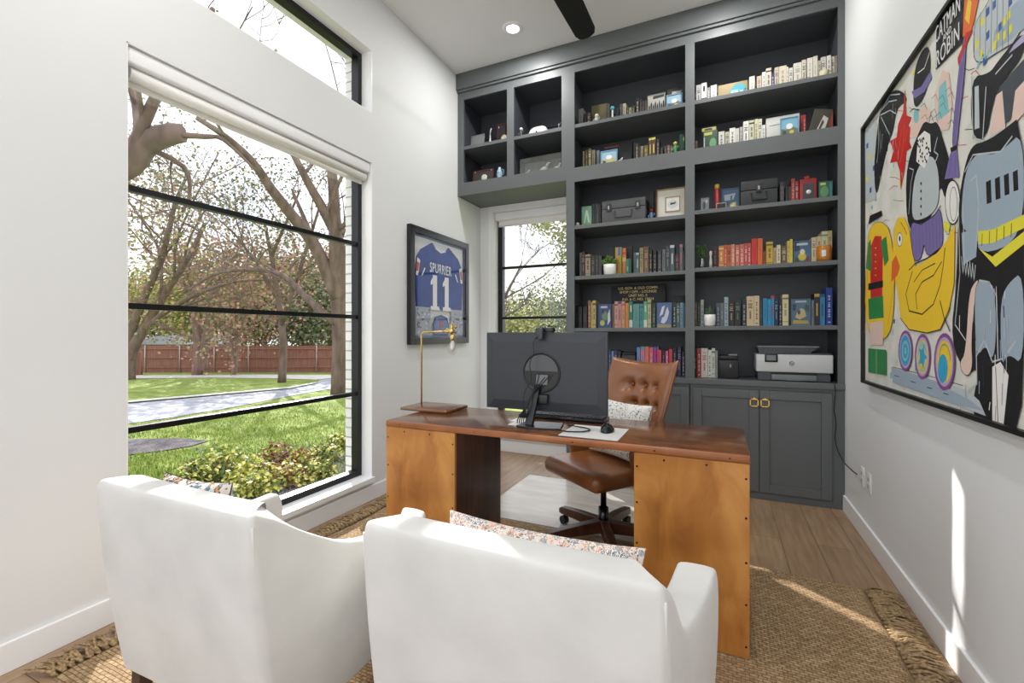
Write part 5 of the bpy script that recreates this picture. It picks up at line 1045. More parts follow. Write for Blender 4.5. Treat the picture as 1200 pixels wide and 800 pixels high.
m = MB(); m.box((w*.3+.007, .008, h*.2+.007), (w*.82-.007, .0098, h*.72-.007), 0, R); m.add([R @ Vector((w*.3+.007+u*(w*.52-.014), .0076, h*.2+.007+v*(h*.52-.014))) for u, v in circ(.5, .5, .4, .32)], [tuple(range(14))], 1); m.add([R @ Vector((w*.3+.007+u*(w*.52-.014), .0073, h*.2+.007+v*(h*.52-.014))) for u, v in ((.3, .45), (.7, .5), (.75, .7), (.6, .6), (.35, .62))], [(0, 1, 2, 3, 4)], 2); P(m, 'photo', [cm((226, 226, 220)), cm((200, 206, 204)), cm((50, 54, 58))], t)
# ---- left bay, fourth shelf: books behind the plant
a, b = boxat(714, 741, 288.5, 4.12, .02, 'L4'); m = MB(); m.rbox(a, b, .002); solid(m, 'black_board', cm((28, 29, 31)), 'flat black board behind the bushy plant, fourth left shelf', 'board')
boxset(721, 728.5, 289.5, 4.06, 'L4', .05, 'yellow and blue printed box behind the bushy plant, fourth left shelf', (206, 170, 60), [((60, 130, 190), [(.4, .7), (.8, .7), (.8, 1), (.4, 1)]), ((214, 110, 60), [(.0, .2), (.4, .2), (.4, .6), (0, .6)])], 'printed_box', 'box')
boxset(729.3, 733.6, 290.5, 4.04, 'L4', .05, 'narrow orange and red striped box right of the bushy plant', (220, 130, 70), [((200, 70, 60), [(0, .75), (1, .75), (1, .85), (0, .85)]), ((230, 190, 90), [(0, .5), (1, .5), (1, .65), (0, .65)])], 'striped_box', 'box')
boxset(733.8, 739.6, 303, 4.0, 'L4', .03, 'green and teal box low in front of the black board', (46, 120, 92), [((30, 84, 76), [(.5, 0), (1, 0), (1, 1), (.5, 1)]), ((90, 190, 120), [(.1, .2), (.4, .2), (.4, .5), (.1, .5)])], 'green_box', 'box')
# ---- left bay, fifth shelf sign
yS = 4.24; x0, x1 = xr(716.5, 780, yS); zt_ = onY(748, 334, yS).z; t = thing('letter_board', ((x0+x1)/2, yS, zs('L5')), 'black sign with four lines of gold capital letters standing behind the books', 'sign')
m = MB(); m.rbox((x0, yS, zs('L5')), (x1, yS+.02, zt_), .003); P(m, 'board', cm((12, 12, 13)), t)
gold = mat('gold lettering', (214, 190, 120), .4)
for i, (s, sz) in enumerate((('U.S. GOV. & OLD COMM.', .032), ('SHOP / OFF. - LOUNGE', .032), ('UNIT NO. 5', .032), ('P.O. & C. NO. 15024', .032))):
    P(text_mesh(s, sz, frame_mtx(((x0+x1)/2, yS-.0006, zt_-.026-.034*i), (1, 0, 0), (0, 0, 1)), .0008, sx=1.0, bold=.0008), 'lettering', gold, t)
a, b = boxat(790, 802.5, 346.5, 4.24, .1, 'L5'); m = MB(); m.rbox(a, b, .003); solid(m, 'dark_box', cm((24, 36, 34)), 'dark green-black box behind the books at the right of the fifth left shelf', 'box')
# ---- left bay counter
a, b = boxat(728.5, 744.5, 416, 4.03, .14, 'L6'); m = MB(); m.rbox(a, b, .004); m.rbox((a[0]+.002, a[1]-.001, a[2]+.03), (b[0]-.002, a[1]+.002, a[2]+.05), .001, 1); solid(m, 'low_box', [cm((60, 64, 66)), cm((110, 116, 118))], 'low grey box on the countertop between blue and pink books', 'box')
m = MB(); m.rbox((a[0]-.0, a[1]+.005, b[2]+.0006), (b[0], b[1]-.01, b[2]+.022), .003); solid(m, 'lying_book', cm((26, 26, 28)), 'flat black book lying on the low grey box', 'book')
# ---- upper cabinets over the window
def ux(a_, b_, y): return xr(a_, b_, y)
def up(px, y, k): return Vector((onY(px, 300, y).x, y, zs(k)))
x0, x1 = xr(551.3, 567.4, 4.02); h = .135; t = thing('framed_plate', ((x0+x1)/2, 4.03, zs('U1')), 'plain silver-grey framed plate in the top left corner cubby', 'picture'); R = Matrix.Translation((x0, 4.02, zs('U1')+.0012)) @ Matrix.Rotation(-.08, 4, 'X'); w = x1-x0
m = MB(); ring(m, 0, 0, w, h, .004, 0, .01); P(m, 'frame', mat('silver metal', (170, 172, 172), .3, 1), t); m = MB(); m.box((.004, .003, .004), (w-.004, .009, h-.004), 0, R); P(m, 'plate', mat('brushed grey plate', (112, 114, 114), .4), t)
c = up(574.5, 4.0, 'U1'); t = thing('tower_figurine', tuple(c), 'slender white tower-shaped figurine in the top left cubby', 'figurine'); m = MB(); m.lathe([(.0005, 0), (.022, 0), (.018, .008), (.010, .04), (.006, .09), (.0005, .1)], c, 4); P(m, 'tower', cm((200, 200, 196)), t); m = MB(); m.tube([c+Vector((0, 0, .095)), c+Vector((.002, 0, .13)), c+Vector((.008, 0, .145)), c+Vector((.012, 0, .155))], .006, 8); P(m, 'neck', cm((200, 200, 196)), t)
picture(582.5, 592.5, 145, 4.08, 'U1', 'plaque', 'dark red framed plaque behind the round gold clock', 'plaque', (84, 20, 26), [((26, 20, 22), SQ), ((200, 200, 196), circ(.12, .9, .05, .05))], .008)
c = up(591, 4.0, 'U1')+Vector((0, 0, .036)); t = thing('round_clock', tuple(c-Vector((0, 0, .036))), 'small round gold clock in the top left cubby', 'clock'); m = MB(); m.lathe([(.0005, -.018), (.034, -.018), (.036, 0), (.033, .003), (.029, .0), (.0005, 0)], c, 28, M=R90); P(m, 'case', mat('aged brass', (170, 150, 90), .3, .8), t); m = MB(); m.lathe([(.0005, .0008), (.028, .0008)], c, 24, M=R90); P(m, 'dial', cm((196, 190, 160)), t); m = MB(); m.tube([c+Vector((0, -.002, 0)), c+Vector((.012, -.002, .012))], .0012, 5); m.tube([c+Vector((0, -.002, 0)), c+Vector((-.004, -.002, .018))], .0012, 5); P(m, 'clock_hands', blk, t)
figurine(610.8, 4.0, 'U1', .105, ((60, 60, 62), (206, 204, 198)), 'black and white figurine left of the white shell, top cubby', .95)
x0, x1 = xr(617.6, 641.8, 4.02); w = x1-x0; c = Vector(((x0+x1)/2, 4.05, zs('U1'))); t = thing('white_helmet_model', tuple(c), 'large white domed shell-like model in the top middle cubby', 'model')
m = MB(); m.grid(lambda u, v: c+Vector((w/2*(math.cos(math.pi*u))*math.cos(v*math.pi/2)**.6, -.055*math.sin(2*math.pi*u*0+math.pi*u)*math.cos(v*math.pi/2)**.6, .105*math.sin(v*math.pi/2)*(.85+.15*math.cos(2*math.pi*u)))), 24, 10); m.grid(lambda u, v: c+Vector((w/2*(math.cos(math.pi+math.pi*u))*math.cos(v*math.pi/2)**.6, .055*math.sin(math.pi*u)*math.cos(v*math.pi/2)**.6, .105*math.sin(v*math.pi/2))), 24, 10); P(m, 'shell', cm((222, 218, 214)), t)
m = MB(); m.sphere(c+Vector((0, -.052, .035)), .008, 8); P(m, 'dark_eye', blk, t)
m = MB(); c = up(654, 4.03, 'U1'); m.tube([c+Vector((-.03, 0, .006)), c+Vector((-.01, 0, .02)), c+Vector((.012, 0, .06)), c+Vector((.02, 0, .085)), c+Vector((.006, 0, .08)), c+Vector((.01, 0, .03)), c+Vector((.03, 0, .006)), c+Vector((-.03, 0, .006))], .006, 8); solid(m, 'looped_sculpture', cm((110, 112, 112)), 'thin grey looped sculpture at the right of the top middle cubby', 'sculpture')
x0, x1 = xr(554, 577.8, 4.02); w = x1-x0; h = .135; t = thing('plaque', ((x0+x1)/2, 4.03, zs('U2')), 'dark red wooden plaque with a round silver medallion in the lower left cubby', 'plaque'); R = Matrix.Translation((x0, 4.02, zs('U2')+.0014)) @ Matrix.Rotation(-.08, 4, 'X')
m = MB(); ring(m, 0, 0, w, h, .007, 0, .014); m.box((.007, .006, .007), (w-.007, .013, h-.007), 1, R); P(m, 'wooden_board', [cm((104, 34, 40)), cm((60, 52, 50))], t)
m = MB(); m.lathe([(.0005, .006), (.028, .006), (.033, .002), (.033, 0)], R @ Vector((w*.55, .005, h*.42)), 24, M=R90, ); P(m, 'medallion', mat('pale silver', (206, 206, 190), .35, .3), t)
for q in ((.1, .9), (.9, .9)): m = MB(); m.lathe([(.0005, .004), (.005, .003), (.006, 0)], R @ Vector((w*q[0], .0, h*q[1])), 10, M=R90); P(m, 'corner_stud', cm((200, 200, 196)), t)
c = up(585.5, 4.0, 'U2'); t = thing('figurine', tuple(c), 'blue and white swirling figurine in the lower left cubby', 'figurine'); m = MB(); m.lathe([(.0005, 0), (.020, 0), (.024, .02), (.030, .05), (.026, .08), (.012, .105), (.014, .12), (.0005, .125)], c, 20); P(m, 'body', mat('marbled blue', (96, 150, 176), .3, vary=((206, 214, 218), 22, (1, 1, 1))), t); m = MB(); m.tube([c+Vector((.02, 0, .03)), c+Vector((.045, 0, .05)), c+Vector((.042, 0, .09)), c+Vector((.018, 0, .1))], .006, 8); P(m, 'wing', cm((90, 140, 160)), t)
x0, x1 = xr(609.5, 657.5, 3.975); z = zs('U2'); t = thing('display_case', ((x0+x1)/2, 4.03, z), 'clear display case holding small white animal figures in the lower middle cubby', 'display case')
m = MB(); H_ = .15; g_ = .003
m.box((x0, 3.97, z+.008), (x1, 3.97+g_, z+H_)); m.box((x0, 4.09, z+.008), (x1, 4.09+g_, z+H_)); m.box((x0, 3.97+g_, z+.008), (x0+g_, 4.09, z+H_)); m.box((x1-g_, 3.97+g_, z+.008), (x1, 4.09, z+H_)); m.box((x0, 3.97, z+H_), (x1, 4.093, z+H_+g_)); P(m, 'clear_cover', glass_mat('acrylic', (.93, .94, .94), .35), t)
m = MB(); m.rbox((x0-.003, 3.967, z), (x1+.003, 4.096, z+.0078), .002); P(m, 'base', cm((150, 152, 152)), t)
m = MB(); m.box((x0+.004, 4.084, z+.009), (x1-.004, 4.0895, z+H_-.004)); P(m, 'grey_backing', cm((120, 124, 124)), t)
for u, s in ((.12, .7), (.55, 1.2), (.86, .9)):
    m = MB(); c = Vector((x0+(x1-x0)*u, 4.03, z+.0085)); s *= .045
    m.sphere(c+Vector((0, 0, s*.75)), s*.45, 12, sc=(1.3, .6, .8)); m.tube([c+Vector((s*.35, 0, s*.9)), c+Vector((s*.6, 0, s*1.5))], [s*.25, s*.16], 8); m.sphere(c+Vector((s*.75, 0, s*1.6)), s*.2, 10, sc=(1.5, .8, .8))
    for lx_ in (-.4, -.28, .28, .4): m.tube([c+Vector((lx_*s, (s*.12 if abs(lx_) > .3 else -s*.12), s*.6)), c+Vector((lx_*s*1.1, (s*.12 if abs(lx_) > .3 else -s*.12), 0))], s*.07, 6)
    m.tube([c+Vector((-s*.55, 0, s*.9)), c+Vector((-s*.85, 0, s*.5))], s*.07, 6)
    one(m, 'animal_figurine', cm((226, 224, 218)), uniq('%s white horse-like figurine inside the clear display case' % {.12: 'leftmost low', .55: 'tall central', .86: 'rightmost'}[u]), 'figurine')
# ================================================================ FRAMED JERSEY (left wall)
def wallM(y, z, x): return Matrix(((0, 0, 1, x), (1, 0, 0, y), (0, 1, 0, z), (0, 0, 0, 1)))   # local x -> +Y, local y -> +Z, local z -> +X
JY0, JY1, JZ0, JZ1 = 3.115, 4.085, 1.165, 2.185
t = thing('framed_jersey', (XL+.02, (JY0+JY1)/2, JZ0), 'black-framed blue number eleven sports jersey hanging on the white window wall', 'framed jersey')
x = XL+.001; fw = .058
m = MB()
for a, b in (((x, JY0, JZ0), (x+.042, JY0+fw, JZ1)), ((x, JY1-fw, JZ0), (x+.042, JY1, JZ1)), ((x, JY0+fw, JZ0), (x+.042, JY1-fw, JZ0+fw)), ((x, JY0+fw, JZ1-fw), (x+.042, JY1-fw, JZ1))): m.box(a, b)
bevel(P(m, 'frame', mat('black frame', (24, 25, 28), .3), t), .003)
iw = JY1-JY0-2*fw; ih = JZ1-JZ0-2*fw; M_ = wallM(JY0+fw, JZ0+fw, x+.006)
def fl(m, poly, k, mi): m.add([M_ @ Vector((u*iw, v*ih, .0006*k)) for u, v in poly], [tuple(range(len(poly)))], mi)
m = MB(); m.box((x, JY0+fw, JZ0+fw), (x+.006, JY1-fw, JZ1-fw))
fl(m, [(0, 0), (1, 0), (1, 1), (0, 1)], 1, 1); fl(m, [(.02, .02), (.98, .02), (.98, .98), (.02, .98)], 2, 0); P(m, 'mat_board', [cm((214, 216, 218)), cm((90, 120, 170))], t)
blu = mat('royal blue mesh cloth', (16, 44, 116), .7, bump=(400, .15, 'n'), vary=((24, 60, 140), 7, (1, 1, 1)))
m = MB(); jp = [(.06, .28), (.94, .28), (.955, .60), (.93, .78), (.86, .86), (.66, .955), (.60, .90), (.50, .875), (.40, .90), (.34, .955), (.14, .86), (.07, .78), (.045, .60)]
m.prism([(u*iw, v*ih) for u, v in jp], .012, M_ @ Matrix.Translation((0, 0, .0015))); P(m, 'jersey', blu, t)
m = MB(); M_2 = M_ @ Matrix.Translation((0, 0, .0137))
def fl2(poly, k, mi): m.add([M_2 @ Vector((u*iw, v*ih, .0004*k)) for u, v in poly], [tuple(range(len(poly)))], mi)
for s_ in (0, 1):
    q = (lambda u: u) if s_ == 0 else (lambda u: 1-u)
    fl2([(q(.047), .60), (q(.085), .60), (q(.12), .75), (q(.07), .775)][:: 1 if s_ == 0 else -1], 1, 0); fl2([(q(.05), .64), (q(.088), .64), (q(.11), .72), (q(.06), .735)][:: 1 if s_ == 0 else -1], 2, 1)
fl2([(.40, .90), (.50, .872), (.60, .90), (.585, .915), (.50, .893), (.415, .915)], 1, 0)
for s_ in (0, 1):
    q = (lambda u: u) if s_ == 0 else (lambda u: 1-u)
    fl2([(q(.155), .60), (q(.21), .68), (q(.195), .69), (q(.145), .61)][:: 1 if s_ == 0 else -1], 1, 0)
P(m, 'white_and_orange_trim', [cm((226, 226, 226)), cm((200, 80, 60))], t)
wl_ = cm((228, 228, 228)); yc = JY0+fw+iw*.5
def jt(body, size, v, sx, bold=.004, col=wl_, u=.5, nm='lettering'): P(text_mesh(body, size, M_ @ Matrix.Translation((iw*u, ih*v, .0145)), .0008, sx=sx, bold=bold, sp=1.12), nm, col, t)
jt('SPURRIER', .125, .70, .62, .0008)
m = MB()
for u in (.34, .57):
    m.prism([(p, q) for p, q in ((.0, 0), (.15, 0), (.13, .035), (.1, .035), (.1, .32), (.034, .32), (.034, .30), (.0, .26), (.0, .225), (.034, .24), (.034, .035), (0, .035))], .001, M_ @ Matrix.Translation((iw*u-.03, ih*.245+.03, .0142)))
P(m, 'numerals', wl_, t)
m = MB(); fl2([(.04, .03), (.30, .03), (.30, .30), (.04, .30)], 1, 0); fl2([(.70, .03), (.96, .03), (.96, .30), (.70, .30)], 1, 0)
rn = random.Random(11)
for i in range(46):
    u = rn.uniform(.05, .27)+(.66 if i % 2 else 0); v = rn.uniform(.04, .27); fl2([(u, v), (u+.02, v), (u+.018, v+.022), (u+.002, v+.02)], 2+i*.02, 1+i % 3)
P(m, 'photo_collage', [cm((150, 156, 170)), cm((60, 66, 90)), cm((206, 208, 212)), cm((110, 90, 90))], t)
m = MB(); rp = [(.35, .02), (.65, .02), (.66, .14), (.62, .21), (.5, .235), (.38, .21), (.34, .14)]
fl2(rp, 3, 0); fl2([(.5+(u-.5)*.86, .125+(v-.125)*.84) for u, v in rp], 4, 1); P(m, 'badge', [cm((24, 40, 100)), cm((70, 110, 176))], t)
P(text_mesh('F', .14, M_ @ Matrix.Translation((iw*.5, ih*.115, .0165)), .0006, bold=.006), 'badge_letter', cm((170, 50, 50)), t)
m = MB(); m.box((x+.034, JY0+fw, JZ0+fw), (x+.0365, JY1-fw, JZ1-fw)); P(m, 'glazing', glass_mat('frame glass', (1, 1, 1), .04), t)
# ================================================================ BIG PAINTING (right wall)
AY0, AY1, AZ0, AZ1 = 1.50, 3.352, .965, 2.485     # AY1 is the end nearest the bookcase
t = thing('painting', (XR-.02, (AY0+AY1)/2, AZ0), 'huge colourful pop-art painting in a thin black frame filling the right wall', 'painting')
m = MB(); f_ = .016; xa, xb = XR-.042, XR-.001
for a, b in (((xa, AY0, AZ0), (xb, AY0+f_, AZ1)), ((xa, AY1-f_, AZ0), (xb, AY1, AZ1)), ((xa, AY0+f_, AZ0), (xb, AY1-f_, AZ0+f_)), ((xa, AY0+f_, AZ1-f_), (xb, AY1-f_, AZ1))): m.box(a, b)
P(m, 'frame', mat('thin black frame', (16, 16, 17), .45), t)
canvas = mat('painted canvas', (226, 220, 216), .6, vary=((206, 210, 196), 9, (1, 1, 1)))
AC = {'w': (232, 230, 226), 'k': (20, 20, 24), 'y': (236, 196, 44), 'r': (196, 34, 32), 'g': (34, 128, 62), 'pu': (120, 108, 166), 'dpu': (76, 66, 116), 'bg': (156, 172, 186), 'lg': (186, 194, 198), 'o': (224, 104, 40), 'pk': (226, 198, 186), 'cy': (56, 160, 200), 'mg': (136, 74, 140), 'ly': (226, 216, 60), 'tl': (130, 190, 196), 'bl': (50, 90, 160), 'dg': (66, 72, 80), 'lpu': (176, 166, 206)}
mats = [canvas]; idx = {}
for k, c in AC.items(): idx[k] = len(mats); mats.append(mat('paint '+k, c, .5))
xp = XR-.022; A = MB(); A.box((xp, AY0+f_, AZ0+f_), (XR-.004, AY1-f_, AZ1-f_), 0)
layer = [1]
def chaikin(p, n=2):
    for _ in range(n):
        q = []
        for i in range(len(p)):
            a, b = p[i], p[(i+1) % len(p)]; q += [(a[0]*.75+b[0]*.25, a[1]*.75+b[1]*.25), (a[0]*.25+b[0]*.75, a[1]*.25+b[1]*.75)]
        p = q
    return p
def ap(c, pts, raw=False):
    """a painted patch; pts are canvas positions read as photo pixels on the wall plane"""
    if 6 < len(pts) < 18 and c != 'r': pts = chaikin(pts)
    layer[0] += 1; xx = xp-.000012*layer[0]; v = []
    for px, py in pts:
        p = onX(px, py, XR); v.append((xx, min(max(p.y, AY0+f_), AY1-f_), min(max(p.z, AZ0+f_), AZ1-f_)))
    # tessellate so that concave patches fill properly
    from mathutils.geometry import tessellate_polygon
    fs = tessellate_polygon([[Vector((0, q[1], q[2])) for q in v]])
    A.add(v, [tuple(f) for f in fs], idx[c])
    if len(pts) > 24 and c in ('y', 'pu', 'lg', 'bg', 'pk', 'g', 'w'): ln('k', pts, .45, True)
def ln(c, pts, w=1.0, closed=False):
    """brush line of width w (photo px at the near part)"""
    q = [onX(px, py, XR) for px, py in pts]
    if closed: q.append(q[0])
    layer[0] += 1; xx = xp-.000012*layer[0]; hw = w*.0030
    for a, b in zip(q, q[1:]):
        d = Vector((0, b.y-a.y, b.z-a.z)); L = d.length
        if L < 1e-6: continue
        d /= L; n = Vector((0, -d.z, d.y))*hw; e = d*hw*.6
        vs = [a-e+n, b+e+n, b+e-n, a-e-n]
        A.add([(xx, min(max(p.y, AY0+f_), AY1-f_), min(max(p.z, AZ0+f_), AZ1-f_)) for p in vs], [(0, 1, 2, 3)], idx[c])
def ell(cx, cy, rx, ry, n=22, a0=0, a1=2*math.pi): return [(cx+rx*math.cos(a0+(a1-a0)*i/n), cy+ry*math.sin(a0+(a1-a0)*i/n)) for i in range(n if a1-a0 > 6 else n+1)]
rn = random.Random(21)
# background scribbles and small windows
for i in range(90):
    x_ = rn.uniform(1020, 1092); y_ = rn.uniform(max(60, 150-(x_-1018)*1.45+14), 440); s_ = rn.uniform(1.0, 2.4)*(1+(x_-1018)/120)
    ap(rn.choice(['tl', 'ly', 'pk', 'lg', 'bl', 'pk', 'w', 'lg']), [(x_, y_), (x_+s_, y_-s_*.5), (x_+s_*.9, y_+s_*2.2), (x_+.1, y_+s_*2.4)])
for i in range(60):
    x_ = rn.uniform(1022, 1160); y_ = rn.uniform(max(40, 150-(x_-1018)*1.42+10), 300); ln(rn.choice(['k', 'dg', 'r', 'mg', 'lg']), [(x_, y_), (x_+rn.uniform(2, 8), y_-rn.uniform(-6, 8)), (x_+rn.uniform(6, 14), y_-rn.uniform(-3, 6))], .35)
ap('lg', [(1019, 155), (1033, 135), (1033, 232), (1020, 238)]); [ap(c, [(1021+4*(i % 3), 168+13*i), (1023.5+4*(i % 3), 166+13*i), (1023.5+4*(i % 3), 172+13*i), (1021+4*(i % 3), 174+13*i)]) for i, c in enumerate(('bl', 'ly', 'bl', 'ly', 'bl'))]
# drooping black shape with white strokes
ap('k', [(1033, 233), (1030, 200), (1033, 165), (1037, 130), (1046, 110), (1058, 103), (1068, 108), (1071, 118), (1062, 122), (1057, 132), (1054, 152), (1047, 170), (1040, 200)])
for q in ([(1038, 130), (1048, 118), (1058, 116)], [(1038, 134), (1050, 128), (1057, 132)], [(1039, 136), (1046, 150), (1049, 156)], [(1036, 142), (1036, 170), (1034, 190)], [(1040, 127), (1050, 110), (1062, 109)]): ln('lg', q, .9)
# scarlet burst
ap('r', [(1062, 200), (1058, 188), (1050, 190), (1054, 176), (1050, 164), (1058, 160), (1060, 144), (1066, 130), (1068, 102), (1070, 134), (1076, 136), (1072, 146), (1077, 150), (1073, 164), (1076, 172), (1070, 176), (1068, 196), (1063, 222)])
for q in ([(1064, 150), (1060, 180)], [(1067, 145), (1066, 170), (1062, 190)], [(1071, 150), (1068, 165)]): ln('o', q, .8)
# black hat-like sweep with purple band (abstract)
ap('k', [(1078, 118), (1079, 84), (1086, 62), (1096, 50), (1100, 66), (1098, 92), (1092, 112), (1082, 126)])
ap('pu', [(1076, 106), (1088, 100), (1099, 82), (1101, 90), (1092, 106), (1080, 114)]); ln('w', [(1084, 84), (1092, 78), (1098, 60)], .8)
ap('pk', [(1074, 160), (1076, 138), (1092, 122), (1100, 128), (1096, 150), (1082, 160)]); ap('pk', [(1106, 152), (1104, 110), (1114, 80), (1122, 84), (1126, 120), (1122, 150)]); ap('tl', [(1108, 140), (1110, 100), (1118, 92), (1122, 130)])
ap('tl', ell(1082, 135, 3.4, 8)); ln('k', [(1074, 130), (1078, 126), (1086, 128)], .6)
for i in range(16): x_ = rn.uniform(1076, 1122); y_ = rn.uniform(100, 156); ln('dg', [(x_, y_), (x_+5, y_-5), (x_+8, y_+3)], .35)
# coat, waistcoat and striped trousers (no wearer)
ap('k', [(1071, 270), (1069, 210), (1074, 180), (1086, 152), (1092, 140), (1100, 144), (1108, 140), (1114, 160), (1122, 184), (1128, 210), (1118, 236), (1112, 214), (1106, 240), (1090, 272)])
ap('lg', [(1076, 256), (1078, 214), (1086, 190), (1102, 178), (1110, 200), (1110, 236), (1102, 250), (1086, 258)])
ap('w', [(1082, 188), (1084, 160), (1092, 152), (1099, 156), (1100, 176), (1092, 196)])
for i in range(34): x_ = rn.uniform(1083, 1099); y_ = rn.uniform(158, 188); ap('k', [(x_, y_), (x_+1.3, y_-.8), (x_+1.5, y_+2), (x_+.2, y_+2.4)])
for i in range(6): ap('k', ell(1088, 214+9*i, .9, 2, 8))
ln('lg', [(1108, 160), (1104, 176), (1109, 180), (1104, 192)], 1); ln('lg', [(1074, 196), (1079, 198), (1076, 212), (1073, 250)], .8)
ap('pu', [(1074, 258), (1088, 262), (1104, 252), (1112, 240), (1116, 284), (1108, 296), (1094, 300), (1092, 282), (1088, 304), (1078, 306)])
for i in range(9): ln('dpu', [(1077+4.2*i, 262-1.6*i+2), (1078+4.2*i, 300-1.5*i)], .45)
ln('k', [(1074, 258), (1088, 262), (1104, 252), (1112, 240)], .8)
# lettering panel
ap('k', [(1106, 80), (1107, 30), (1141, -18), (1141, 46)])
# orange corner, city blocks
ap('o', [(1139, 40), (1141, 0), (1152, -20), (1160, -10), (1152, 26), (1144, 44)]); ap('y', [(1142, 20), (1146, -6), (1150, 0), (1147, 26)])
ap('lg', [(1152, 68), (1153, 26), (1164, 10), (1184, -24), (1215, -70), (1215, 40), (1176, 62), (1162, 72)])
ap('bg', [(1176, 58), (1178, 34), (1200, 4), (1215, -10), (1215, 30), (1198, 44)])
for i, (x_, y_, c) in enumerate(((1155, 46, 'ly'), (1160, 58, 'ly'), (1161, 20, 'ly'), (1168, 36, 'bl'), (1168, 8, 'bl'), (1176, 0, 'bl'), (1180, 38, 'ly'), (1183, 26, 'bl'), (1188, 20, 'ly'), (1188, 36, 'ly'), (1194, 12, 'ly'), (1196, 28, 'ly'), (1176, 48, 'ly'), (1196, -4, 'bl'), (1164, 66, 'bl'))): ap(c, [(x_, y_), (x_+4, y_-4), (x_+4, y_+5), (x_, y_+10)])
for i in range(7): ln('k', [(1153+7*i, 66-2*i), (1154+7*i, 20-8*i)], .35)
ln('tl', [(1156, 78), (1164, 62), (1168, 66), (1172, 56)], 1.2)
# long purple tie-like ribbon
ap('pu', [(1140, 40), (1144, 40), (1141, 90), (1135, 140), (1132, 172), (1126, 172), (1128, 140), (1134, 84)])
ap('k', [(1124, 172), (1132, 168), (1132, 175), (1125, 178)]); ap('pu', [(1124, 178), (1132, 174), (1135, 206), (1117, 209)])
for q in ([(1141, 60), (1133, 130), (1129, 168)], [(1138, 70), (1131, 130), (1127, 168)], [(1126, 180), (1122, 206)], [(1130, 178), (1130, 206)]): ln('dpu', q, .5)
ap('r', [(1133, 66), (1140, 50), (1143, 36), (1152, 32), (1146, 44), (1139, 62), (1134, 76)])
# white oval clasp
ap('w', ell(1127, 236, 9, 26)); ln('k', ell(1127, 236, 9, 26), .8, True); ln('k', ell(1128, 238, 4.5, 20), .5, True); ap('ly', [(1117, 258), (1124, 262), (1122, 272), (1116, 268)])
# angular black and pink abstract field, upper right (plain generic stand-in)
ap('k', [(1150, 160), (1149, 88), (1172, 84), (1182, 70), (1215, 30), (1215, 60), (1190, 92), (1176, 116), (1168, 162)]); ap('dg', [(1176, 150), (1184, 100), (1215, 66), (1215, 96), (1196, 140)])
ap('lg', [(1154, 150), (1154, 100), (1159, 98), (1160, 148)]); ap('lpu', [(1196, 60), (1202, 50), (1215, 36), (1215, 46)])
ap('pk', [(1172, 160), (1180, 110), (1188, 104), (1192, 150), (1184, 158)]); ap('pk', [(1198, 148), (1204, 104), (1215, 92), (1215, 130)])
for q in ([(1164, 160), (1168, 100)], [(1150, 88), (1152, 160), (1166, 164), (1188, 150)], [(1180, 84), (1200, 62)]): ln('lg', q, .9)
# blue-grey slab with a yellow band (plain generic stand-in)
ap('k', [(1124, 400), (1132, 330), (1134, 240), (1140, 200), (1150, 168), (1168, 164), (1190, 150), (1215, 130), (1215, 560), (1160, 500), (1150, 480), (1160, 430), (1144, 440)])
ap('bg', [(1137, 270), (1139, 220), (1146, 190), (1160, 176), (1176, 180), (1190, 172), (1215, 150), (1215, 280), (1160, 300), (1156, 272)])
ap('bg', [(1138, 272), (1158, 266), (1156, 300), (1140, 310)])
for q in ([(1142, 200), (1152, 180), (1168, 178), (1186, 176), (1200, 158)], [(1150, 210), (1156, 204), (1159, 240), (1156, 290)], [(1134, 230), (1136, 320), (1130, 380), (1144, 400)], [(1140, 240), (1141, 300)]): ln('lg', q, .9)
[ap('k', [(1168+11*i, 212-4*i), (1174+11*i, 209-4*i), (1175+11*i, 236-5*i), (1169+11*i, 238-5*i)]) for i in range(4)]
ap('ly', [(1158, 270), (1159, 285), (1176, 284), (1215, 266), (1215, 250), (1176, 268)]); [ln('k', [(1163+9*i, 287-2.6*i), (1163.5+9*i, 273-3*i)], .6) for i in range(5)]
ap('ly', [(1159, 290), (1176, 300), (1215, 270), (1215, 285), (1180, 312)])
for i in range(5): ln('lg', [(1138+3.4*i, 300+2*i), (1140+3.4*i, 320+2*i), (1141.5+3.4*i, 302+2*i)], .7)
ap('pk', [(1147, 344), (1154, 330), (1160, 326), (1154, 352), (1150, 400), (1152, 430), (1146, 442), (1138, 436), (1136, 424), (1143, 414)])
ap('bg', [(1155, 400), (1154, 340), (1160, 326), (1172, 330), (1180, 344), (1181, 400), (1176, 424), (1168, 404), (1158, 418)])
ap('bg', [(1186, 400), (1186, 350), (1196, 330), (1215, 316), (1215, 430), (1196, 414), (1188, 430)])
for q in ([(1156, 418), (1166, 398), (1176, 424), (1190, 420), (1204, 400)], [(1160, 328), (1172, 330), (1181, 346), (1183, 420)], [(1156, 400), (1157, 450), (1144, 460)]): ln('lg', q, 1)
ap('w', [(1176, 430), (1186, 424), (1196, 440), (1190, 505), (1176, 500)]); ap('lg', [(1128, 452), (1146, 458), (1160, 470), (1168, 488), (1140, 478), (1124, 470)]); ln('k', [(1180, 430), (1183, 500)], .6)
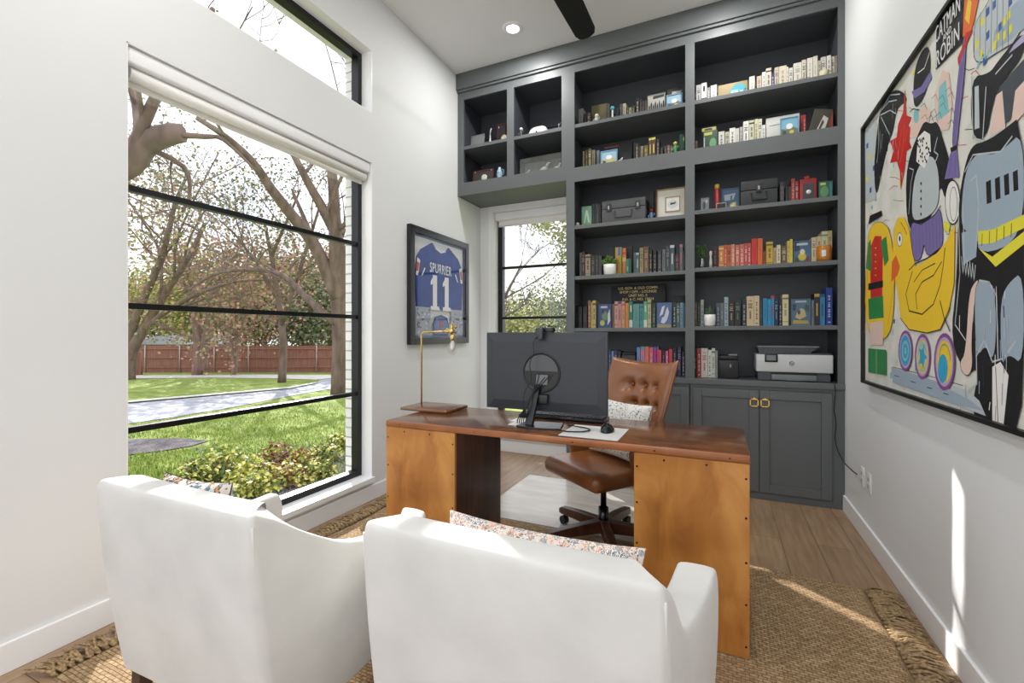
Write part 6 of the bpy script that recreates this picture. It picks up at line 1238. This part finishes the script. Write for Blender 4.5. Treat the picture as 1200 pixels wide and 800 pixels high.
# red, green and yellow panels at the far end (abstract)
ap('y', [(1019, 396), (1022, 280), (1028, 262), (1040, 258), (1052, 270), (1057, 330), (1052, 400)])
ap('r', [(1027, 350), (1026, 290), (1032, 276), (1040, 276), (1042, 300), (1041, 350)]); ap('g', [(1021, 314), (1024, 284), (1027, 280), (1028, 318)]); ap('g', [(1039, 282), (1046, 276), (1049, 304), (1044, 312)])
ap('k', [(1024, 332), (1042, 328), (1042, 336), (1024, 340)]); [ap('y', ell(1033, 290+8*i, 1.3, 1.3, 8)) for i in range(5)]
ap('g', [(1024, 350), (1042, 346), (1043, 372), (1025, 374)]); ap('pk', [(1026, 378), (1042, 376), (1042, 404), (1026, 404)])
ap('g', [(1024, 408), (1046, 410), (1046, 440), (1024, 436)]); ln('w', [(1034, 410), (1034, 438)], .7)
for q in ([(1048, 380), (1056, 330), (1058, 300)], [(1020, 390), (1024, 300)]): ln('o', q, .8)
ap('k', [(1024, 262), (1026, 252), (1040, 246), (1041, 252)])
# yellow toy duck on three wheels
ap('bg', [(1052, 430), (1104, 446), (1150, 470), (1165, 482), (1130, 474), (1054, 448)]); [ln('k', [(1056+20*i, 440+7*i), (1062+20*i, 441.5+7*i)], .6) for i in range(4)]
ln('k', [(1054, 430), (1104, 442), (1140, 452)], .4)
ap('y', [(1054, 300), (1055, 268), (1060, 254), (1068, 254), (1074, 268), (1078, 296), (1082, 312), (1092, 306), (1108, 296), (1118, 284), (1130, 262), (1129, 330), (1122, 366), (1112, 386), (1096, 390), (1074, 386), (1064, 374), (1060, 344), (1056, 322)])
ap('o', [(1052, 330), (1053, 306), (1058, 298), (1063, 312), (1060, 322)]); ap('w', ell(1062.5, 280, 3.2, 8)); ap('k', ell(1062.5, 279, 1.1, 3.2)); ln('k', ell(1062.5, 280, 3.2, 8), .5, True)
ln('k', [(1064, 260), (1069, 268), (1071, 274)], .7)
ln('k', [(1078, 318), (1070, 344), (1074, 364), (1090, 368), (1104, 356), (1112, 334), (1116, 310), (1118, 290)], 1); ln('k', [(1074, 316), (1082, 308), (1096, 302), (1112, 290)], 1); ln('k', [(1084, 362), (1082, 344), (1090, 330), (1104, 322), (1114, 306)], .9); ln('k', [(1080, 330), (1090, 316), (1106, 308)], .7)
ln('k', [(1112, 352), (1117, 372), (1124, 388)], 1); ln('k', [(1063, 372), (1074, 386), (1096, 390), (1112, 386), (1124, 360)], .7)
for k, (cx_, cy_, rx_, ry_) in enumerate(((1069.5, 411, 8.5, 24), (1090.5, 418, 9.5, 27), (1117.5, 424, 13, 34))):
    ap('mg', ell(cx_, cy_, rx_, ry_)); ap('lpu', ell(cx_, cy_, rx_*.84, ry_*.86)); ap('cy' if k == 0 else 'y', ell(cx_, cy_, rx_*.72, ry_*.75))
    if k == 0: ap('tl', ell(cx_, cy_, rx_*.5, ry_*.52)); ap('cy', ell(cx_, cy_, rx_*.34, ry_*.36)); ap('tl', ell(cx_, cy_, rx_*.16, ry_*.18))
    if k == 1:
        ap('tl', ell(cx_, cy_, rx_*.62, ry_*.66)); ap('y', ell(cx_, cy_+2, rx_*.5, ry_*.5))
        ap('cy', [(cx_+(rx_*.68 if i % 2 == 0 else rx_*.26)*math.cos(math.pi*i/5-1.2), cy_+(ry_*.7 if i % 2 == 0 else ry_*.26)*math.sin(math.pi*i/5-1.2)) for i in range(10)])
    if k == 2: ap('cy', ell(cx_-2, cy_+8, rx_*.48, ry_*.5)); ln('tl', ell(cx_, cy_, rx_*.55, ry_*.6, 20, 3.4, 6.2), 1)
for c_, q in (('k', [(1222, 300), (1226, 120), (1250, 60), (1262, 90), (1256, 320), (1238, 420)]), ('pu', [(1264, 200), (1270, 60), (1290, 20), (1294, 180), (1278, 260)]), ('y', [(1240, 470), (1262, 400), (1290, 380), (1288, 470), (1262, 520)]), ('bg', [(1266, 340), (1270, 270), (1294, 220), (1296, 330)]), ('r', [(1228, 60), (1236, 0), (1250, -40), (1246, 30)])): ap(c_, q)
for i in range(26):     # loose white and dark drips over the black fields
    x_ = rn.uniform(1134, 1196); y_ = rn.uniform(330, 480); ln(rn.choice(['lg', 'w', 'dg', 'bg']), [(x_, y_), (x_+rn.uniform(-1, 1), y_+rn.uniform(8, 26))], rn.uniform(.3, .8))
for i in range(22):
    x_ = rn.uniform(1032, 1066); y_ = rn.uniform(120, 220); ln(rn.choice(['lg', 'w']), [(x_, y_), (x_+rn.uniform(-2, 2), y_+rn.uniform(6, 20))], .4)
P(A, 'canvas', mats, t)
# hand lettering painted on the black panel
def atM(px, py, rot): p = onX(px, py, XR); return Matrix.Translation((xp-.010, p.y, p.z)) @ Matrix(((0, 0, -1, 0), (-1, 0, 0, 0), (0, 1, 0, 0), (0, 0, 0, 1))) @ Matrix.Rotation(rot, 4, 'Z')
pa, pb = onX(1107, 40, XR).y, onX(1141, 0, XR).y; zt_ = [onX(1123.5, py, XR).z for py in (21, 36, 52)]
for body, z_, wd, hz_ in (('CATMAN', zt_[0], .90, .064), ('AND', zt_[1], .30, .024), ('ROBIN', zt_[2], .84, .064)):
    M3 = Matrix.Translation((xp-.010, (pa+pb)/2, z_)) @ Matrix(((0, 0, -1, 0), (-1, 0, 0, 0), (0, 1, 0, 0), (0, 0, 0, 1)))
    size = hz_/.70; probe = text_mesh(body, size, Matrix.Identity(4), sp=1.08); w0 = max(v[0] for v in probe.v)-min(v[0] for v in probe.v)
    P(text_mesh(body, size, M3, .0004, sx=wd*abs(pa-pb)/w0, sp=1.08), 'painted_lettering', cm((236, 236, 234)), t)
# ================================================================ OUTLETS
for i, (y, lab) in enumerate(((3.475, 'white wall outlet plate nearest the bookcase, with the black cord plugged in'), (3.335, 'white wall outlet plate farther from the bookcase, with nothing plugged in'))):
    z = .37; t = thing('wall_outlet', (XR-.003, y, z), lab, 'outlet'); m = MB(); m.rbox((XR-.006, y-.036, z-.058), (XR-.0005, y+.036, z+.058), .002); P(m, 'plate', trim_m, t)
    for q in (-.022, .022): m = MB(); m.rbox((XR-.009, y-.017, z+q-.014), (XR-.0062, y+.017, z+q+.014), .001); m.box((XR-.0095, y-.008, z+q-.006), (XR-.0091, y-.005, z+q+.006), 1); m.box((XR-.0095, y+.005, z+q-.006), (XR-.0091, y+.008, z+q+.006), 1); P(m, 'socket', [cm((222, 222, 220)), blk], t)
# ================================================================ OUTDOORS
def ground_mat(n, l, b):
    t = n.new('ShaderNodeTexCoord'); x = n.new('ShaderNodeTexNoise'); x.inputs['Scale'].default_value = 1.2; x.inputs['Detail'].default_value = 10; x.inputs['Roughness'].default_value = .7
    y = n.new('ShaderNodeTexNoise'); y.inputs['Scale'].default_value = 22; y.inputs['Detail'].default_value = 6
    ad = n.new('ShaderNodeMath'); ad.operation = 'MULTIPLY_ADD'; ad.inputs[1].default_value = .5; h = n.new('ShaderNodeMath'); h.operation = 'MULTIPLY'; h.inputs[1].default_value = .5
    r = ramp(n, [(.36, (84, 100, 34)), (.48, (122, 142, 52)), (.58, (150, 166, 76)), (.68, (176, 180, 108))]); bp = n.new('ShaderNodeBump'); bp.inputs['Distance'].default_value = .05; bp.inputs['Strength'].default_value = .8
    l.new(t.outputs['Object'], x.inputs['Vector']); l.new(t.outputs['Object'], y.inputs['Vector']); l.new(x.outputs[0], h.inputs[0]); l.new(y.outputs[0], ad.inputs[0]); l.new(h.outputs[0], ad.inputs[2]); l.new(ad.outputs[0], r.inputs[0]); l.new(r.outputs[0], b.inputs['Base Color']); l.new(y.outputs[0], bp.inputs['Height']); l.new(bp.outputs[0], b.inputs['Normal']); b.inputs['Roughness'].default_value = .95
lawn_m = nodes_mat('lawn grass', ground_mat)
m = MB()
m.grid(lambda u, v: (lambda x, y: (x, y, gz(x, y)))(-90+150*u, -25+115*v), 40, 30); o = P(m, 'ground', lawn_m, None); o['kind'] = 'structure'
def gpoly(name, px, mt, up, kind='structure'):
    m = MB(); v = [onG(a, b) for a, b in px]; v = [(p.x, p.y, gz(p.x, p.y)+up) for p in v]; m.add(v, [tuple(range(len(v)))[::-1]]); o = P(m, name, mt, None); o['kind'] = kind; return o
asph = mat('pale asphalt', (176, 176, 184), .9, vary=((146, 148, 158), 1.6, (1, 1, 1))); conc = mat('concrete', (214, 210, 206), .9, vary=((196, 192, 188), 2, (1, 1, 1)))
gpoly('street', [(-60, 524), (60, 506), (148, 497), (205, 489), (270, 478), (330, 466), (380, 457), (440, 452), (470, 448), (440, 441), (400, 442), (375, 445), (371, 449), (340, 455), (250, 463), (148, 472), (60, 481), (-60, 492)], asph, .012)
gpoly('driveway', [(20, 447), (148, 443.6), (250, 442.5), (330, 443.5), (370, 445), (400, 442), (400, 439.5), (300, 439), (148, 440), (20, 442)], conc, .016)
gpoly('kerb', [(60, 482.5), (148, 473.5), (250, 464.3), (340, 456), (371, 450), (370, 449), (340, 454.6), (250, 462.6), (148, 471.5), (60, 480.5)], conc, .06)
rock = mat('gravel', (128, 122, 126), .95, vary=((76, 72, 74), 40, (1, 1, 1)), bump=(60, 1, 'v'))
gpoly('gravel_bed', [(60, 518), (148, 515), (210, 514), (245, 517), (225, 523), (190, 529), (148, 534), (60, 544)], rock, .015)
gpoly('mulch_bed', [(215, 600), (240, 560), (290, 542), (340, 530), (400, 520), (440, 516), (470, 560), (420, 640), (300, 680)], rock, .01)
# leaf litter and pebbles
def scatter_leaves(mb, n, fn, rnd, mats_n=1, size=(.03, .06)):
    for i in range(n):
        p = fn(rnd); a = rnd.uniform(0, 6.28); b = rnd.uniform(-1, 1); d = Vector((math.cos(a), math.sin(a), b)).normalized(); s = rnd.uniform(*size)
        w = d.cross(Vector((rnd.uniform(-1, 1), rnd.uniform(-1, 1), 1))).normalized()*s*.45
        mb.add([p, p+d*s*.5+w, p+d*s, p+d*s*.5-w], [(0, 1, 2, 3)], rnd.randrange(mats_n), False)
g1 = mat('shrub leaf', (196, 196, 78), .6, vary=((110, 130, 44), 20, (1, 1, 1))); g2 = mat('shrub leaf pale', (220, 214, 124), .6); g3 = mat('shrub leaf dark', (84, 104, 44), .6); g4 = mat('rust leaf', (150, 88, 60), .6, vary=((110, 70, 50), 20, (1, 1, 1)))
stem_m = mat('thin brown stem', (96, 76, 60), .8)
def shrub(px, py, w, h, mats_, label, seed, n=520):
    rn = random.Random(seed); c = onG(px, py); c = Vector((c.x, c.y, gz(c.x, c.y))); t = thing('shrub', tuple(c), label, 'shrub', 'low shrubs below the big window')
    m = MB()
    for i in range(9): a = rn.uniform(0, 6.28); m.tube([c, c+Vector((math.cos(a)*w*.25, math.sin(a)*w*.25, h*.6)), c+Vector((math.cos(a)*w*.42, math.sin(a)*w*.42, h*.85))], [.008, .005, .003], 4)
    P(m, 'stems', stem_m, t); m = MB()
    def fn(r):
        while 1:
            p = Vector((r.uniform(-1, 1), r.uniform(-1, 1), r.uniform(0, 1)))
            if .45 < p.length < 1: break
        k = 1+.25*noise.noise(p*2+Vector((seed, 0, 0))); return c+Vector((p.x*w*.5*k, p.y*w*.5*k, p.z*h*k+.02))
    scatter_leaves(m, n, fn, rn, len(mats_), (.035, .07)); P(m, 'foliage', mats_, t)
for i, (px, py, w, h, ms, lab) in enumerate(((236, 566, .55, .30, [g1, g2, g3], 'yellow-green low shrub at the left edge of the bed below the big window'), (262, 556, .6, .34, [g1, g3, g2], 'leafy green and yellow shrub in the bed, second from the left'), (292, 566, .6, .30, [g2, g1, g1], 'bright yellow-green shrub in front of the rust-coloured one'),
      (322, 549, .55, .32, [g4, g4, g1], 'rust-brown low shrub in the middle of the window bed'), (336, 568, .55, .26, [g1, g2, g4], 'yellow shrub at the bed edge close to the window sill'), (352, 548, .5, .24, [g1, g4, g2], 'thin green shrub among the gravel, right of the rust one'), (380, 540, .5, .24, [g1, g2, g3], 'pale green shrub in the bed beside the white brick pier'), (372, 560, .45, .20, [g2, g1, g3], 'small pale shrub near the sill at the right corner'), (300, 580, .5, .22, [g1, g2, g3], 'low green shrub just above the armchair back'), (396, 526, .4, .24, [g3, g1, g2], 'dark green shrub farthest along the bed'))): shrub(px, py, w, h, ms, lab, i+1)
m = MB(); rn = random.Random(4)
for i in range(1500):
    px = rn.uniform(225, 430); py = rn.uniform(522, 640); p = onG(px, py); p.z = gz(p.x, p.y)+.01
    if p.x > XL-.35: continue
    s = rn.uniform(.012, .03); a = rn.uniform(0, 6.28); d = Vector((math.cos(a)*s, math.sin(a)*s, 0)); e = Vector((-d.y, d.x, 0))*.7
    m.add([p-d, p-e, p+d, p+e, p+Vector((0, 0, s*.8))], [(0, 1, 4), (1, 2, 4), (2, 3, 4), (3, 0, 4)], rn.randrange(2))
o = P(m, 'pebbles', [mat('grey pebble', (150, 148, 150), .8), mat('dark pebble', (86, 82, 84), .8)], None); o['kind'] = 'stuff'; tag(o, 'loose grey pebbles covering the shrub bed outside the window', 'pebbles')
# grass blades near the house
m = MB(); rn = random.Random(8)
for i in range(26000):
    py = 458+110*rn.random()**1.2; px = rn.uniform(120, 425); p = onG(px, py)
    if p.x > XL-.4: continue
    if 458 < py < 500-(px-148)*.16: continue
    if px < 246 and 514 < py < 534-(px-148)*.1: continue
    p.z = gz(p.x, p.y); a = rn.uniform(0, 6.28); h = rn.uniform(.03, .07); w = Vector((math.cos(a), math.sin(a), 0))*.006; l_ = Vector((rn.uniform(-.03, .03), rn.uniform(-.03, .03), h)); m.add([p-w, p+w, p+l_], [(0, 1, 2)], rn.randrange(3))
o = P(m, 'grass_blades', [mat('grass blade', (128, 156, 52), .7), mat('grass blade dry', (170, 178, 90), .7), mat('grass blade dark', (90, 122, 40), .7)], None); o['kind'] = 'stuff'; tag(o, 'short green lawn grass outside the big window', 'grass')
# fence
wood_f = mat('red-brown cedar fence', (160, 112, 98), .8, vary=((136, 90, 78), 3, (6, 6, .4))); post_m = mat('galvanised post', (186, 180, 176), .5, .3)
def fp(px, t_, z=None): p = atT(px, 440, t_); return Vector((p.x, p.y, gz(p.x, p.y)))
A_, B_ = fp(166, 31), fp(440, 31.5)
t = thing('fence', tuple((A_+B_)/2), 'long red-brown wooden fence across the street with pale metal posts', 'fence')
d = (B_-A_); L = d.length; d.normalize(); nrm = Vector((d.y, -d.x, 0)).normalized()
if nrm.dot(-A_) < 0: nrm = -nrm
m = MB(); s = 0; rn = random.Random(2)
while s < L:
    a = A_+d*s; b = A_+d*(s+.138); z0 = gz(a.x, a.y); h = 1.82+rn.uniform(-.015, .015); k = nrm*.02
    m.add([a-k, b-k, b+k, a+k]+[v+Vector((0, 0, h)) for v in (a-k, b-k, b+k, a+k)], [(0, 3, 2, 1), (4, 5, 6, 7), (0, 1, 5, 4), (1, 2, 6, 5), (2, 3, 7, 6), (3, 0, 4, 7)]); s += .145
P(m, 'boards', wood_f, t)
for q in (.35, 1.0, 1.6): m = MB(); m.tube([A_+nrm*.05+Vector((0, 0, q)), B_+nrm*.05+Vector((0, 0, q))], .045, 4); P(m, 'rail', wood_f, t)
s = .3
while s < L: c = A_+d*s+nrm*.10; m = MB(); m.tube([c, c+Vector((0, 0, 1.86))], .035, 8); P(m, 'post', post_m, t); s += 2.3
A2, B2 = fp(120, 27), fp(166, 28.5); t = thing('fence', tuple((A2+B2)/2), 'shorter brown wooden fence section at the left by the driveway', 'fence'); d = (B2-A2); L = d.length; d.normalize(); k = Vector((-d.y, d.x, 0))*.03; s = 0; m = MB()
while s < L: a = A2+d*s; b = A2+d*(s+.138); m.add([a-k, b-k, b+k, a+k]+[v+Vector((0, 0, 1.35)) for v in (a-k, b-k, b+k, a+k)], [(0, 3, 2, 1), (4, 5, 6, 7), (0, 1, 5, 4), (1, 2, 6, 5), (2, 3, 7, 6), (3, 0, 4, 7)]); s += .145
P(m, 'boards', wood_f, t); m = MB(); m.tube([B2, B2+Vector((0, 0, 1.5))], .06, 8); P(m, 'post', wood_f, t)
# neighbour houses
def house(px0, px1, t_, wallh, roofh, label, roofc, chim):
    a, b = fp(px0, t_), fp(px1, t_+1.5); d = (b-a).normalized(); n = Vector((-d.y, d.x, 0)); n = n if n.dot(a) > 0 else -n; D = 9; z = gz(a.x, a.y)
    t = thing('house', tuple((a+b)/2), label, 'house'); a.z = b.z = z; c, e = b+n*D, a+n*D; m = MB(); H = Vector((0, 0, wallh))
    m.add([a, b, c, e, a+H, b+H, c+H, e+H], [(0, 3, 2, 1), (4, 5, 6, 7), (0, 1, 5, 4), (1, 2, 6, 5), (2, 3, 7, 6), (3, 0, 4, 7)]); P(m, 'wall', mat('pale brick wall', (170, 150, 140), .9), t)
    o = .5; a2, b2, c2, e2 = a-d*o-n*o+H, b+d*o-n*o+H, c+d*o+n*o+H, e-d*o+n*o+H; r0 = a+d*D*.5+n*D*.5+Vector((0, 0, wallh+roofh)); r1 = b-d*D*.5+n*D*.5+Vector((0, 0, wallh+roofh)); m = MB()
    m.add([a2, b2, c2, e2, r0, r1], [(0, 1, 5, 4), (1, 2, 5), (2, 3, 4, 5), (3, 0, 4), (0, 3, 2, 1)]); P(m, 'roof', mat('roof shingles %d' % roofc[0], roofc, .9, vary=(tuple(int(q*.88) for q in roofc), 8, (1, 1, 3))), t)
    if chim:
        cc_ = a+(b-a)*chim+n*D*.35+Vector((0, 0, wallh)); m = MB(); m.box(cc_-Vector((.5, .4, 0)), cc_+Vector((.5, .4, roofh+.9))); m.box(cc_+Vector((-.6, -.5, roofh+.9)), cc_+Vector((.6, .5, roofh+1.05))); P(m, 'chimney', mat('brick chimney', (146, 96, 84), .9), t)
house(150, 250, 42, 2.0, 1.9, 'neighbouring house with a pale grey hipped roof and brick chimney behind the fence', (172, 174, 180), .42)
house(356, 420, 44, 2.0, 1.6, 'second neighbouring house with a pale roof behind the right part of the fence', (168, 164, 166), 0)
# ---- trees
bark = mat('grey brown bark', (128, 108, 98), .9, vary=((96, 80, 72), 5, (1, 1, .3)), bump=(9, .6, 'n')); bark2 = mat('pinkish bark', (150, 124, 112), .9, vary=((116, 94, 84), 5, (1, 1, .3)))
twig_m = mat('dark twigs', (98, 84, 78), .9)
SUNL = [(Vector((-2.4, 1.9, 1.5)), 1.5), (Vector((-2.1, 4.5, 1.5)), .6), (Vector((-2.4, 1.2, 1.2)), 1.1)]
def insun(p): return any(((p-q)-(-sdir)*((p-q).dot(-sdir))).length < r and (p-q).dot(-sdir) > 0 for q, r in SUNL)
def limb(m, pts, rad, rn, depth, maxd, leafs, spread=.9, gz_=.02, mi=0, kids=4):
    pts = [Vector(p) for p in pts]; out = []
    for i in range(len(pts)-1):
        p0 = pts[max(i-1, 0)]; p1 = pts[i]; p2 = pts[i+1]; p3 = pts[min(i+2, len(pts)-1)]
        for k in range(3): s = k/3; out.append(.5*((2*p1)+(p2-p0)*s+(2*p0-5*p1+4*p2-p3)*s*s+(3*p1-p0-3*p2+p3)*s**3))
    out.append(pts[-1]); n = len(out)
    rr_ = [rad[0]+(rad[1]-rad[0])*(i/(n-1)) for i in range(n)]
    m.tube(out, rr_, 7 if depth < 1 else (5 if depth < 2 else 3), mi, caps=depth < 1)
    if depth >= maxd:
        leafs.append(out[-1]); leafs.append(out[len(out)//2]); return
    L = sum((out[i+1]-out[i]).length for i in range(n-1))
    for q in range(kids):
        s = rn.uniform(.25, 1.0) if q else 1.0; i = min(n-2, int(s*(n-1))); b = out[i]; d = (out[i+1]-out[i]).normalized()
        side = Vector((rn.uniform(-1, 1), rn.uniform(-1, 1), rn.uniform(-.45, .9))).normalized(); nd = (d*(.8)+side*spread).normalized(); ln_ = L*rn.uniform(.38, .62)
        mid = b+nd*ln_*.5+Vector((rn.uniform(-1, 1), rn.uniform(-1, 1), rn.uniform(-.6, 1)))*ln_*.12
        end = b+nd*ln_+Vector((rn.uniform(-1, 1), rn.uniform(-1, 1), rn.uniform(-.2, 1)))*ln_*.18
        r0 = max(.011, rr_[i]*.5)
        if insun(end) or insun(mid): continue
        limb(m, [b, mid, end], (r0, max(.006, r0*.35)), rn, depth+1, maxd, leafs, spread, gz_, mi, kids)
def tree(label, limbs, seed, leafm=None, nleaf=0, lsize=(.10, .2), cr=.5, maxd=4, kids=4, bk=None, group=None, spread=.9):
    rn = random.Random(seed); m = MB(); leafs = []; base = None
    for pts, r0, r1 in limbs:
        w = [atT(*p) if len(p) == 3 else Vector(p) for p in pts]
        if base is None: base = w[0]; base.z = gz(base.x, base.y)-.05; w[0] = base
        limb(m, w, (r0, r1), rn, 0, maxd, leafs, spread, kids=kids)
    t = thing('tree', tuple(base), label, 'tree', group); P(m, 'trunk', bk or bark, t)
    if nleaf:
        m = MB()
        for i in range(nleaf):
            c = rn.choice(leafs); p = c+Vector((rn.gauss(0, cr), rn.gauss(0, cr), rn.gauss(0, cr)))
            if insun(p): continue
            a = Vector((rn.uniform(-1, 1), rn.uniform(-1, 1), rn.uniform(-1, 1))).normalized(); s = rn.uniform(*lsize); w = a.orthogonal().normalized()*s*.4
            m.add([p, p+a*s*.5+w, p+a*s, p+a*s*.5-w], [(0, 1, 2, 3)], rn.randrange(len(leafm)))
        P(m, 'foliage', leafm, t)
lf_g = [mat('tree leaf green', (122, 130, 82), .7), mat('tree leaf olive', (156, 154, 108), .7), mat('tree leaf yellow', (186, 178, 112), .7)]
lf_p = [mat('autumn leaf rose', (178, 134, 118), .7), mat('autumn leaf tan', (196, 160, 138), .7), mat('autumn leaf green', (140, 142, 96), .7)]
lf_d = [mat('tree leaf dark', (92, 102, 72), .7), mat('tree leaf grey green', (128, 134, 104), .7)]
# right big tree close to the window, leaning limbs
tree('big bare tree at the right of the window view, limbs sweeping up to the left', [
  ([(398, 462, 16), (399, 400, 16), (396, 350, 15.8), (393, 310, 15.6), (392, 250, 15.3), (388, 190, 15), (380, 120, 14.5)], .34, .12),
  ([(396, 350, 15.8), (384, 320, 15.6), (366, 284, 15.2), (340, 250, 14.6), (318, 222, 14), (296, 190, 13.4), (264, 160, 12.8), (230, 138, 12.2)], .27, .06),
  ([(396, 345, 15.8), (398, 290, 15.7), (382, 252, 15.2), (362, 216, 14.8), (344, 182, 14.4), (322, 150, 14)], .24, .06),
  ([(394, 380, 15.8), (360, 350, 16), (330, 322, 16.4), (290, 316, 16.8), (250, 322, 17), (215, 344, 17.2)], .13, .03)], 5, lf_g, 300, (.08, .15), .35, maxd=4, kids=4)
tree('forked tree at the left of the window view, limbs leaning right', [
  ([(150, 438, 24), (153, 415, 24), (160, 400, 24), (176, 372, 24), (196, 340, 23.8), (222, 300, 23.4), (240, 262, 23)], .34, .09),
  ([(150, 430, 24), (151, 400, 24), (164, 360, 23.6), (186, 310, 23.2), (198, 270, 22.8), (206, 236, 22.4), (222, 200, 22)], .26, .06),
  ([(168, 386, 24), (196, 364, 23.6), (232, 344, 23), (276, 330, 22.6), (320, 328, 22)], .16, .04),
  ([(150, 420, 24), (140, 380, 24), (128, 330, 24), (120, 280, 24)], .3, .08)], 9, lf_g, 300, (.12, .2), .5, maxd=4, kids=4)
tree('thick near limb and bare twigs entering the window at upper left', [
  ([(40, 560, 7.5), (40, 420, 7.4), (70, 300, 7.2), (120, 210, 7.0), (150, 190, 6.9), (170, 168, 6.9), (196, 158, 6.8), (214, 156, 6.8)], .32, .13),
  ([(205, 158, 6.8), (240, 160, 6.8), (262, 164, 6.8), (300, 200, 7)], .05, .015), ([(170, 172, 6.9), (215, 195, 7.2), (222, 230, 7.4), (205, 262, 7.6)], .05, .015), ([(150, 190, 6.9), (180, 120, 6.6), (215, 60, 6.3), (250, 10, 6)], .10, .03)], 14, lf_g, 420, (.04, .09), .22, maxd=3, kids=3, spread=1.0)
tree('twin-trunk tree standing in front of the fence, left of centre', [
  ([(231, 434, 28), (232, 400, 28), (226, 360, 28), (215, 320, 28), (205, 290, 28)], .30, .10), ([(238, 434, 28), (241, 400, 28), (246, 362, 28), (256, 330, 28), (268, 300, 28)], .30, .10)], 22, lf_p+lf_g[2:], 2600, (.12, .26), .9, maxd=3, kids=4, bk=bark2)
tree('small rose-leaved crape myrtle in front of the fence', [
  ([(274, 436, 28), (272, 410, 28), (266, 380, 28), (256, 350, 28)], .12, .04), ([(276, 436, 28), (278, 410, 28), (284, 380, 28), (296, 352, 28)], .12, .04), ([(275, 436, 28), (276, 400, 28), (277, 360, 28), (276, 335, 28)], .11, .04)], 31, lf_p, 3800, (.12, .24), .8, maxd=3, kids=4, bk=bark2)
gp = 'trees behind the fence'
k = 0
for px, tt, top, lm, lab in ((160, 46, 345, lf_g, 'green and yellow tree behind the pale grey roof'), (196, 52, 330, lf_p, 'rosy brown tree behind the brick chimney'), (232, 38, 318, lf_g, 'olive tree behind the fence beside the twin trunks'), (300, 37, 316, lf_p, 'rose-tinted tree behind the middle of the fence'), (330, 40, 308, lf_p, 'tan leaved tree behind the fence, right of centre'), (356, 36, 330, lf_d, 'grey-green tree behind the fence near the right'), (388, 38, 318, lf_p, 'brownish tree behind the fence at the right edge'), (270, 50, 330, lf_d, 'grey-green far tree seen between the trunks'), (420, 42, 300, lf_g, 'olive tree at the far right behind the brick pier'), (120, 40, 330, lf_g, 'olive tree at the far left behind the fence'), (310, 56, 322, lf_d, 'distant grey-green tree behind the second house')):
    k += 1; mid = 440-(440-top)*.45
    tree(lab, [([(px, 437, tt), (px+1, mid, tt), (px-4, (mid+top)/2, tt)], .28, .10), ([(px+1, mid+10, tt), (px+12, mid-10, tt), (px+18, (mid+top)/2, tt)], .16, .06), ([(px, mid+12, tt), (px-12, mid-6, tt), (px-20, (mid+top)/2+4, tt)], .16, .06)], 100+k, lm, 6000, (.16, .34), 1.15, maxd=2, kids=4, group=gp)
# leafy canopy of evergreen foliage high at right
tree('leafy oak whose small leaves fill the upper middle of the view', [
  ([(330, 447, 22), (332, 400, 22), (326, 350, 21.6), (318, 300, 21), (310, 262, 20.6)], .20, .06), ([(330, 380, 21.8), (350, 320, 21), (366, 270, 20.6), (376, 236, 20.2)], .12, .04), ([(326, 350, 21.6), (300, 310, 21), (280, 280, 20.6), (262, 262, 20)], .10, .03), ([(318, 300, 21), (340, 250, 20.6), (352, 222, 20)], .09, .03)], 41, lf_d, 3600, (.07, .14), .6, maxd=3, kids=4)
# seen through the narrow back window
for i, (px, tt, top, lm, lab) in enumerate(((596, 24, 350, lf_g, 'green tree at the left of the narrow window view'), (620, 30, 335, lf_g, 'olive green tree in the middle of the narrow window view'), (648, 26, 332, lf_d, 'grey-green tree at the right of the narrow window view'), (676, 28, 310, lf_g, 'leafy tree partly hidden by the bookcase edge'), (570, 34, 340, lf_d, 'far grey-green tree left of the narrow window'))):
    top += 22; mid = 430-(430-top)*.45
    tree(lab, [([(px, 432, tt), (px+1, mid, tt), (px-4, (mid+top)/2, tt)], .22, .08), ([(px+1, mid+10, tt), (px+14, mid-10, tt), (px+20, (mid+top)/2, tt)], .12, .04), ([(px, mid+12, tt), (px-14, mid-6, tt), (px-20, (mid+top)/2+4, tt)], .12, .04)], 200+i, lm, 2600, (.10, .20), .6, maxd=2, kids=4, group='trees beyond the narrow window')
tree('bare twiggy tree at the left edge of the narrow window', [([(560, 432, 16), (572, 380, 16), (590, 350, 16), (606, 320, 16), (612, 306, 16)], .10, .02), ([(572, 380, 16), (600, 366, 16), (622, 352, 16)], .06, .015)], 61, None, 0, maxd=3, kids=4, bk=twig_m)
tree('green leafy branch hanging at the top right of the narrow window', [([(760, 440, 9), (745, 330, 9), (720, 260, 9), (700, 242, 9), (676, 246, 9), (664, 252, 9)], .14, .015)]+[([(690, 243, 9), ((690+px)/2, (243+py)/2-4, 9+.1*q), (px, py, 9+.15*q)], .012, .004) for q, (px, py) in enumerate(((632, 264), (646, 268), (656, 274), (662, 284), (660, 296), (664, 304), (640, 262), (668, 270)))], 71, [lf_g[0], lf_g[1], lf_g[1]], 1500, (.05, .09), .10, maxd=0, kids=0)
